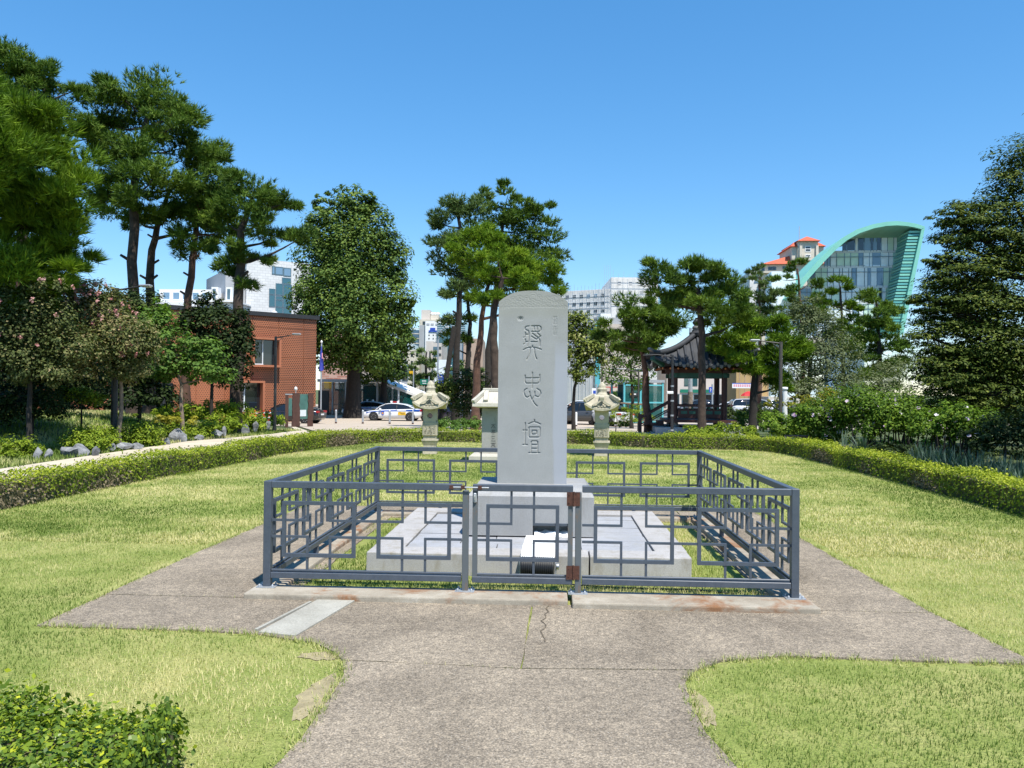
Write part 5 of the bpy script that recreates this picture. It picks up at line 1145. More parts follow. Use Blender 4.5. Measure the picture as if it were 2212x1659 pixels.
# ================================================================ vehicles
def carpaint(name, col, rough=0.25):
    m, nt, b = nodes(name); f = noise(nt, 3, 3, 0.5); nt.links.new(ramp(nt, f, [(.3, tuple(c*.94 for c in col)), (.7, col)]), b.inputs['Base Color']); b.inputs['Roughness'].default_value = rough; b.inputs['Coat Weight'].default_value = 0.6; b.inputs['Coat Roughness'].default_value = 0.05
carpaint('car_white', (0.74, 0.75, 0.76)); carpaint('car_black', (0.012, 0.012, 0.014)); carpaint('car_navy', (0.015, 0.022, 0.045)); carpaint('car_grey', (0.055, 0.057, 0.06)); carpaint('car_silver', (0.52, 0.53, 0.54)); carpaint('police_blue', (0.01, 0.07, 0.36))
glassmat('car_glass', (0.010, 0.012, 0.014), 0.03, 1, 0.8); plain('tyre', (0.018, 0.018, 0.018), 0.85, 0, 0.2, 20); plain('rim', (0.55, 0.55, 0.56), 0.3, 0.7, 0.1, 20)
plain('tail_red', (0.35, 0.008, 0.008), 0.25, 0, 0.1, 5); plain('head_clear', (0.65, 0.68, 0.72), 0.1, 0.3, 0.1, 9); plain('cone_red', (0.60, 0.055, 0.02), 0.6, 0, 0.1, 5)
PROF = {  # station t (0 tail .. 1 nose): bottom z, shoulder z, half width factor ; cabin: t, roof z
 'sedan': dict(lower=[(0, .42, .86, .80), (.03, .28, .96, .92), (.12, .20, 1.0, .98), (.3, .19, .96, 1), (.55, .18, .93, 1), (.72, .18, .90, 1), (.88, .19, .80, .97), (.965, .22, .68, .88), (1, .36, .58, .74)],
   cab=[(.10, .985), (.20, 1.20), (.30, 1.36), (.42, 1.43), (.52, 1.44), (.62, 1.38), (.70, 1.20), (.77, .90)], h=1.44),
 'suv': dict(lower=[(0, .5, 1.0, .84), (.02, .35, 1.08, .94), (.1, .26, 1.10, .99), (.3, .25, 1.07, 1), (.6, .25, 1.04, 1), (.75, .25, 1.02, 1), (.9, .27, .96, .96), (.975, .32, .84, .88), (1, .48, .74, .78)],
   cab=[(.02, 1.12), (.06, 1.42), (.12, 1.62), (.3, 1.70), (.5, 1.70), (.60, 1.62), (.68, 1.36), (.76, 1.03)], h=1.70),
 'van': dict(lower=[(0, .4, 1.05, .90), (.015, .3, 1.15, .96), (.1, .26, 1.18, 1), (.4, .26, 1.16, 1), (.7, .26, 1.12, 1), (.85, .26, 1.06, .99), (.96, .30, .86, .92), (1, .45, .72, .8)],
   cab=[(.01, 1.22), (.035, 1.65), (.08, 1.84), (.3, 1.90), (.55, 1.90), (.70, 1.78), (.82, 1.40), (.90, 1.08)], h=1.9)}
WHEEL = {}
def wheel_mesh(r, w):
    k = (r, w)
    if k in WHEEL: return WHEEL[k]
    m = MB(); prof = [(r*.62, -w/2), (r*.93, -w/2), (r, -w*.36), (r, w*.36), (r*.93, w/2), (r*.62, w/2)]; m.lathe(prof, 22); o = m.build('tyre', MAT['tyre']); t = o.data; bpy.data.objects.remove(o)
    m = MB(); m.lathe([(r*.64, w*.30), (r*.64, w*.47), (r*.56, w*.50), (r*.54, w*.40), (r*.2, w*.40), (r*.16, w*.46), (0.01, w*.46)], 20)
    for i in range(7):
        a = i*2*math.pi/7; m.bar((math.cos(a)*r*.15, math.sin(a)*r*.15, w*.44), (math.cos(a)*r*.58, math.sin(a)*r*.58, w*.46), r*.11, .02)
    o = m.build('rim', [MAT['rim']]); rmx = o.data; bpy.data.objects.remove(o); WHEEL[k] = (t, rmx); return WHEEL[k]
def car(name, label, px, d, head, kind='sedan', paint='car_white', L=4.8, W=1.86, group=None, cat='car', scale_h=1.0, z=None, tail='tail_red'):
    g = gp(px, d); root = empty(name, (g.x, g.y, (g.z if z is None else z)+.012), R(head), label, cat, group); P = PROF[kind]; hw = W/2
    X = lambda t: (t-.5)*L
    m = MB(); n = 10; vs = []
    for t, zb, zs, k in P['lower']:
        w = hw*k; ring = [(-w*.80, zb), (-w*.97, zb+.10), (-w, zb+(zs-zb)*.45), (-w*.985, zs-.10), (-w*.90, zs), (w*.90, zs), (w*.985, zs-.10), (w, zb+(zs-zb)*.45), (w*.97, zb+.10), (w*.80, zb)]
        vs += [(X(t), y, z_*scale_h) for y, z_ in ring]
    k = len(P['lower']); fs = [(i*n+j, (i+1)*n+j, (i+1)*n+(j+1) % n, i*n+(j+1) % n) for i in range(k-1) for j in range(n)]
    m.add(vs, fs, 0, True); m.add(vs[:n], [list(range(n))]); m.add(vs[-n:], [list(range(n-1, -1, -1))]); m.build('body', MAT[paint], root)
    def belt(t):
        for (a, *q), (b, *s) in zip(P['lower'], P['lower'][1:]):
            if a <= t <= b: u = (t-a)/(b-a); return (q[1]+(s[1]-q[1])*u)*scale_h
        return .9
    m = MB(); vs = []; cab = P['cab']; nr = 6
    for t, zr in cab:
        zb = belt(t)-.03; zr = max(zr*scale_h, zb+.03); f = (zr-zb)/(P['h']*scale_h-zb); wb = hw*.90; wt = hw*(.90-.22*f)
        vs += [(X(t), -wb, zb), (X(t), -wt, zr-.05*f), (X(t), -wt*.86, zr), (X(t), wt*.86, zr), (X(t), wt, zr-.05*f), (X(t), wb, zb)]
    k = len(cab); m.add(vs, [(i*nr+j, (i+1)*nr+j, (i+1)*nr+j+1, i*nr+j+1) for i in range(k-1) for j in range(nr-1)], 0, True); m.add(vs[:nr], [list(range(nr))]); m.add(vs[-nr:], [list(range(nr-1, -1, -1))]); m.build('greenhouse', MAT['car_glass'], root)
    # roof skin between the screens and the pillars
    hi = [i for i, (t, zr) in enumerate(cab) if zr > P['h']-.16*(1 if kind == 'sedan' else 1.3)]
    if hi[0] > 0 and kind == 'sedan': hi = [hi[0]-1]+hi
    m = MB(); v2 = []
    for i in hi:
        for j in (1, 2, 3, 4): x, y, z_ = vs[i*nr+j]; v2.append((x, y*1.012, z_+.014))
    m.add(v2, [(a*4+j, (a+1)*4+j, (a+1)*4+j+1, a*4+j+1) for a in range(len(hi)-1) for j in range(3)], 0, True); m.build('roof', MAT[paint], root)
    for sy in (1, 4):
        s = -1 if sy == 1 else 1; jb = 0 if sy == 1 else 5
        front = [vs[i*nr+sy] for i in range(hi[-1], k)]; rear = [vs[i*nr+sy] for i in range(0, hi[0]+1)]
        for line, nm in ((front, 'front_pillar'), (rear, 'rear_pillar')):
            if len(line) < 2: continue
            m = MB(); m.tube([(x, y*1.015, z_+.01) for x, y, z_ in line], .045 if nm == 'rear_pillar' else .032, 6); m.build(nm, MAT[paint], root)
        for tb in ((.47,) if kind == 'sedan' else (.44, .26)):
            i = min(range(k), key=lambda q: abs(cab[q][0]-tb)); a = vs[i*nr+jb]; b = vs[i*nr+sy]; m = MB(); m.bar((a[0], a[1]*1.01, a[2]), (b[0], b[1]*1.015, b[2]), .07, .03); m.build('door_pillar', MAT['black_plastic'], root)
    r = .335 if kind == 'sedan' else .37; tm, rmx = wheel_mesh(r, .22)
    for t in (.185, .80):
        for s in (-1, 1):
            m = MB(); m.tube([(X(t), s*(hw*.72), r+.02), (X(t), s*(hw+.004), r+.02)], r+.055, 22); m.build('wheel_arch', MAT['black_plastic'], root)
            o = shared('tyre', tm, root, (X(t), s*(hw-.10), r), (R(-90 if s > 0 else 90), 0, 0)); shared('rim', rmx, o)
    zs = .66*scale_h if kind == 'sedan' else .82*scale_h
    for s in (-1, 1):
        boxo('headlight', MAT['head_clear'], root, X(.955), X(.985), s*hw*.62-.16, s*hw*.62+.16, zs-.05, zs+.06, .02)
        boxo('tail_light', MAT[tail], root, X(.004)-.03, X(.03), s*hw*.66-.2, s*hw*.66+.2, zs+.12, zs+(.28 if kind == 'sedan' else .42), .02)
        boxo('mirror', MAT[paint], root, X(.665), X(.70), s*(hw+.10)-.09, s*(hw+.10)+.09, belt(.68)+.0, belt(.68)+.14, .03)
        for t in (.33, .52): boxo('door_handle', MAT[paint], root, X(t), X(t)+.18, s*hw*1.0-.02, s*hw*1.0+.02, zs+.12, zs+.15)
    boxo('grille', MAT['black_plastic'], root, X(.985), X(1)+.015, -hw*.5, hw*.5, .36, .58 if kind == 'sedan' else .72); boxo('number_plate', MAT['paint_white'], root, X(1)+.016, X(1)+.03, -.26, .26, .46, .57); boxo('number_plate', MAT['paint_white'], root, X(0)-.03, X(0)-.016, -.26, .26, .62, .73)
    return root
def police(px, d, head, label, lit=True):
    c = car('police_car', label, px, d, head, 'sedan', 'car_white', 4.9, 1.86, 'parked police cars', 'police car'); hw = .93
    X = lambda t: (t-.5)*4.9
    for s in (-1, 1):
        # blue flank stripe sweeping from lamp to tail
        m = MB(); st = [(.02, .80, .955), (.12, .80, .95), (.3, .795, .905), (.55, .77, .875), (.7, .765, .845), (.82, .72, .78), (.93, .63, .70)]
        vs = []
        for t, a, b in st:
            w = hw*(.93 if t < .05 else .985 if t < .85 else .93); vs += [(X(t), s*(w+.008), a), (X(t), s*(w*.985+.012), b)]
        m.add(vs, [(2*i, 2*i+2, 2*i+3, 2*i+1) if s > 0 else (2*i+1, 2*i+3, 2*i+2, 2*i) for i in range(len(st)-1)]); m.build('blue_stripe', MAT['police_blue'], c)
        sh = [(-.13, .18), (0, .22), (.13, .18), (.14, 0), (.08, -.12), (0, -.19), (-.08, -.12), (-.14, 0)]
        m = MB(); cx, cz = X(.645), .62; y = s*(hw+.012); vs = [(cx+a, y, cz+b) for a, b in sh]; m.add(vs, [list(range(8)) if s < 0 else list(range(7, -1, -1))]); e = m.build('emblem', MAT['sign_blue'], c)
        m = MB(); vs = [(cx+.085*math.cos(a*.785), y+s*.004, cz+.01+.085*math.sin(a*.785)) for a in range(8)]; m.add(vs, [list(range(8)) if s < 0 else list(range(7, -1, -1))]); m.build('emblem_disc', MAT['sign_yellow'], e)
        m = MB(); vs = [(cx+q*.05, y+s*.008, cz+.02+w*.05) for q, w in ((-1, 0), (0, -1.2), (1, 0), (0, 1))]; m.add(vs, [(0, 1, 2, 3) if s < 0 else (3, 2, 1, 0)]); m.build('emblem_mark', MAT['sign_red'], e)
        ys = sorted((s*(hw+.004), s*(hw+.014))); q = boxo('notice_board', MAT['sign_yellow'], c, X(.255), X(.385), ys[0], ys[1], .48, .74)
        ys = sorted((s*(hw+.016), s*(hw+.018)))
        for k in range(3): boxo('notice_line', MAT['dark_trim'], q, X(.27), X(.37-.02*k), ys[0], ys[1], .66-k*.06, .68-k*.06)
        ys = sorted((s*(hw+.004), s*(hw+.012))); boxo('door_mark', MAT['police_blue'], c, X(.50), X(.515), ys[0], ys[1], .56, .66); boxo('door_mark', MAT['police_blue'], c, X(.52), X(.535), ys[0], ys[1], .56, .66)
        boxo('white_label', MAT['paint_white'], c, X(.25), X(.40), ys[0]-.0, ys[1]+.0, .83, .885)
    lb = boxo('light_bar', MAT['tail_red' if lit else 'black_plastic'], c, X(.44), X(.50), -.5, .5, 1.47, 1.58, .03); boxo('light_bar_centre', MAT['paint_white'], c, X(.425), X(.438), -.2, .2, 1.47, 1.60); boxo('roof_box', MAT['paint_white'], c, X(.53), X(.56), -.2, .1, 1.465, 1.62, .03)
    return c
police(851, 65, 178, 'white police car with blue stripe and red light bar parked in the sun')
police(798, 73.5, 176, 'police car half hidden behind the big ginkgo trunk', False)
GC = 'cars parked on the plaza'
car('parked_car', 'black saloon car parked before the brick red building', 628, 57.5, 173, 'sedan', 'car_black', 4.9, 1.9, GC)
car('parked_car', 'dark blue SUV parked beyond the stone lantern near the central pines', 963, 64, 325, 'suv', 'car_navy', 4.7, 1.9, GC)
car('parked_car', 'white car parked behind the dark blue SUV', 978, 70, 200, 'sedan', 'car_white', 4.6, 1.8, GC)
car('parked_car', 'dark grey SUV with its tail to the lawn beside the walking woman', 1258, 61, 158, 'suv', 'car_grey', 4.8, 1.9, GC)
car('parked_car', 'white roofed SUV in the second row behind the grey SUV', 1250, 72, 165, 'suv', 'car_white', 4.6, 1.85, GC)
car('parked_car', 'silver hatchback with its tail to the lawn behind the stone lantern', 1318, 59, 118, 'sedan', 'car_silver', 4.3, 1.8, GC, scale_h=1.08)
car('parked_van', 'dark van with tall red tail lamps beside the teal lift house', 1338, 70, 118, 'van', 'car_black', 4.9, 1.9, GC, 'van')
car('parked_car', 'red car mostly hidden behind the silver hatchback', 1344, 67, 150, 'sedan', 'sign_red', 4.3, 1.8, GC)
GR = 'vehicles on the street'
car('street_car', 'dark grey SUV on the street seen through the pavilion', 1507, 90, 178, 'suv', 'car_grey', 4.6, 1.85, GR, z=-1.0)
car('street_van', 'silver van on the street right of the pavilion', 1628, 84, 2, 'van', 'car_silver', 5.0, 1.92, GR, 'van', z=-1.0)
car('street_car', 'white SUV on the street behind the silver van', 1690, 98, 4, 'suv', 'car_white', 4.6, 1.85, GR, z=-1.0)
car('street_car', 'white car passing beyond the pavilion post', 1588, 100, 2, 'sedan', 'car_white', 4.5, 1.8, GR, z=-1.0)
car('street_bus', 'green city bus far down the street beside the glass entrance', 893, 108, 30, 'van', 'sign_green', 7.5, 2.3, GR, 'bus', 1.2, z=-1.0)
# scooter on the pavement beyond the pavilion
g = gp(1465, 82); sc_ = empty('scooter', (g.x, g.y, -.99), R(15), 'white scooter parked beyond the pavilion', 'scooter')
tm, rmx = wheel_mesh(.24, .1)
for x in (-.6, .6): o = shared('tyre', tm, sc_, (x, 0, .24), (R(90), 0, 0)); shared('rim', rmx, o)
m = MB(); m.prism_xz([(-.75, .45), (-.2, .35), (.2, .3), (.45, .5), (.5, .9), (.42, .95), (.25, .5), (-.1, .6), (-.75, .75)], -.16, .16); m.build('body', MAT['paint_white'], sc_); boxo('seat', MAT['black_plastic'], sc_, -.75, -.05, -.14, .14, .76, .84, .03); m = MB(); m.tube([(.45, -.3, 1.05), (.45, .3, 1.05)], .02, 6); m.build('handlebar', MAT['black_plastic'], sc_); boxo('delivery_box', MAT['paint_white'], sc_, -.95, -.55, -.2, .2, .86, 1.25, .03)
# ================================================================ trees of the left bank
G_LP = 'tall pines on the left bank'
tree('pine_tree', 'tall straight pine with dark spreading crown on the bank beside the brick building', 'pine', 31,
 [(288, 900), (290, 640), (288, 420), (300, 330), (320, 250)],
 [(235, 185, 42, 38), (285, 235, 60, 42), (345, 215, 60, 45, .5), (395, 235, 34, 50, -.5), (375, 275, 50, 30, -1), (240, 270, 45, 40, 1), (300, 320, 60, 35, -1), (250, 345, 55, 40), (395, 320, 45, 50, 1.2), (330, 385, 70, 40, -1.5), (250, 420, 50, 45, 1), (420, 390, 40, 40), (215, 300, 30, 30, .8), (300, 450, 55, 30)],
 mat='needle_dark', r0=0.24, r1=0.09, group=G_LP, stubs=3)
tree('pine_tree', 'forked pine with bare lower trunk and thin crown, next to the tall straight pine', 'pine', 33,
 [(322, 900), (325, 640), (328, 540), (345, 470), (372, 400)],
 [(240, 440, 45, 28, 1), (400, 430, 55, 35, .5), (360, 470, 45, 26, -.5), (430, 480, 40, 30, -1), (290, 475, 40, 25, 1), (440, 350, 45, 45, .5), (470, 375, 38, 45, 1)],
 mat='needle_dark', r0=0.22, r1=0.07, group=G_LP, stubs=4, cov=3.6)
tree('pine_tree', 'reddish leaning pine with a snapped stub, in front of the brick building roof', 'pine', 32,
 [(403, 905), (405, 680), (416, 560), (425, 480), (440, 400)],
 [(400, 520, 45, 30), (440, 450, 50, 40, .5), (470, 430, 45, 35, -.5), (465, 345, 40, 30), (395, 465, 40, 30, 1), (480, 500, 40, 30, 1), (430, 540, 42, 24, -.6)],
 mat='needle_dark', bark='bark_red', r0=0.19, r1=0.07, group=G_LP, stubs=4, cov=4)
tree('pine_tree', 'pine with bowed trunk and a long side branch reaching towards the big ginkgo', 'pine', 30,
 [(505, 905), (520, 760), (517, 600), (520, 500), (545, 430)],
 [(510, 405, 38, 35), (545, 425, 50, 40, -.5), (600, 440, 38, 30, .5), (630, 435, 24, 24), (575, 475, 45, 32, -.6), (600, 510, 45, 24, .6), (640, 520, 28, 26), (490, 480, 40, 38, .6), (505, 545, 45, 30, -.5), (530, 600, 32, 22), (490, 590, 26, 28, .4), (560, 560, 30, 18)],
 mat='needle_dark', r0=0.26, r1=0.09, group=G_LP, stubs=3)
tree('pine_tree', 'dark pine rising behind the bright green one at the lawn corner', 'pine', 29,
 [(40, 900), (45, 600), (60, 350), (70, 220)],
 [(20, 140, 40, 38), (65, 145, 50, 35), (115, 170, 45, 35, .5), (165, 195, 30, 22), (40, 200, 60, 40), (110, 230, 60, 40, 1), (150, 270, 45, 35), (190, 300, 34, 30, .8), (-60, 170, 60, 60), (190, 260, 25, 20), (30, 265, 60, 40, -.5), (-30, 110, 40, 30)],
 mat='needle_dark', r0=0.26, r1=0.1, group=G_LP)
# the bright near conifer with long soft needles
tree('pine_tree', 'big bright green pine with long soft needles at the edge of the lawn', 'pine', 18.5,
 [(-60, 930), (-50, 600), (-40, 300)],
 [(10, 245, 45, 40), (60, 310, 70, 60), (130, 340, 60, 40, .3), (30, 400, 70, 70), (125, 420, 70, 50, -.3), (165, 450, 38, 45), (60, 490, 80, 50), (140, 510, 50, 40), (10, 330, 50, 60, -.5), (-40, 420, 60, 120), (110, 560, 80, 35, .5), (30, 570, 70, 55, -.5), (165, 575, 34, 30), (140, 610, 50, 26), (-20, 210, 40, 40), (60, 600, 60, 40), (-30, 620, 70, 80), (-190, 200, 130, 60, -3), (40, 270, 80, 40, -1.5), (-60, 350, 110, 60, -2), (90, 640, 60, 24, .5), (20, 660, 80, 30)],
 mat='needle_bright', r0=0.3, r1=0.08, group=G_LP, tuft_px=11, width_px=1.1, k=8, spread=0.7, maxlen=0.4, cov=3.6, tint0=0.40)
# crape myrtles and undergrowth on the bank
tree('crape_myrtle', 'wide crape myrtle with dusty pink flower heads and pale branching stems', 'tree', 20,
 [(262, 905), (262, 840), (250, 770)],
 [(215, 690, 75, 55), (150, 660, 70, 50), (260, 730, 65, 50, -.4), (300, 770, 40, 40), (190, 760, 80, 50, -.5), (100, 700, 70, 50), (270, 800, 45, 28), (320, 740, 26, 36), (140, 620, 50, 26, .5), (215, 630, 45, 24)],
 kind='leaf', mat='leaf_myrtle', bark='bark_pale', r0=0.06, r1=0.03, group='flowering trees on the bank', leaf_px=2.6, cov=6.5, aspect=0.7, tint0=0.55)
tree('crape_myrtle', 'shaded crape myrtle with few pink blooms, next to the wide one', 'tree', 18,
 [(60, 925), (65, 850), (60, 760)],
 [(60, 690, 90, 60), (40, 770, 80, 50), (110, 800, 70, 30), (-30, 720, 60, 70), (20, 640, 70, 35), (150, 750, 50, 50), (90, 620, 50, 24)],
 kind='leaf', mat='leaf_myrtle', bark='bark_dark', r0=0.07, r1=0.03, group='flowering trees on the bank', leaf_px=2.8, cov=7, aspect=0.7, tint0=0.36)
def blossoms(blobs, d, n, size, name_parent, mat='petal_pink'):
    V, T, m1 = [], [], d/F_PIX
    for i in range(n):
        bl = blobs[RNG.integers(0, len(blobs))]; v = unit(RNG.normal(size=(1, 3)))[0]; v[1] = -abs(v[1]); v[2] = abs(v[2])*0.9
        p = np.array(at(bl[0], bl[1], d))+v*np.array([bl[2], bl[2]*.8, bl[3]])*m1; t = RNG.random()
        b, dd = ball(12, RNG, 0.5); P = p+b*size*np.array([.8, .8, 1.2]); VV, _ = leaf_arrays(P, dd+np.array([0, -.5, .5]), size*.8, 0.9)
        V.append(VV); T += [float(np.clip(t+RNG.normal()*.15, 0, 1)) for _ in range(len(VV))]
    V = np.concatenate(V); g = np.array(name_parent.location)
    np_mesh('blossom', V-g, np.arange(len(V)).reshape(-1, 4), 4, MAT[mat], name_parent, np.array(T), 'stuff')
cm = [o for o in bpy.data.objects if o.name.startswith('crape_myrtle')]
blossoms([(215, 680, 75, 55), (150, 650, 70, 50), (260, 710, 60, 45), (215, 640, 60, 30), (300, 770, 40, 40)], 19.6, 70, 0.06, cm[0])
blossoms([(60, 690, 90, 55), (100, 620, 60, 20), (20, 760, 80, 40)], 17.4, 18, 0.06, cm[1])
tree('broadleaf_tree', 'young tree with glossy bright leaves in front of the brick wall', 'tree', 24,
 [(395, 895), (392, 830), (385, 770)],
 [(345, 690, 34, 40), (365, 750, 50, 45), (405, 790, 55, 35), (440, 770, 45, 40), (350, 800, 40, 26), (475, 800, 30, 24), (425, 745, 40, 20), (330, 680, 30, 30, .5)],
 kind='leaf', mat='leaf_broad', bark='bark_pale', r0=0.07, r1=0.03, group='small trees before the brick building', leaf_px=3.4, cov=5, aspect=0.75, tint0=0.6)
tree('broadleaf_tree', 'dark leafy tree standing in shade against the brick wall', 'tree', 28,
 [(455, 895), (458, 840), (462, 760)],
 [(440, 690, 40, 45), (480, 720, 50, 60), (500, 800, 45, 36), (460, 660, 36, 26), (530, 745, 22, 40), (450, 760, 45, 50), (520, 700, 20, 30), (410, 700, 24, 36)],
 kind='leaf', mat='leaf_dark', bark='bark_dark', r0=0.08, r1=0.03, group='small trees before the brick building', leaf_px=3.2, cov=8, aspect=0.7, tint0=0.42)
tree('broadleaf_tree', 'thin leafy sapling behind the crape myrtle, under the pines', 'tree', 27,
 [(300, 890), (305, 800), (310, 720)], [(320, 660, 40, 30), (290, 690, 50, 50), (340, 720, 40, 50), (270, 640, 40, 24), (310, 790, 50, 50)],
 kind='leaf', mat='leaf_dark', bark='bark_dark', r0=0.07, r1=0.03, group='small trees before the brick building', leaf_px=3.0, cov=6, aspect=0.7, tint0=0.6)
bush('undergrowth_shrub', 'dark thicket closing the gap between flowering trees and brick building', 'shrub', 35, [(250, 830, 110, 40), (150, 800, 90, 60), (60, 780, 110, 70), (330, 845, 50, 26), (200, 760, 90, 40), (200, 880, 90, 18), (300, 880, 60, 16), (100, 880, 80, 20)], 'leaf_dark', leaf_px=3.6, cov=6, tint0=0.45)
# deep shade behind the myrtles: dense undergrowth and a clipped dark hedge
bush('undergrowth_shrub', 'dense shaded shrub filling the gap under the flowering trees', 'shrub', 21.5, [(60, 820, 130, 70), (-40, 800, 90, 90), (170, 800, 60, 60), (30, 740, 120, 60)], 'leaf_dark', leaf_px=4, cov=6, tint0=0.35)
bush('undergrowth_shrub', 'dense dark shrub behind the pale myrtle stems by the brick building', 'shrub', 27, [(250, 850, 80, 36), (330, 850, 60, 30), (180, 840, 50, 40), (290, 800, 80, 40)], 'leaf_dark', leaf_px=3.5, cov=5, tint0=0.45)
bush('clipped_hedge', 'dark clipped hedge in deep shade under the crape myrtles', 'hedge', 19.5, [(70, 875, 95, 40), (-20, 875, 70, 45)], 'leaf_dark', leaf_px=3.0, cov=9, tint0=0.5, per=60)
bush('azalea_bush', 'sunlit lime bush at the end of the dark clipped hedge', 'bush', 20.5, [(175, 855, 30, 22), (205, 865, 25, 16), (150, 850, 26, 16)], 'leaf_azalea', leaf_px=2.8, cov=7)
# azaleas and boulders along the path
GA = 'clipped azaleas above the path'
AZ = [(20, 970, 34, 24, 15.5, 'round olive azalea bush at the foot of the bank beside split grey boulders'), (65, 972, 26, 26, 15.8, 'loose leafy azalea between pale boulders at the path'),
 (190, 945, 52, 30, 17.5, 'large bright azalea mound between two boulder groups'), (235, 955, 26, 30, 18, 'narrow azalea hanging over boulders beside the largest bright mound'),
 (290, 935, 45, 30, 19.2, 'azalea mound below the black lamp post foot'), (320, 945, 30, 30, 19.5, 'azalea bush with straw tips beside a tall split boulder'),
 (380, 930, 28, 24, 21.5, 'azalea between two upright grey boulders'), (425, 925, 40, 24, 23, 'broad azalea behind the white boulder'), (480, 915, 44, 24, 25.5, 'low azalea row bush before the brick building'),
 (540, 908, 44, 22, 29, 'far end azalea bush near the lamp post'), (590, 905, 26, 16, 32, 'small azalea at the end of the bank by the sign post')]
for px, py, rx, ry, d, lb in AZ:
    d *= 1.07
    bush('azalea_bush', lb, 'bush', d, [(px, py, rx, ry), (px+rx*.3, py+ry*.35, rx*.8, ry*.7, -.2), (px-rx*.4, py+ry*.3, rx*.7, ry*.7)], 'leaf_azalea', GA, leaf_px=2.7, cov=6.5, aspect=0.55, per=26, tint0=0.5)
bush('clipped_hedge', 'bright lime clipped hedge mound in front of the brick building wall', 'hedge', 29, [(400, 890, 55, 20), (450, 888, 60, 22), (500, 888, 45, 18), (370, 895, 30, 14)], 'leaf_lime', leaf_px=2.4, cov=8, per=60, tint0=0.55)
bush('azalea_bush', 'straw yellow azalea beside the upright boulders on the bank', 'bush', 22.5, [(390, 910, 34, 13), (350, 908, 20, 10)], 'leaf_yellow', leaf_px=2.6, cov=6, tint0=0.5)
bush('grass_tuft', 'rough grass tuft at the foot of the flowering trees', 'grass', 22, [(300, 895, 50, 8), (350, 892, 40, 8)], 'leaf_azalea', stem=False, leaf_px=3, cov=4, aspect=.25, tint0=0.45)
def boulder(px, py, w, h, d, label, seed):
    rr = random.Random(seed); bm = bmesh.new(); bmesh.ops.create_icosphere(bm, subdivisions=2, radius=1)
    pl_ = [(Vector((rr.uniform(-1, 1), rr.uniform(-1, 1), rr.uniform(-.5, 1))).normalized(), rr.uniform(.35, .7)) for _ in range(16)]
    for v in bm.verts:
        for nn, dd in pl_:
            k = v.co.dot(nn)
            if k > dd: v.co -= nn*(k-dd)*0.92
        v.co *= 1+rr.uniform(-.03, .03)
    m1 = d/F_PIX; W_, H_ = w*m1, h*m1
    for v in bm.verts: v.co = Vector((v.co.x*W_*.95, v.co.y*W_*.8, v.co.z*H_*.98))
    p = at(px, py, d); o = MB(); o.bm(bm); b = o.build('boulder', MAT['boulder']); zc = gz(p.x, p.y)
    b.location = (p.x, p.y, max(p.z, zc+0.1)); b.rotation_euler = (0, rr.uniform(-.25, .25), rr.uniform(0, 6)); tag(b, label, 'boulder', 'boulders along the path'); return b
BO = [(83, 992, 14, 24, 15.6, 'pale upright boulder between the round olive azalea and the loose leafy one'), (104, 998, 12, 18, 15.7, 'small split boulder with a brown side beside the pale upright one'), (170, 985, 34, 26, 16.6, 'wide dark boulder left of the large bright azalea mound'), (205, 992, 20, 18, 16.4, 'jagged grey boulder in front of the wide dark one'),
 (148, 990, 24, 22, 16.2, 'brownish boulder behind the jagged grey one'), (243, 972, 16, 15, 17.6, 'small boulder under the narrow hanging azalea'), (270, 965, 30, 14, 18, 'long low boulder below the lamp post azalea'), (298, 968, 20, 12, 18.2, 'flat grey boulder at the end of the long low one'),
 (328, 942, 24, 34, 19.6, 'tall split upright boulder below the flowering trees'), (360, 955, 14, 14, 19.8, 'small upright stone right of the tall split boulder'), (384, 945, 28, 26, 21, 'large pale grey upright boulder by the path'), (430, 948, 16, 10, 22, 'low stone tucked under the broad azalea'),
 (468, 940, 30, 14, 24, 'flat white topped boulder by the path'), (484, 930, 10, 18, 24.2, 'narrow white upright stone behind the flat one'), (528, 925, 14, 20, 27, 'pointed pale stone before the far azaleas'), (552, 920, 14, 16, 28.5, 'pale stone beside the pointed one'), (580, 916, 12, 14, 30.5, 'last small pale stone near the sign post')]
for i, (px, py, w, h, d, lb) in enumerate(BO): boulder(px, py, w, h, d*1.065, lb, seed=20+i)

# ================================================================ ginkgos, central pines
tree('ginkgo_tree', 'huge broad ginkgo with dense dark green crown beside the brick building', 'tree', 70,
 [(763, 915), (764, 800), (762, 640), (760, 480)],
 [(755, 440, 40, 40), (715, 490, 55, 45), (800, 490, 55, 45), (690, 560, 55, 55), (760, 540, 70, 60, -1), (830, 555, 50, 55), (670, 640, 48, 50), (740, 630, 80, 60, -2), (830, 640, 60, 55), (685, 700, 55, 50), (760, 700, 80, 55, -2), (840, 700, 52, 50), (720, 760, 70, 40, -1), (800, 770, 75, 36), (855, 590, 26, 40), (675, 500, 20, 28, 1), (700, 440, 20, 30), (795, 445, 26, 30), (755, 600, 70, 70, 3), (880, 655, 18, 20)],
 kind='leaf', mat='leaf_ginkgo', bark='bark_dark', r0=0.75, r1=0.2, leaf_px=2.5, cov=6.5, aspect=0.85, per=34, sub=0.22, group='ginkgo trees by the station', tint0=0.60)
tree('ginkgo_tree', 'second ginkgo partly behind the huge one, over the glass entrance', 'tree', 75,
 [(825, 908), (830, 830), (835, 740)],
 [(835, 790, 45, 34), (868, 745, 32, 40), (870, 690, 26, 36), (800, 800, 40, 26), (860, 800, 24, 24), (880, 720, 14, 20), (815, 740, 40, 40)],
 kind='leaf', mat='leaf_ginkgo', bark='bark_dark', r0=0.42, r1=0.15, leaf_px=2.5, cov=6.5, aspect=0.85, per=34, sub=0.24, group='ginkgo trees by the station', tint0=0.42)
G_CP = 'pines in the centre behind the stele'
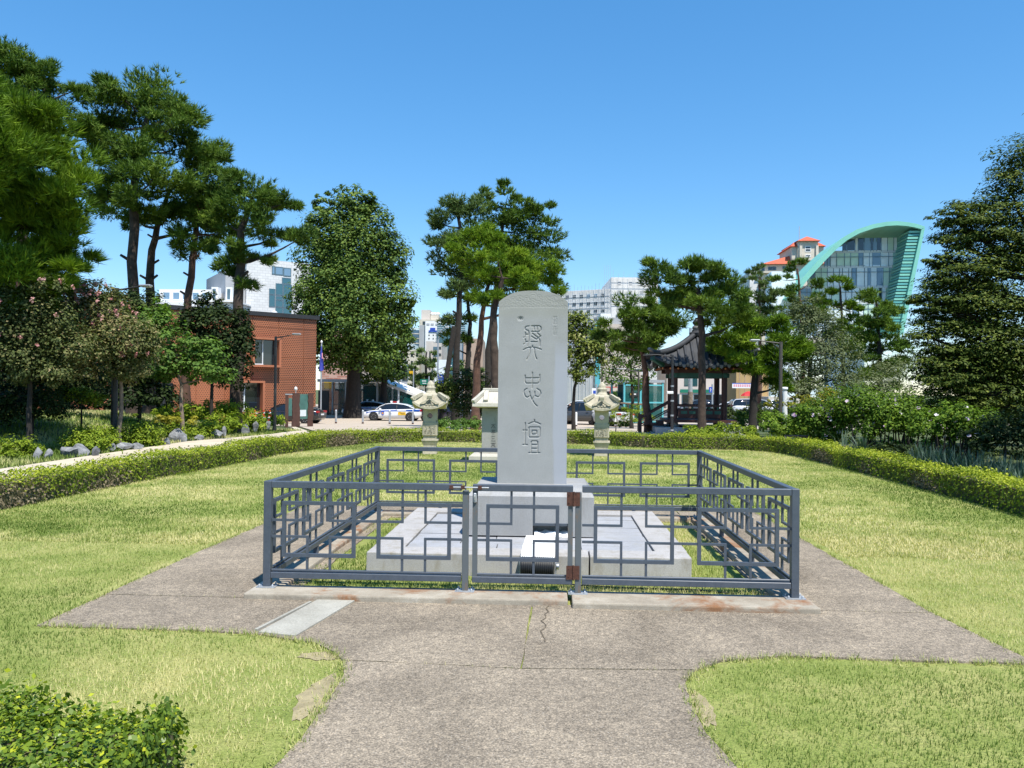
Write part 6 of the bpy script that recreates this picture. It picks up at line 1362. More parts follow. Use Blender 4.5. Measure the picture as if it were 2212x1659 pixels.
tree('pine_tree', 'bluish pine with loose crown, leftmost of the group behind the stele', 'pine', 47,
 [(985, 905), (986, 760), (992, 640), (1000, 520), (985, 440)],
 [(985, 440, 40, 28), (945, 480, 34, 26), (1010, 470, 40, 34), (950, 530, 34, 28), (990, 520, 45, 38), (960, 580, 34, 28), (1010, 570, 40, 30), (975, 640, 28, 24), (1040, 440, 24, 18), (960, 690, 18, 14), (1000, 620, 40, 30)],
 mat='needle_blue', bark='bark_dark', r0=0.24, r1=0.08, group=G_CP, cov=4.2, stubs=2)
tree('pine_tree', 'dark pine with the highest pointed top in the group behind the stele', 'pine', 52,
 [(1052, 905), (1054, 760), (1075, 600), (1090, 450)],
 [(1098, 420, 26, 26), (1060, 440, 24, 20), (1135, 460, 40, 34), (1090, 470, 45, 34), (1160, 500, 40, 40), (1180, 550, 30, 40), (1100, 530, 50, 34), (1140, 570, 50, 40), (1190, 600, 28, 24), (1050, 500, 34, 26), (1165, 450, 24, 20), (1040, 425, 14, 16)],
 mat='needle_dark', bark='bark_dark', r0=0.26, r1=0.08, group=G_CP, cov=5.0)
tree('pine_tree', 'bright green pine with reddish trunk just behind the top of the stele', 'pine', 41,
 [(1028, 905), (1030, 780), (1040, 690), (1060, 600)],
 [(1025, 510, 45, 30), (1000, 560, 40, 30), (1065, 545, 55, 30, -.5), (1110, 560, 45, 26), (1150, 580, 45, 28), (1060, 590, 50, 26), (1180, 600, 30, 24), (1130, 620, 55, 26), (1080, 640, 50, 24, -.6), (1190, 635, 26, 22), (1040, 530, 45, 26), (1110, 655, 40, 22)],
 mat='needle_bright', bark='bark_red', r0=0.24, r1=0.08, group=G_CP, cov=4.4, tint0=0.48)
tree('pine_tree', 'stout leaning pine trunk right beside the stele edge with bright foliage', 'pine', 36,
 [(1082, 908), (1068, 760), (1066, 680), (1085, 600)], [(1050, 590, 40, 20), (1110, 600, 40, 22), (1075, 560, 34, 20), (1150, 640, 30, 18), (1060, 640, 26, 16)],
 mat='needle_bright', bark='bark_pine', r0=0.24, r1=0.10, group=G_CP, cov=4.4)
tree('pine_tree', 'thin pine with forked stub between the reddish trunk and the bluish pine', 'pine', 49,
 [(1008, 905), (1010, 800), (1016, 700), (1005, 600)], [(1000, 680, 30, 24), (1020, 730, 24, 18), (985, 720, 24, 18), (1030, 640, 30, 24), (970, 740, 18, 12)],
 mat='needle_dark', bark='bark_dark', r0=0.22, r1=0.07, group=G_CP, cov=3.4)
bush('evergreen_shrub', 'dark shrubs at the feet of the central pines', 'shrub', 44, [(1000, 865, 60, 40), (1050, 880, 40, 30), (960, 850, 30, 30), (1010, 820, 50, 26)], 'leaf_dark', leaf_px=2.6, cov=6, tint0=0.65)
bush('evergreen_shrub', 'olive loose shrub beside the dark ones, right of the stone lantern', 'shrub', 43, [(955, 830, 24, 26), (940, 845, 18, 16), (975, 855, 20, 16)], 'leaf_zelkova', leaf_px=2.4, cov=5, tint0=0.6)
bush('clipped_bush', 'flat clipped green bush behind the lawn hedge between lantern and roofed monument', 'bush', 30, [(985, 918, 40, 13), (1020, 915, 36, 12), (955, 915, 24, 10)], 'leaf_broad', leaf_px=2.2, cov=8, tint0=0.55)
# distant street pines
G_FP = 'street pines along the far road'
for px, py, s, d, lb in ((920, 800, 1.0, 105, 'layered pine far down the street beyond the stone lantern'), (895, 820, .6, 108, 'low pine tucked behind the street light'), (985, 810, .8, 100, 'far pine seen between the trunks of the central group'), (1035, 830, .7, 102, 'far pine low between the reddish trunk and the stele')):
    tree('street_pine', lb, 'pine', d, [(px, 880), (px, py-10*s), (px+2, py-40*s)], [(px, py-40*s, 20*s, 12*s), (px-12*s, py-18*s, 24*s, 12*s), (px+16*s, py-12*s, 24*s, 13*s), (px-4, py+6*s, 34*s, 13*s), (px+8*s, py+22*s, 30*s, 12*s), (px-20*s, py+24*s, 24*s, 10*s)],
      mat='needle_blue', bark='bark_dark', r0=0.22, r1=0.08, group=G_FP, cov=4, tuft_px=5, maxlen=.5, tint0=0.62)
# ================================================================ trees right of the stele
tree('flowering_tree', 'slim leafy tree with pale yellow flower clusters right beside the stele', 'tree', 44,
 [(1240, 900), (1240, 850), (1245, 810), (1250, 760)],
 [(1250, 700, 36, 30), (1280, 730, 38, 36), (1240, 750, 36, 36), (1275, 780, 36, 34), (1300, 745, 24, 34), (1250, 800, 30, 22), (1225, 710, 20, 26), (1325, 765, 18, 26, .5)],
 kind='leaf', mat='leaf_zelkova', bark='bark_dark', r0=0.11, r1=0.05, leaf_px=2.5, cov=5.5, aspect=0.7, tint0=0.62, group='leafy trees right of the stele')
blossoms([(1250, 700, 36, 30), (1285, 735, 38, 36), (1240, 755, 36, 36), (1275, 785, 36, 30)], 43.3, 34, 0.075, bpy.data.objects['flowering_tree'], 'petal_cream') if 'petal_cream' in MAT else None
tree('broadleaf_tree', 'leafy tree behind the pine left of the pavilion roof', 'tree', 50, [(1365, 895), (1365, 830), (1362, 780)],
 [(1350, 760, 34, 36), (1385, 740, 40, 44), (1330, 800, 34, 26), (1400, 780, 30, 30), (1370, 820, 36, 20), (1420, 700, 30, 40)],
 kind='leaf', mat='leaf_broad', bark='bark_dark', r0=0.12, r1=0.05, leaf_px=2.4, cov=5, tint0=0.5, group='leafy trees right of the stele')
G_PP = 'pines around the pavilion'
tree('pine_tree', 'spreading pine whose low canopy reaches over the pavilion roof edge', 'pine', 36,
 [(1402, 920), (1395, 830), (1392, 790), (1385, 740)],
 [(1335, 710, 40, 26), (1375, 680, 45, 30), (1420, 690, 45, 30), (1350, 750, 45, 24, .5), (1400, 735, 55, 28), (1445, 715, 34, 26), (1320, 725, 28, 20), (1390, 660, 34, 20), (1450, 660, 34, 24, .6), (1345, 690, 34, 18)],
 mat='needle_dark', bark='bark_red', r0=0.19, r1=0.09, group=G_PP, cov=4.6, tint0=0.56)
tree('pine_tree', 'tall pine whose straight trunk stands before the pavilion with a broad flat crown', 'pine', 31.5,
 [(1518, 925), (1517, 800), (1513, 690), (1508, 630), (1490, 600)],
 [(1430, 585, 34, 26), (1480, 580, 50, 22), (1445, 620, 40, 30), (1530, 600, 45, 30), (1570, 630, 45, 30), (1510, 640, 50, 30, .6), (1420, 640, 30, 24), (1590, 650, 34, 24), (1550, 660, 45, 26, -.6), (1460, 655, 45, 24, .5), (1540, 690, 40, 22), (1600, 690, 30, 24, .8)],
 mat='needle_dark', bark='bark_pine', r0=0.17, r1=0.08, group=G_PP, cov=4.6, tint0=0.52)
tree('pine_tree', 'dense bright pine with dark trunk right of the pavilion behind the lamp post', 'pine', 34,
 [(1622, 925), (1628, 850), (1635, 780), (1620, 700)],
 [(1600, 720, 45, 28), (1570, 760, 40, 26), (1640, 700, 45, 30), (1680, 740, 45, 30), (1620, 770, 55, 34, -.4), (1690, 780, 40, 28), (1650, 800, 45, 24), (1590, 800, 40, 22), (1720, 770, 30, 24), (1590, 680, 34, 20, .6), (1560, 735, 34, 20), (1730, 755, 24, 18), (1690, 830, 30, 22)],
 mat='needle_bright', bark='bark_dark', r0=0.2, r1=0.08, group=G_PP, cov=5.0, tint0=0.42)
tree('pine_tree', 'thin pale pine in front of the orange roofed building', 'pine', 62, [(1640, 905), (1642, 750), (1640, 600)],
 [(1640, 580, 22, 14), (1625, 600, 26, 14), (1655, 610, 26, 14), (1640, 635, 34, 18), (1620, 660, 34, 20), (1665, 650, 30, 20), (1640, 690, 45, 24), (1680, 680, 30, 20), (1600, 690, 34, 24)],
 mat='needle_blue', bark='bark_red', r0=0.2, r1=0.06, group='pines before the arched glass building', cov=4.4, tuft_px=6, tint0=0.5)
tree('pine_tree', 'small crooked pine against the left foot of the green arch', 'pine', 58, [(1730, 905), (1736, 720), (1728, 650), (1722, 580)],
 [(1722, 578, 28, 16), (1690, 605, 24, 12), (1750, 610, 26, 14), (1712, 630, 34, 18), (1752, 650, 30, 16), (1730, 680, 40, 20), (1700, 660, 24, 16), (1775, 690, 24, 12)],
 mat='needle_dark', bark='bark_red', r0=0.17, r1=0.06, group='pines before the arched glass building', cov=4.6, tuft_px=6)
tree('pine_tree', 'layered flat topped pine in the middle before the arched glass front', 'pine', 56, [(1820, 905), (1822, 760), (1815, 620)],
 [(1810, 605, 26, 16), (1785, 650, 36, 16), (1830, 640, 40, 18), (1800, 680, 50, 18), (1850, 675, 30, 18), (1785, 710, 40, 18), (1835, 715, 50, 18), (1800, 745, 50, 18), (1860, 740, 30, 18), (1850, 700, 30, 14)],
 mat='needle_bright', bark='bark_pine', r0=0.2, r1=0.06, group='pines before the arched glass building', cov=4.8, tuft_px=6, tint0=0.4)
tree('pine_tree', 'dark dense pine before the right leg of the green arch', 'pine', 52, [(1900, 905), (1900, 760), (1892, 640)],
 [(1885, 635, 30, 22), (1905, 670, 40, 24), (1870, 690, 34, 20), (1910, 720, 45, 26), (1875, 750, 45, 26), (1920, 770, 40, 26), (1890, 790, 50, 26), (1940, 740, 24, 24), (1900, 820, 50, 20), (1860, 790, 30, 24)],
 mat='needle_dark', bark='bark_dark', r0=0.22, r1=0.07, group='pines before the arched glass building', cov=5.0, tuft_px=6, tint0=0.55)
tree('broadleaf_tree', 'wide grey green tree between the bright pine and the layered pine', 'tree', 46, [(1745, 915), (1745, 850), (1750, 780)],
 [(1720, 690, 45, 36), (1775, 700, 50, 40), (1700, 750, 40, 36), (1760, 770, 60, 45), (1815, 760, 45, 40), (1720, 810, 50, 34), (1790, 820, 55, 30), (1830, 810, 34, 30), (1740, 660, 36, 24), (1690, 830, 30, 24)],
 kind='leaf', mat='leaf_grey', bark='bark_dark', r0=0.22, r1=0.08, leaf_px=2.4, cov=5.5, aspect=0.5, sub=0.26, tint0=0.5, group='leafy trees right of the stele')
tree('broadleaf_tree', 'low grey leaved tree under the wide grey green tree', 'tree', 42, [(1715, 915), (1716, 870), (1725, 840)], [(1730, 835, 40, 20), (1695, 845, 30, 16), (1770, 850, 30, 14)],
 kind='leaf', mat='leaf_grey', bark='bark_dark', r0=0.10, r1=0.05, leaf_px=2.3, cov=4, tint0=0.75, group='leafy trees right of the stele')
bush('shrub_thicket', 'pale feathery shrub behind the white flowered hibiscus', 'shrub', 34, [(1890, 830, 60, 34), (1940, 800, 45, 30), (1840, 850, 40, 26), (1930, 845, 50, 30)], 'leaf_grey', leaf_px=2.4, cov=5, aspect=.35, tint0=0.75)
# the zelkova at the right edge: layered drooping sprays
tree('zelkova_tree', 'big zelkova with layered drooping sprays at the right edge of the park', 'tree', 21,
 [(2290, 1000), (2290, 800), (2270, 600)],
 [(2215, 340, 60, 40), (2180, 400, 50, 40), (2110, 450, 60, 26), (2060, 470, 50, 22), (2160, 470, 80, 34), (2110, 500, 80, 30), (2060, 520, 40, 24), (2190, 540, 80, 50), (2110, 580, 90, 40), (2030, 600, 50, 26), (2040, 570, 30, 18), (2070, 640, 80, 36), (2150, 660, 90, 50), (2010, 660, 40, 24), (2030, 700, 50, 30), (2110, 730, 90, 46), (2180, 760, 80, 60), (2030, 760, 50, 26), (2080, 800, 90, 36), (2160, 840, 90, 34), (2050, 830, 70, 24), (2250, 500, 80, 120), (2260, 750, 80, 120), (2090, 690, 80, 40, 1.5), (2080, 780, 80, 40, 1.5), (2100, 620, 80, 40, 1.5), (2010, 800, 50, 34), (2060, 865, 80, 26), (2150, 880, 90, 26), (1990, 720, 34, 30), (2000, 640, 34, 18), (2120, 790, 110, 60, 3), (2030, 560, 30, 16), (2760, 240, 200, 70, -9.5), (2620, 380, 160, 60, -7)],
 kind='leaf', mat='leaf_zelkova', bark='bark_dark', r0=0.4, r1=0.15, leaf_px=3.8, cov=12.0, aspect=0.42, per=40, sub=0.46, flat=0.26, upn=1.4, depth=0.9, tint0=0.44)
# ================================================================ shrubs of the right bed
GH = 'hibiscus shrubs in the right bed'
bush('hibiscus_shrub', 'hibiscus shrub speckled with mauve blooms beside the lamp post', 'shrub', 21.5, [(1775, 905, 52, 42), (1740, 895, 40, 38), (1810, 890, 52, 48), (1790, 940, 50, 30)], 'leaf_hibiscus', GH, leaf_px=2.8, cov=6.5, flowers=(26, 4.2, 'petal_pale'), tint0=0.34)
bush('hibiscus_shrub', 'tall hibiscus shrub topped with white blooms, right of the mauve one', 'shrub', 20.5, [(1880, 885, 62, 42), (1930, 890, 55, 42), (1850, 872, 45, 38), (1970, 910, 50, 32), (1900, 925, 70, 24), (1990, 895, 40, 26)], 'leaf_hibiscus', GH, leaf_px=2.8, cov=6.5, flowers=(22, 4.0, 'petal_pale'), tint0=0.46)
bush('hibiscus_shrub', 'hibiscus shrub with a cluster of lilac blooms under the zelkova', 'shrub', 18.5, [(2060, 908, 65, 34), (2010, 915, 55, 30), (2110, 915, 55, 30), (2050, 890, 50, 24), (2020, 940, 50, 18), (2090, 942, 50, 18)], 'leaf_hibiscus', GH, leaf_px=3.0, cov=6, flowers=(12, 4.4, 'petal_pale'), tint0=0.46)
bush('hibiscus_shrub', 'shaded hibiscus shrub at the right edge under the zelkova boughs', 'shrub', 17, [(2170, 935, 60, 40), (2230, 930, 60, 50), (2120, 950, 40, 26)], 'leaf_dark', GH, leaf_px=3.4, cov=6, flowers=(4, 4.4, 'petal_pale'), tint0=0.5)
def stems(px0, px1, d, n, h, label):
    g = gp((px0+px1)/2, d); root = empty('shrub_stem_row', g, 0, label, 'stems')
    for i in range(n):
        b = gp(px0+(px1-px0)*random.random(), d+random.uniform(-.4, .4)); t = b+Vector((random.uniform(-.2, .2), random.uniform(-.1, .1), h)); m = MB()
        m.tube([b-g-Vector((0, 0, .05)), b.lerp(t, .5)-g+Vector((random.uniform(-.06, .06), 0, 0)), t-g], [.022, .018, .012], 5); m.build('stem', MAT['bark_dark'], root)
stems(1840, 1980, 20.3, 26, 0.75, 'bare dark lower stems of the white hibiscus'); stems(1990, 2110, 18.4, 20, 0.6, 'bare dark lower stems of the lilac hibiscus')
bush('sunlit_groundcover', 'sunlit lime ground cover glowing behind the hibiscus stems', 'shrub', 24, [(1960, 960, 70, 14), (2060, 955, 60, 16), (1880, 955, 50, 14)], 'leaf_lime', leaf_px=3, cov=5, stem=False, tint0=0.55)
bush('golden_shrub', 'golden yellow shrub behind the mauve hibiscus', 'shrub', 27, [(1770, 868, 34, 22), (1740, 885, 34, 18), (1790, 850, 20, 14)], 'leaf_yellow', leaf_px=2.6, cov=6, tint0=0.45)
bush('golden_shrub', 'olive yellow shrub by the white gate post behind the lamp', 'shrub', 29, [(1715, 880, 20, 12), (1670, 872, 22, 10), (1720, 860, 14, 10)], 'leaf_yellow', leaf_px=2.4, cov=6, tint0=0.25)
bush('clipped_bush', 'round clipped bush at the lamp post foot', 'bush', 23, [(1690, 922, 52, 30), (1665, 915, 34, 24), (1720, 925, 36, 24)], 'leaf_hibiscus', leaf_px=2.6, cov=7.5, tint0=0.62, per=60)
bush('clipped_bush', 'broad clipped azalea hedge before the pavilion stone base', 'bush', 25, [(1520, 935, 44, 17), (1575, 934, 52, 18), (1620, 938, 30, 16), (1490, 938, 22, 13)], 'leaf_azalea', leaf_px=2.4, cov=7.5, tint0=0.5, per=60)
bush('clipped_bush', 'small clipped bush with straw leaves beside the yucca', 'bush', 20.2, [(1780, 965, 30, 13), (1805, 968, 24, 12), (1760, 962, 16, 10)], 'leaf_hedge', leaf_px=2.8, cov=7, tint0=0.7)
bush('clipped_bush', 'dark shaded box hedge block beside the low stone step', 'bush', 17.2, [(1930, 975, 45, 15), (1900, 972, 30, 13), (1960, 978, 40, 14)], 'leaf_dark', leaf_px=2.8, cov=8, tint0=0.6, per=60)
bush('evergreen_shrub', 'dark bank of shrubs behind the pavilion and the bright pine', 'shrub', 39, [(1600, 895, 50, 18), (1660, 890, 50, 18), (1720, 900, 50, 20), (1560, 890, 40, 16)], 'leaf_dark', leaf_px=2.4, cov=6, tint0=0.7)
bush('evergreen_shrub', 'green shrub lit by sun right of the pavilion steps', 'shrub', 36, [(1605, 905, 30, 18), (1590, 920, 26, 14)], 'leaf_broad', leaf_px=2.4, cov=6, tint0=0.5)
bush('tall_grass', 'tall green grass clump left of the pavilion beside the lamp post', 'grass', 42, [(1340, 895, 24, 14), (1375, 893, 30, 16), (1395, 900, 24, 14), (1355, 908, 30, 12)], 'leaf_azalea', stem=False, leaf_px=3, cov=6, aspect=.25, tint0=0.55)
bush('clipped_bush', 'low box hedge beside the pavilion stone base', 'bush', 40, [(1330, 916, 26, 7), (1350, 916, 20, 7)], 'leaf_zelkova', leaf_px=2.2, cov=7, tint0=0.45)
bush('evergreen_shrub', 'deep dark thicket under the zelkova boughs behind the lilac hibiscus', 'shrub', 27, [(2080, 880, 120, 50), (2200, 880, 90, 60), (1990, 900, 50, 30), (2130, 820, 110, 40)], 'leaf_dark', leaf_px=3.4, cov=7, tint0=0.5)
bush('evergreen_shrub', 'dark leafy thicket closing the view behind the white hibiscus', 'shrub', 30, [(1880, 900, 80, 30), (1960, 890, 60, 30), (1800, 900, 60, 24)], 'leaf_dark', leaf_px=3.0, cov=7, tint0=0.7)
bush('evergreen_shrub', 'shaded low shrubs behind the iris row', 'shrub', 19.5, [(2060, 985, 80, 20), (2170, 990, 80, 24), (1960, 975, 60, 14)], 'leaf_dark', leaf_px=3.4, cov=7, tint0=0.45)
# blade plants (yucca, iris, ornamental grass)
def blades(name, label, cat, px, d, n, h, w, spread, mat, group=None, py=None):
    g = gp(px, d); root = empty(name, g, 0, label, cat, group); V, F4, T = [], [], []
    for i in range(n):
        a = random.uniform(0, 6.283); l = h*random.uniform(.6, 1.1); lean = random.uniform(.1, 1)*spread; b = np.array([math.cos(a)*.06, math.sin(a)*.06, 0])
        dr = np.array([math.cos(a), math.sin(a), 0]); sd = np.array([-math.sin(a), math.cos(a), 0])*w/2; t = random.random()
        p0 = b; p1 = b+dr*lean*l*.35+np.array([0, 0, l*.6]); p2 = b+dr*lean*l*.9+np.array([0, 0, l*(1-.35*lean)])
        k = len(V); V += [p0-sd, p0+sd, p1+sd*.9, p1-sd*.9, p2+sd*.1, p2-sd*.1]; F4 += [(k, k+1, k+2, k+3), (k+3, k+2, k+4, k+5)]; T += [t]*6
    np_mesh('leaf_blade', V, F4, 4, MAT[mat], root, T, 'stuff'); return root
blades('yucca_plant', 'pale sword leaved yucca beside the small straw bush', 'yucca', 1862, 17.8, 46, 0.62, 0.05, 0.7, 'leaf_iris')
blades('yucca_plant', 'single thin sword leaved plant at the foot of the mauve hibiscus', 'yucca', 1822, 18.5, 14, 0.8, 0.03, 0.6, 'leaf_iris')
for i in range(34):
    blades('iris_clump', 'bluish iris clump in the shaded row behind the right hedge', 'iris', 1975+(i % 17)*17, (6.95+(i//17)*.75+random.uniform(-.1, .15))/((1975+(i % 17)*17-1106)/1700-.0506), 26, 0.55, 0.03, 0.55, 'leaf_iris', 'iris clumps behind the right hedge')
for i, px in enumerate((1665, 1690, 1715, 1735)):
    blades('ornamental_grass', 'fine green ornamental grass tuft below the lamp post', 'grass', px, 22.2+i*.1, 60, 0.5, 0.012, 0.9, 'leaf_hibiscus', 'ornamental grass below the lamp post')
# box hedge in the near corner
hedge('box_hedge', 'near boxwood hedge corner with fresh yellow shoots beside the walkway', 'hedge', [(-5.2, 2.40), (-1.45, 2.40)], 1.45, 0.27, 'leaf_box', 0.026, 9500, 0.0, 11, aspect=0.62)
# ================================================================ pavilion
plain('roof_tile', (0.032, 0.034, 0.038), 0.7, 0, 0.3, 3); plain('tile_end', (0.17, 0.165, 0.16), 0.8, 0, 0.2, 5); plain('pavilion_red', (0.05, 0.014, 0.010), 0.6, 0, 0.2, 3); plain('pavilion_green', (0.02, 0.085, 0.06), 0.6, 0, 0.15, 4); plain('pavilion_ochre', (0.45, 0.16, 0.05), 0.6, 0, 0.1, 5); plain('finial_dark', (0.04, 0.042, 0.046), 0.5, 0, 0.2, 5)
g = gp(1504, 35.4); pv = empty('pavilion', (g.x, g.y, g.z), R(-3), 'dark wooden pavilion with black tiled hip roof and pale stone base', 'pavilion'); gb = g.z
eh = zrow(1504, 797, 33.6)-gb; ah = zrow(1504, 727, 35.4)-gb; hw = 2.02; ps = 1.06
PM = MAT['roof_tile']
for i, (w, z0, z1) in enumerate(((2.05, -.15, .16), (1.95, .161, .42))):
    for k in range(4):
        a = k*math.pi/2
        for q in range(3):
            m = MB(); x0 = -w+q*2*w/3; m.box(x0+.01, x0+2*w/3-.01, -w, -w+.45, z0, z1, 0, .01); o = m.build('base_stone', MAT['step_stone'], pv); o.rotation_euler = (0, 0, a)
boxo('floor_fill', MAT['step_stone'], pv, -1.6, 1.6, -1.6, 1.6, 0, .40)
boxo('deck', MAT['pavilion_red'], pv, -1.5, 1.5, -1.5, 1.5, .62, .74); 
for sx in (-1, 1):
    for sy in (-1, 1):
        m = MB(); m.lathe([(.17, .42), (.15, .6)], 12, 0, (sx*ps, sy*ps, 0)); m.build('plinth', MAT['step_stone'], pv)
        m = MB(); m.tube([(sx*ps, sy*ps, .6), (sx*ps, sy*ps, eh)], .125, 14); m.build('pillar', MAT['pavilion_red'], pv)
for k in range(4):
    a = k*math.pi/2; rot = (0, 0, a)
    def add(name, mat, *bx, b=0):
        m = MB(); m.box(*bx, 0, b); o = m.build(name, MAT[mat], pv); o.rotation_euler = rot; return o
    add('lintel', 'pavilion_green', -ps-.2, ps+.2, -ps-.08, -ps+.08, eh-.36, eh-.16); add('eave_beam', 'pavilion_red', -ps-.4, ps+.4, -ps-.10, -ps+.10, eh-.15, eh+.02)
    if k != 3:
        add('rail_panel', 'pavilion_red', -ps+.13, ps-.13, -ps-.12, -ps-.07, .80, 1.18); add('top_rail', 'pavilion_red', -ps+.13, ps-.13, -ps-.22, -ps-.12, 1.30, 1.38)
        for q in range(5): add('rail_inset', 'pavilion_green', -ps+.25+q*.36, -ps+.52+q*.36, -ps-.128, -ps-.121, .98, 1.12); add('rail_bracket', 'pavilion_green', -ps+.35+q*.36, -ps+.42+q*.36, -ps-.16, -ps-.121, 1.18, 1.30)
    for q in range(11): 
        x = -1.65+q*.33; m = MB(); m.tube([(x, -hw+.28, eh+.02), (x*.7, -ps, eh+.12)], .05, 8); o = m.build('rafter', MAT['pavilion_red'], pv); o.rotation_euler = rot
        m = MB(); m.tube([(x, -hw+.279, eh+.02), (x, -hw+.265, eh+.018)], .045, 8); o = m.build('rafter_end', MAT['pavilion_ochre'], pv); o.rotation_euler = rot
    # roof face: concave, eaves lift towards the corners
    def rp(u, v):                                  # u -1..1 across, v 0 eave .. 1 apex
        hh = eh+.16+(ah-eh-.16)*(v**1.25); wv = hw*(1-v)+.10*v; lift = .42*abs(u)**3*(1-v)**2; ext = 1+.07*abs(u)**3*(1-v)**2
        return (u*wv*ext, -wv*ext, hh+lift)
    NU, NV = 14, 10; m = MB(); vs = [rp(-1+2*i/NU, j/NV) for j in range(NV+1) for i in range(NU+1)]
    low = [(x, y, z-.10) for x, y, z in vs]; n1 = len(vs)
    m.add(vs+low, [(j*(NU+1)+i, j*(NU+1)+i+1, (j+1)*(NU+1)+i+1, (j+1)*(NU+1)+i) for j in range(NV) for i in range(NU)]+[(n1+j*(NU+1)+i, n1+(j+1)*(NU+1)+i, n1+(j+1)*(NU+1)+i+1, n1+j*(NU+1)+i+1) for j in range(NV) for i in range(NU)]+[(i+1, i, n1+i, n1+i+1) for i in range(NU)])
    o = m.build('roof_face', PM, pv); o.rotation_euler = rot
    for q in range(13):
        u0 = (-1+2*(q+.5)/13)*hw; pts = []
        for j in range(NV+1):
            v = j/NV; wv = hw*(1-v)+.10*v
            if abs(u0) > wv*.98: break
            x, y, z = rp(u0/wv, v); pts.append((u0 if j else x, y, z+.03))
        if len(pts) < 2: continue
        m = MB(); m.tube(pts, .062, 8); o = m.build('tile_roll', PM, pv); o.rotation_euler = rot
        x, y, z = pts[0]; m = MB(); m.tube([(x, y-.004, z), (x, y-.03, z-.005)], .066, 10); o = m.build('tile_end', MAT['tile_end'], pv); o.rotation_euler = rot
        if q < 12:
            x1 = x+hw/13; zz = z-.06; m = MB(); m.add([(x1-.08, y-.02, zz+.02), (x1+.08, y-.02, zz+.02), (x1+.06, y-.025, zz-.09), (x1, y-.03, zz-.13), (x1-.06, y-.025, zz-.09)]+[(x1-.08, y, zz+.02), (x1+.08, y, zz+.02), (x1+.06, y, zz-.09), (x1, y, zz-.13), (x1-.06, y, zz-.09)], [(4, 3, 2, 1, 0), (5, 6, 7, 8, 9), (0, 1, 6, 5), (1, 2, 7, 6), (2, 3, 8, 7), (3, 4, 9, 8), (4, 0, 5, 9)]); o = m.build('drip_tile', MAT['tile_end'], pv); o.rotation_euler = rot
    pts = [rp(1, j/NV) for j in range(NV+1)]; m = MB(); m.tube([(x, y, z+.10) for x, y, z in pts], .13, 8); o = m.build('hip_ridge', PM, pv); o.rotation_euler = rot
    x, y, z = pts[0]; m = MB(); m.bar((x*.93, y*.93, z+.12), (x*1.05, y*1.05, z+.26), .16, .10); o = m.build('ridge_end', MAT['tile_end'], pv); o.rotation_euler = rot
    m = MB(); m.bar((x*.75, y*.75, z-.42), (x*.99, y*.99, z-.12), .16, .18); o = m.build('corner_rafter', MAT['pavilion_green'], pv); o.rotation_euler = rot
m = MB(); m.lathe([(.12, ah-.05), (.30, ah+.02), (.34, ah+.16), (.22, ah+.22), (.20, ah+.30)], 8, smooth=False); m.build('finial_base', PM, pv)
m = MB(); m.lathe([(.16, ah+.30), (.20, ah+.36), (.20, ah+.44), (.12, ah+.50)], 14); m.build('finial_ring', MAT['tile_end'], pv)
m = MB(); m.lathe([(.10, ah+.50), (.18, ah+.57), (.19, ah+.66), (.10, ah+.76), (.07, ah+.80), (.10, ah+.84)], 14); m.build('finial', MAT['finial_dark'], pv)
# steps with sloping rails on the left side
for k in range(3): boxo('step', MAT['pavilion_red'], pv, -1.75-.28*k, -1.5-.28*k+.02, -.55, .55, .43 if k == 0 else .42, .66-.12*k)
for s in (-1, 1):
    m = MB(); m.bar((-2.55, s*.58, .72), (-1.2, s*.58, 1.5), .06, .08); m.build('hand_rail', MAT['pavilion_red'], pv)
    m = MB(); m.bar((-2.5, s*.58, -.1), (-2.5, s*.58, .95), .09); m.build('newel_post', MAT['pavilion_red'], pv)
    m = MB(); m.bar((-2.45, s*.58, .42), (-1.2, s*.58, 1.14), .04, .05); m.build('hand_rail', MAT['pavilion_red'], pv)
boxo('step_block', MAT['step_stone'], pv, -3.0, -2.06, -1.5, -.3, -.2, .12, .01)
# ================================================================ lamps and poles
def lamp(label, px, d, top_row, arm_px, arm_row, mat='dark_pole', r=0.06, group='park lamp posts', base=None):
    g = gp(px, d); t = at(px, top_row, d); h = t.z-g.z; root = empty('lamp_post', g, 0, label, 'lamp post', group); e = at(arm_px, arm_row, d)-g
    m = MB(); m.tube([(0, 0, -.05), (0, 0, .5), (0, 0, h)], [r*1.15, r, r*.9], 12); m.build('pole', MAT[mat], root)
    s = 1 if e.x > 0 else -1
    m = MB(); m.tube([(0, 0, h-.06), (e.x*.5, 0, h-.02+(e.z-h)*.6), (e.x*.75, 0, e.z)], [.025, .02, .018], 8); m.build('arm', MAT[mat], root)
    m = MB(); m.tube([(0, 0, h-.28), (e.x*.28, 0, h-.04)], .012, 6); m.build('brace', MAT[mat], root)
    w = abs(e.x)*.16; m = MB(); x0, x1 = sorted((e.x*.68, e.x)); m.box(x0, x1, -.09, .09, e.z-.025, e.z+.035, 0, .02); hd = m.build('lamp_head', MAT['lamp_head_metal'], root); boxo('lamp_lens', MAT['lamp_white'], hd, x0+.05, x1-.03, -.07, .07, e.z-.034, e.z-.026); return root
lamp('dark lamp post before the brick red building with arm towards the ginkgo', 594, 33, 727, 650, 722)
lamp('dark lamp post rising from the clipped bush beside the mauve hibiscus', 1686, 26.5, 738, 1621, 735)
lamp('slender grey lamp post left of the pavilion', 1379, 43, 801, 1338, 797, r=.05)
lamp('black lamp post on the bank under the crape myrtle', 247, 20.5, 622, 328, 618, 'black_pole', .085)
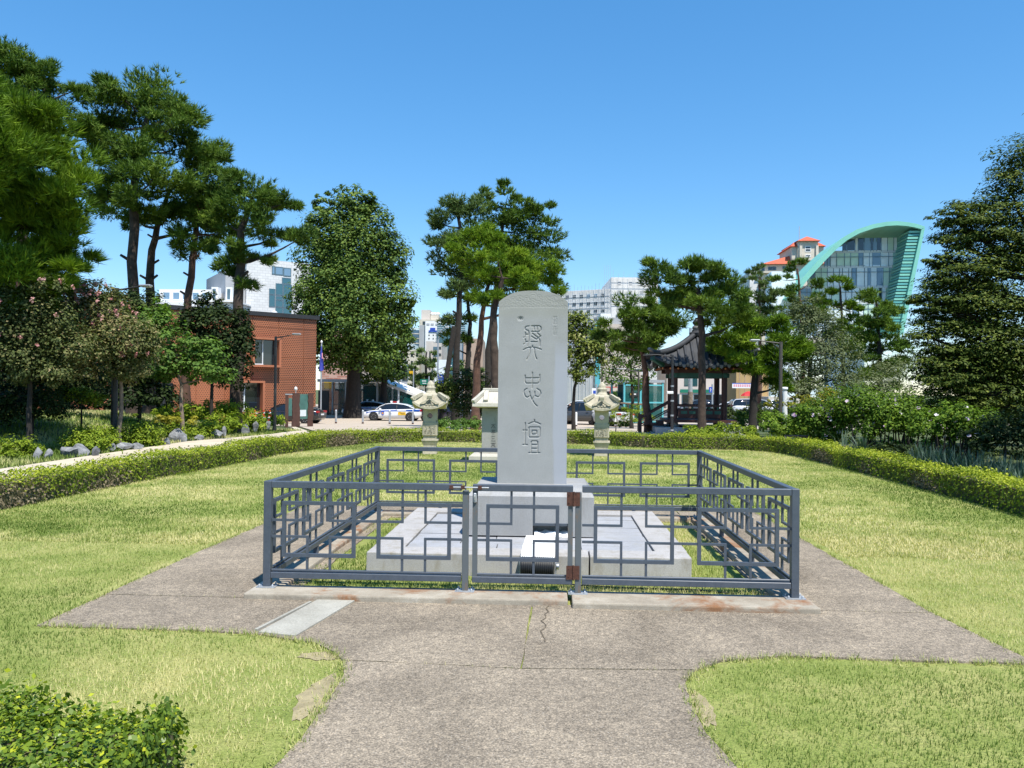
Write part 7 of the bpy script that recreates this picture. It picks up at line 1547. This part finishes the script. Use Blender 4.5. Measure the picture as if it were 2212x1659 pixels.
# the glaring sun reflection hangs below the lamp head: a polished floodlight dish
g = gp(1452, 29.5); cp = empty('camera_pole', g, 0, 'black camera pole in front of the pavilion', 'pole'); t = at(1452, 768, 29.5)-g
m = MB(); m.tube([(0, 0, -.05), (0, 0, t.z)], [.055, .045], 12); m.build('pole', MAT['black_pole'], cp); m = MB(); m.tube([(0, 0, t.z-.05), (-.55, -.02, t.z+.03), (-1.1, -.03, t.z+.0)], .02, 6); m.build('arm', MAT['black_pole'], cp)
zc = (at(1440, 848, 29.5)-g).z; boxo('camera', MAT['lamp_white'], cp, -.22, .02, -.16, -.06, zc-.05, zc+.05, .015)
for k in range(4): m = MB(); m.lathe([(.062, .3+k*.55), (.062, .36+k*.55)], 12); m.build('band', MAT['galv'], cp)
g = gp(693, 62); fp = empty('flag_pole', g, 0, 'steel flag pole with a limp blue flag beside the brick red building', 'flag pole'); t = at(693, 742, 62)-g
m = MB(); m.tube([(0, 0, 0), (0, 0, t.z)], .06, 10); m.build('pole', MAT['galv'], fp); m = MB(); m.lathe([(.03, t.z), (.09, t.z+.08), (.09, t.z+.16), (.02, t.z+.26)], 10); m.build('finial', MAT['lamp_white'], fp)
plain('flag_blue', (0.06, 0.08, 0.42), 0.8, 0, 0.1, 3); plain('flag_pink', (0.7, 0.3, 0.35), 0.8, 0, 0.1, 3)
m = MB(); nf, mf = 9, 8; vs = []
for j in range(mf):
    f = j/(mf-1)
    for i in range(nf): u = i/(nf-1); w = .06+.36*f; vs.append((-.16*f+u*w*1.1-.02, -.09+.10*math.sin(u*9+f*2)*(.3+.7*f), t.z-.2-1.75*f-.22*math.sin(u*3.1)*f))
m.add(vs, [(j*nf+i, j*nf+i+1, (j+1)*nf+i+1, (j+1)*nf+i) for j in range(mf-1) for i in range(nf-1)]); fl_ = m.build('flag', MAT['flag_blue'], fp); m = MB(); m.box(.10, .17, -.22, -.19, t.z-1.2, t.z-.75); m.build('emblem', MAT['flag_pink'], fl_)
# rusty notice board with wavy edges
plain('corten', (0.075, 0.035, 0.026), 0.85, 0, 0.25, 4, 0.3); plain('map_green', (0.06, 0.15, 0.13), 0.4, 0, 0.35, 2.0)
g = gp(655, 45); nb = empty('notice_board', g, R(64), 'rusty steel notice board with wavy edges and a green map panel', 'notice board'); nh = (at(655, 849, 45)-g).z
for x0, x1, y in ((-.85, -.30, -.03), (.45, .85, .02)):
    rr = random.Random(int(x0*100)); L_, R_ = [], []
    for k in range(13): z = nh*k/12; L_.append((x0+rr.uniform(-.04, .04), z)); R_.append((x1+rr.uniform(-.05, .05), z))
    m = MB(); m.prism_xz(L_+R_[::-1], y, y+.06); m.build('side_post', MAT['corten'], nb)
boxo('map_panel', MAT['map_green'], nb, -.31, .46, .07, .10, .45, nh-.06); boxo('map_sheet', MAT['slab_white'], nb, -.2, .3, .058, .069, .6, nh*.5)
m = MB(); m.lathe([(.02, nh), (.03, nh+.14), (.10, nh+.2), (.08, nh+.3), (.02, nh+.36)], 8, 0, (-.6, 0, 0)); m.build('bird_ornament', MAT['lamp_white'], nb)
g = gp(621, 44); sp = empty('sign_post', g, R(20), 'narrow dark sign post with a small green plate beside the notice board', 'sign'); h = (at(621, 853, 44)-g).z
boxo('post', MAT['corten'], sp, -.12, .05, -.05, .05, -.05, h); boxo('plate', MAT['map_green'], sp, .06, .24, -.03, 0, h*.35, h*.9); boxo('cap', MAT['galv'], sp, -.13, .26, -.06, .06, h+.002, h+.06)
for i, (px, d) in enumerate(((542, 53), (551, 53.4), (570, 52.5), (583, 52.8))):
    g = gp(px, d); c = empty('traffic_cone', g, 0, ['traffic cone half hidden behind the azalea, before the brick wall', 'traffic cone close behind another, before the brick wall', 'striped traffic cone beside the black saloon', 'striped traffic cone touching the black saloon bonnet'][i], 'traffic cone', 'traffic cones')
    boxo('base', MAT['black_plastic'], c, -.2, .2, -.2, .2, .012, .05)
    for z0, z1, mt in ((.05, .35, 'cone_red'), (.35, .5, 'paint_white'), (.5, .72, 'cone_red'), (.72, .82, 'paint_white'), (.82, .95, 'cone_red')):
        m = MB(); f = lambda z: .17-.12*z; m.lathe([(f(z0), z0), (f(z1), z1-.001)], 14); m.build('cone_band', MAT[mt], c)
BL = ['steel bollard before the glass entrance, farthest from the police car', 'steel bollard at the nose of the sunlit police car', 'steel bollard before the front wheel of the sunlit police car', 'steel bollard before the rear wheel of the sunlit police car', 'pale bollard beside the walking woman', 'pale bollard before the silver hatchback']
for i, px in enumerate((726, 784, 842, 892, 1245, 1329)):
    d = 58 if i < 4 else 55.5; g = gp(px, d); b = empty('bollard', g, 0, BL[i], 'bollard', 'bollards along the plaza'); mt = MAT['galv'] if i < 4 else MAT['lamp_white']
    m = MB(); m.tube([(0, 0, 0), (0, 0, .95)], .075, 14); m.build('post', mt, b); m = MB(); m.lathe([(.077, .951), (.07, .99), (.03, 1.03)], 14); m.build('cap', mt, b); m = MB(); m.lathe([(.078, .03), (.078, .13)], 14); m.build('foot_ring', MAT['rust'], b)
# white capped gate post, wooden bench, stone step
g = gp(1695, 30); wp = empty('white_post', g, 0, 'white capped cylinder post behind the lamp in the right bed', 'post'); h = (at(1695, 836, 30)-g).z
m = MB(); m.lathe([(.10, 0), (.10, h-.16)], 14); m.build('shaft', MAT['lamp_white'], wp); m = MB(); m.lathe([(.075, h-.159), (.075, h-.12), (.115, h-.119), (.115, h-.02), (.06, h)], 14); m.build('cap', MAT['lamp_white'], wp); boxo('box', MAT['black_plastic'], wp, -.17, -.101, -.05, .05, h-.55, h-.3)
g = gp(1735, 21.8); bn = empty('low_bench', g, R(8), 'low brown wooden bench behind the right hedge below the mauve hibiscus', 'bench')
plain('bench_wood', (0.20, 0.10, 0.07), 0.7, 0, 0.25, 3)
for k in range(3): boxo('plank', MAT['bench_wood'], bn, -.45, .45, -.2+k*.14, -.08+k*.14, .33, .37)
for x in (-.35, .35): boxo('leg', MAT['step_stone'], bn, x-.05, x+.05, -.16, .18, 0, .329)
for i, (px, d) in enumerate(((1905, 17.0), (1935, 16.6))):
    g = gp(px, d); tag(boxo('stone_step', MAT['step_stone'], None, -.28, .28, -.18, .18, 0, .12, .015), ['low grey stone step before the dark box hedge', 'low grey stone step before the iris clumps'][i], 'step').location = g
# leaning timber prop among the central pines, street furniture far away
a, b = at(981, 705, 46.5), gp(948, 46.5); o = MB(); o.tube([Vector(b)-Vector((0, 0, .1))-b, a-b], .15, 10); p_ = o.build('timber_prop', MAT['bark_dark']); p_.location = b; tag(p_, 'dark timber prop leaning against the bluish pine', 'prop')
def sign(name, label, px, py, w, h, d, mat, marks=(), cat='road sign', pole=True):
    g = gp(px, d); g = Vector((g.x, g.y, -1.0)); c = at(px, py, d)-g; r = empty(name, g, 0, label, cat); m1 = d/F_PIX
    if pole: m = MB(); m.tube([(c.x+w*m1*.6, .1, 0), (c.x+w*m1*.6, .1, c.z+h*m1)], .09, 8); m.build('pole', MAT['galv'], r)
    pn = boxo('panel', MAT[mat], r, c.x-w*m1/2, c.x+w*m1/2, -.03, .03, c.z-h*m1/2, c.z+h*m1/2)
    for (a0, b0, a1, b1, mt) in marks: boxo('mark', MAT[mt], pn, c.x-w*m1/2+a0*w*m1, c.x-w*m1/2+a1*w*m1, -.04, -.031, c.z-h*m1/2+b0*h*m1, c.z-h*m1/2+b1*h*m1)
    return r
sign('road_sign', 'green direction sign with white letters behind the stone lantern', 916, 825, 17, 12, 96, 'sign_green', [(.25+.11*k, .55, .32+.11*k, .8, 'paint_white') for k in range(5)]+[(.3, .2, .8, .32, 'paint_white')])
sign('road_sign', 'blue traffic sign on the street light beside the pines', 952, 812, 11, 8, 94, 'sign_blue', [(.15, .2, .8, .4, 'paint_white')], pole=False)
sign('warning_sign', 'yellow warning sign before the street pines', 888, 806, 8, 9, 98, 'sign_yellow', pole=True)
sign('bus_sign', 'white and blue bus stop panel behind the stone lantern', 1283, 847, 9, 17, 78, 'paint_white', [(.3, .3, .95, .7, 'sign_blue')], 'sign')
sign('arrow_sign', 'round blue arrow sign inside the view of the pavilion', 1535, 842, 7, 12, 80, 'sign_blue', [(.42, .2, .58, .8, 'paint_white'), (.3, .5, .7, .6, 'paint_white')])
g = gp(945, 95); sl = empty('street_light', (g.x, g.y, -1), 0, 'tall curved street light down the street between lantern and pines', 'street light'); T_ = at(945, 735, 95)-sl.location; e = at(968, 707, 95)-sl.location
m = MB(); m.tube([(0, 0, 0), (0, 0, T_.z), (e.x*.25, 0, T_.z+(e.z-T_.z)*.75), (e.x*.75, 0, e.z)], [.11, .09, .07, .05], 10); m.build('pole', MAT['galv'], sl); boxo('lamp_head', MAT['lamp_white'], sl, e.x*.72, e.x*1.2, -.15, .15, e.z-.07, e.z+.08, .03)
e2 = at(967, 790, 95)-sl.location; m = MB(); m.tube([(0, 0, e2.z-.5), (e2.x, 0, e2.z)], .05, 8); m.build('arm', MAT['galv'], sl); boxo('lamp_head', MAT['lamp_white'], sl, e2.x-.2, e2.x+.5, -.12, .12, e2.z-.05, e2.z+.08, .03)
# lift house, bench shelter, banner, parasol, utility pole
A = gp(1348, 63); B = gp(1431, 64); lh, LL2 = frame('lift_house', 'teal glass lift house with metal roof left of the pavilion', 'lift house', (A.x, A.y, -1.0), (B.x, B.y, -1.0)); hh = zrow(1390, 820, 63)+1
boxo('roof', MAT['galv'], lh, -.12, LL2+.12, -.12, 2.6, hh-.22, hh); 
for x in (0, LL2*.42, LL2): 
    for y in (0, 2.4): boxo('post', MAT['sign_teal'], lh, x-.07, x+.07, y-.07, y+.07, 0, hh-.221)
for z in (.05, hh*.46, hh-.5): boxo('transom', MAT['sign_teal'], lh, .071, LL2-.071, -.05, .05, z, z+.12)
for a, b in ((.08, LL2*.42-.08), (LL2*.42+.08, LL2-.08)):
    for z0, z1 in ((.18, hh*.46-.01), (hh*.46+.13, hh-.51)): boxo('glass_panel', MAT['glass_clear_teal'], lh, a, b, -.015, .015, z0, z1)
boxo('inner_wall', MAT['glass_teal'], lh, .1, LL2-.1, 1.4, 1.5, 0, hh-.25); boxo('name_plate', MAT['dark_trim'], lh, .45, 1.25, -.10, -.06, hh*.62, hh*.70)
boxo('name_mark', MAT['lamp_white'], lh, .75, 1.0, -.105, -.101, hh*.655, hh*.68); boxo('name_mark', MAT['sign_yellow'], lh, .52, .6, -.105, -.101, hh*.65, hh*.685)
g = gp(1365, 58); bs = empty('bench_shelter', g, R(6), 'low wooden shelter before the teal lift house', 'shelter')
m = MB(); m.add([(-.95, -.6, 1.72), (1.0, -.6, 1.62), (1.0, .7, 1.55), (-.95, .7, 1.66), (-.95, -.6, 1.8), (1.0, -.6, 1.7), (1.0, .7, 1.63), (-.95, .7, 1.74)], [(3, 2, 1, 0), (4, 5, 6, 7), (0, 1, 5, 4), (1, 2, 6, 5), (2, 3, 7, 6), (3, 0, 4, 7)]); m.build('roof', MAT['bark_pale'], bs)
for x in (-.35, .85):
    boxo('post', MAT['bark_pale'], bs, x-.05, x+.05, -.4, -.3, 0, 1.65)
boxo('seat', MAT['bark_pale'], bs, -.3, .8, -.4, .1, .42, .48); boxo('back_rail', MAT['bark_pale'], bs, -.3, .8, .05, .1, .8, .9)
sign('street_banner', 'white banner with pink lettering on the ochre hoarding', 1605, 833, 46, 11, 101, 'paint_white', [(.06+.10*k, .25, .13+.10*k, .75, 'flag_pink') for k in range(9)]+[(0, .86, 1, 1, 'sign_blue')], 'banner', False)
g = gp(1617, 97); pa = empty('parasol', (g.x, g.y, -1), 0, 'red parasol on the street before the ochre hoarding', 'parasol'); h = zrow(1617, 846, 97)+1
m = MB(); m.lathe([(1.0, h-.55), (.75, h-.25), (.3, h-.02), (.02, h+.05)], 8, smooth=False); m.build('canopy', MAT['sign_red'], pa); m = MB(); m.tube([(0, 0, 0), (0, 0, h-.3)], .03, 6); m.build('pole', MAT['galv'], pa)
g = gp(1491, 79); up_ = empty('utility_pole', (g.x, g.y, -1), 0, 'thick pale concrete utility pole seen through the pavilion', 'pole'); m = MB(); m.tube([(0, 0, 0), (0, 0, 9)], [.24, .17], 12); m.build('shaft', MAT['lamp_head_metal'], up_); m = MB(); m.tube([(0, 0, 0), (0, 0, 2.6)], .25, 12); m.build('guard', MAT['bark_pale'], up_)
sg = empty('traffic_signal', gp(1300, 84), 0, 'grey traffic signal gantry behind the yellow flowering tree', 'signal'); 
m = MB(); m.tube([(0, 0, 0), (0, 0, 5.2)], .1, 8); m.build('pole', MAT['dark_pole'], sg); m = MB(); m.tube([(0, 0, 5.0), (4.2, 0, 5.0)], .05, 8); m.build('arm', MAT['galv'], sg); boxo('signal_head', MAT['dark_trim'], sg, 3.2, 4.3, -.15, .15, 4.7, 4.95)
g = gp(1322, 88); rg = empty('red_frame', (g.x, g.y, -1), 0, 'red steel frame before the beige stone block', 'frame'); 
for x in (-1.2, -.2, .8, 1.8): boxo('post', MAT['sign_red'], rg, x-.05, x+.05, -.05, .05, 1.2, 3.0)
boxo('rail', MAT['sign_red'], rg, -1.25, 1.85, -.05, .05, 3.001, 3.1); boxo('planter', MAT['step_stone'], rg, -1.3, 1.9, -.3, .3, 0, 1.199)
bush('street_shrub', 'leafy street shrub below the red steel frame', 'shrub', 86, [(1322, 855, 20, 12), (1300, 862, 12, 8)], 'leaf_broad', leaf_px=2.2, cov=5)
# ================================================================ walking woman
plain('skin', (0.50, 0.30, 0.22), 0.6, 0, 0.05, 8); plain('black_cloth', (0.012, 0.012, 0.014), 0.8, 0, 0.3, 8); plain('hair', (0.02, 0.013, 0.01), 0.5, 0, 0.3, 12)
g = gp(1231, 62); pe = empty('person', (g.x, g.y, g.z+.012), R(8), 'woman in a short black dress walking with a cup in hand', 'person')
J = {'pel': (0, 0, .86), 'waist': (0, 0, 1.0), 'chest': (0, -.01, 1.2), 'neck': (0, 0, 1.36), 'head': (0, -.02, 1.46), 'top': (0, -.01, 1.56),
 'hl': (.08, 0, .82), 'kl': (.085, -.10, .46), 'al': (.085, -.04, .08), 'tl': (.09, -.16, .035), 'hr': (-.08, 0, .82), 'kr': (-.085, .03, .45), 'ar': (-.085, .16, .10), 'tr': (-.09, .06, .03),
 'sl': (.16, 0, 1.30), 'el': (.22, .02, 1.05), 'wl': (.24, -.02, .82), 'fl': (.24, -.03, .72), 'sr': (-.16, 0, 1.30), 'er': (-.22, .03, 1.06), 'wr': (-.19, -.16, 1.06), 'fr': (-.16, -.23, 1.09)}
rad = {'pel': .13, 'waist': .105, 'chest': .12, 'neck': .05, 'head': .085, 'top': .07, 'hl': .085, 'kl': .055, 'al': .035, 'tl': .03, 'hr': .085, 'kr': .055, 'ar': .035, 'tr': .03, 'sl': .055, 'el': .038, 'wl': .028, 'fl': .03, 'sr': .055, 'er': .038, 'wr': .028, 'fr': .03}
ks = list(J); E_ = [('pel', 'waist'), ('waist', 'chest'), ('chest', 'neck'), ('neck', 'head'), ('head', 'top'), ('pel', 'hl'), ('hl', 'kl'), ('kl', 'al'), ('al', 'tl'), ('pel', 'hr'), ('hr', 'kr'), ('kr', 'ar'), ('ar', 'tr'), ('chest', 'sl'), ('sl', 'el'), ('el', 'wl'), ('wl', 'fl'), ('chest', 'sr'), ('sr', 'er'), ('er', 'wr'), ('wr', 'fr')]
def skin(name, ks, E_, pos, rad, mat, parent, root):
    me = bpy.data.meshes.new(name); me.from_pydata([pos[k] for k in ks], [(ks.index(a), ks.index(b)) for a, b in E_], []); me.materials.append(mat); o = link(bpy.data.objects.new(name, me), parent)
    md = o.modifiers.new('skin', 'SKIN'); sv = me.skin_vertices[0].data
    for i, k in enumerate(ks): sv[i].radius = (rad[k], rad[k]); sv[i].use_root = (k == root)
    md.use_smooth_shade = True; s = o.modifiers.new('sub', 'SUBSURF'); s.levels = 1; s.render_levels = 1; return o
skin('body', ks, E_, J, rad, MAT['skin'], pe, 'pel')
m = MB(); prof = [(.245, .60), (.22, .72), (.185, .88), (.15, 1.0), (.165, 1.15), (.175, 1.25), (.15, 1.32), (.075, 1.35)]; m.lathe(prof, 16); dr = m.build('dress', MAT['black_cloth'], pe); dr.scale = (1, .72, 1)
for s in (-1, 1): m = MB(); m.tube([(s*.13, 0, 1.29), (s*.19, .01, 1.18), (s*.215, .02, 1.10)], [.075, .065, .062], 10); m.build('sleeve', MAT['black_cloth'], pe)
m = MB(); m.lathe([(.03, 1.575), (.075, 1.56), (.105, 1.5), (.108, 1.42), (.10, 1.32), (.09, 1.2), (.04, 1.14)], 14, 0, (0, .045, 0)); m.build('hair', MAT['hair'], pe)
m = MB(); m.lathe([(.03, 1.06), (.038, 1.16)], 10, 0, (-.155, -.27, 0)); tag(m.build('paper_cup', MAT['lamp_white']), 'small pale paper cup held by the walking woman', 'cup').location = pe.location
# ================================================================ grass blades on the lawn
def inside(poly, X, Y):
    r = np.zeros(len(X), bool); n = len(poly)
    for i in range(n):
        x0, y0 = poly[i]; x1, y1 = poly[(i+1) % n]
        c = ((y0 > Y) != (y1 > Y)) & (X < (x1-x0)*(Y-y0)/((y1-y0) if y1 != y0 else 1e-9)+x0); r ^= c
    return r
def vnoise(X, Y, s, seed):
    rg = np.random.default_rng(seed); G = rg.random((64, 64)); x = X*s; y = Y*s; ix = np.floor(x).astype(int); iy = np.floor(y).astype(int); fx = x-ix; fy = y-iy; fx = fx*fx*(3-2*fx); fy = fy*fy*(3-2*fy)
    g = lambda a, b: G[a % 64, b % 64]
    return (g(ix, iy)*(1-fx)+g(ix+1, iy)*fx)*(1-fy)+(g(ix, iy+1)*(1-fx)+g(ix+1, iy+1)*fx)*fy
def grass(name, label, xr, yr, n, h, w, seed, holes, clip=None):
    rg = np.random.default_rng(seed); X = rg.uniform(*xr, n); Y = yr[0]+(yr[1]-yr[0])*rg.random(n)**1.25
    # only where a camera near this place could see it
    ok = np.abs(X+.05*Y) < .74*Y+1.2
    for p in holes: ok &= ~inside(p, X, Y)
    if clip: ok &= inside(clip, X, Y)
    f = .5*vnoise(X, Y, .55, 1)+.32*vnoise(X, Y, 1.7, 2)+.18*vnoise(X, Y, 5, 3)
    # worn bare patches by the walkway corners
    bare = np.exp(-(((X+1.15)/.30)**2+((Y-3.75)/.45)**2))+np.exp(-(((X+1.3)/.2)**2+((Y-4.3)/.15)**2))*.6+np.exp(-(((X-.80)/.14)**2+((Y-3.9)/.35)**2))*.7
    ok &= rg.random(n) > bare*.75
    edge = np.zeros(len(X), bool)
    for p in PAD:
        for ox, oy in ((.10, 0), (-.10, 0), (0, .10), (0, -.10)): edge |= inside(p, X+ox, Y+oy)
    f = f+np.where(edge, .10, 0); ok &= ~(edge & (vnoise(X, Y, 3.1, 8) < .42))
    X, Y, f = X[ok], Y[ok], f[ok]; n = len(X); a = rg.uniform(0, 6.283, n); L = h*(.5+.8*rg.random(n))*(.8+.4*f); lean = rg.uniform(.15, .95, n); ww = w*(.7+.6*rg.random(n))
    D = np.stack([np.cos(a)*lean, np.sin(a)*lean, np.ones(n)], 1); D /= np.linalg.norm(D, axis=1, keepdims=True); S = np.stack([-np.sin(a), np.cos(a), np.zeros(n)], 1)*ww[:, None]*.5
    P = np.stack([X, Y, np.array([gz(x, y) for x, y in zip(X, Y)])+.0], 1); V = np.empty((n, 3, 3)); V[:, 0] = P-S; V[:, 1] = P+S; V[:, 2] = P+D*L[:, None]
    t = np.clip((f-.35)*2.9+rg.normal(size=n)*.17, 0, 1); o = np_mesh(name, V.reshape(-1, 3), np.arange(n*3).reshape(n, 3), 3, MAT['grass_blade'], None, np.repeat(t, 3), 'stuff'); tag(o, label, 'grass'); return o
KB = [(-2.21, 5.55), (1.86, 5.5), (1.86, 9.57), (-2.21, 9.57)]; KI = [(-1.99, 5.86), (1.64, 5.86), (1.64, 9.33), (-1.99, 9.33)]; PL = [(-1.53, 6.44), (1.16, 6.44), (1.16, 8.96), (-1.53, 8.96)]
HO = PAD+[KB]
grass('lawn_grass', 'mown lawn grass with dry straw patches round the walkway', (-7, 7), (2.2, 9.0), 420000, .026, .0042, 1, HO, LAWN)
grass('lawn_grass', 'mown lawn grass stretching back to the clipped hedges', (-7, 7), (7.5, 24.2), 330000, .032, .010, 2, HO, LAWN)
# ragged fringe that leans over the walkway edge
def fringe(n_per_m, h, w, seed):
    rg = np.random.default_rng(seed); Xs, Ys = [], []
    for p in PAD:
        for k in range(len(p)):
            a, b = p[k], p[(k+1) % len(p)]; L = math.hypot(b[0]-a[0], b[1]-a[1]); nn = (-(b[1]-a[1])/L, (b[0]-a[0])/L); mx, my = (a[0]+b[0])/2, (a[1]+b[1])/2
            free = [s for s in (-1, 1) if not any(inside(q, np.array([mx+nn[0]*s*.06]), np.array([my+nn[1]*s*.06]))[0] for q in PAD+[KB])]
            if not free: continue
            c = int(L*n_per_m); t = rg.random(c); t = t[vnoise(a[0]+t*7, a[1]+t*L*2.3, 1.9, 4) > .36]; o = rg.normal(size=len(t))*.022+.008
            Xs.append(a[0]+(b[0]-a[0])*t+nn[0]*free[0]*o); Ys.append(a[1]+(b[1]-a[1])*t+nn[1]*free[0]*o)
    X = np.concatenate(Xs); Y = np.concatenate(Ys); n = len(X); a = rg.uniform(0, 6.283, n); lean = rg.uniform(.3, 1.3, n); D = np.stack([np.cos(a)*lean, np.sin(a)*lean, np.ones(n)], 1); D /= np.linalg.norm(D, axis=1, keepdims=True)
    S = np.stack([-np.sin(a), np.cos(a), np.zeros(n)], 1)*w*.5; P = np.stack([X, Y, np.full(n, .004)], 1); V = np.empty((n, 3, 3)); V[:, 0] = P-S; V[:, 1] = P+S; V[:, 2] = P+D*(h*(.5+rg.random(n)))[:, None]
    o = np_mesh('edge_grass', V.reshape(-1, 3), np.arange(n*3).reshape(n, 3), 3, MAT['grass_blade'], None, np.repeat(np.clip(.5+rg.normal(size=n)*.25, 0, 1), 3), 'stuff'); tag(o, 'dry grass fringe creeping over the walkway edge', 'grass')
fringe(520, .035, .005, 6)
grass('fence_grass', 'straw coloured grass inside the iron fence', (-2.0, 1.65), (5.86, 9.33), 36000, .04, .006, 3, [PL], KI)
grass('verge_grass', 'rough grass verge at the foot of the boulders', (-12.5, -9.9), (9, 34), 26000, .09, .02, 4, [], [(path_x(y), y) for y in (9, 15, 22, 26, 28, 30, 32, 34)]+[(-14, 34), (-12, 9)])
grass('bank_grass', 'shaded rough grass on the bank under the trees', (-24, -10.4), (12, 36), 60000, .12, .03, 5, [], [(-10.6, 12), (-10.6, 26), (-11.5, 36), (-24, 36), (-24, 12)])
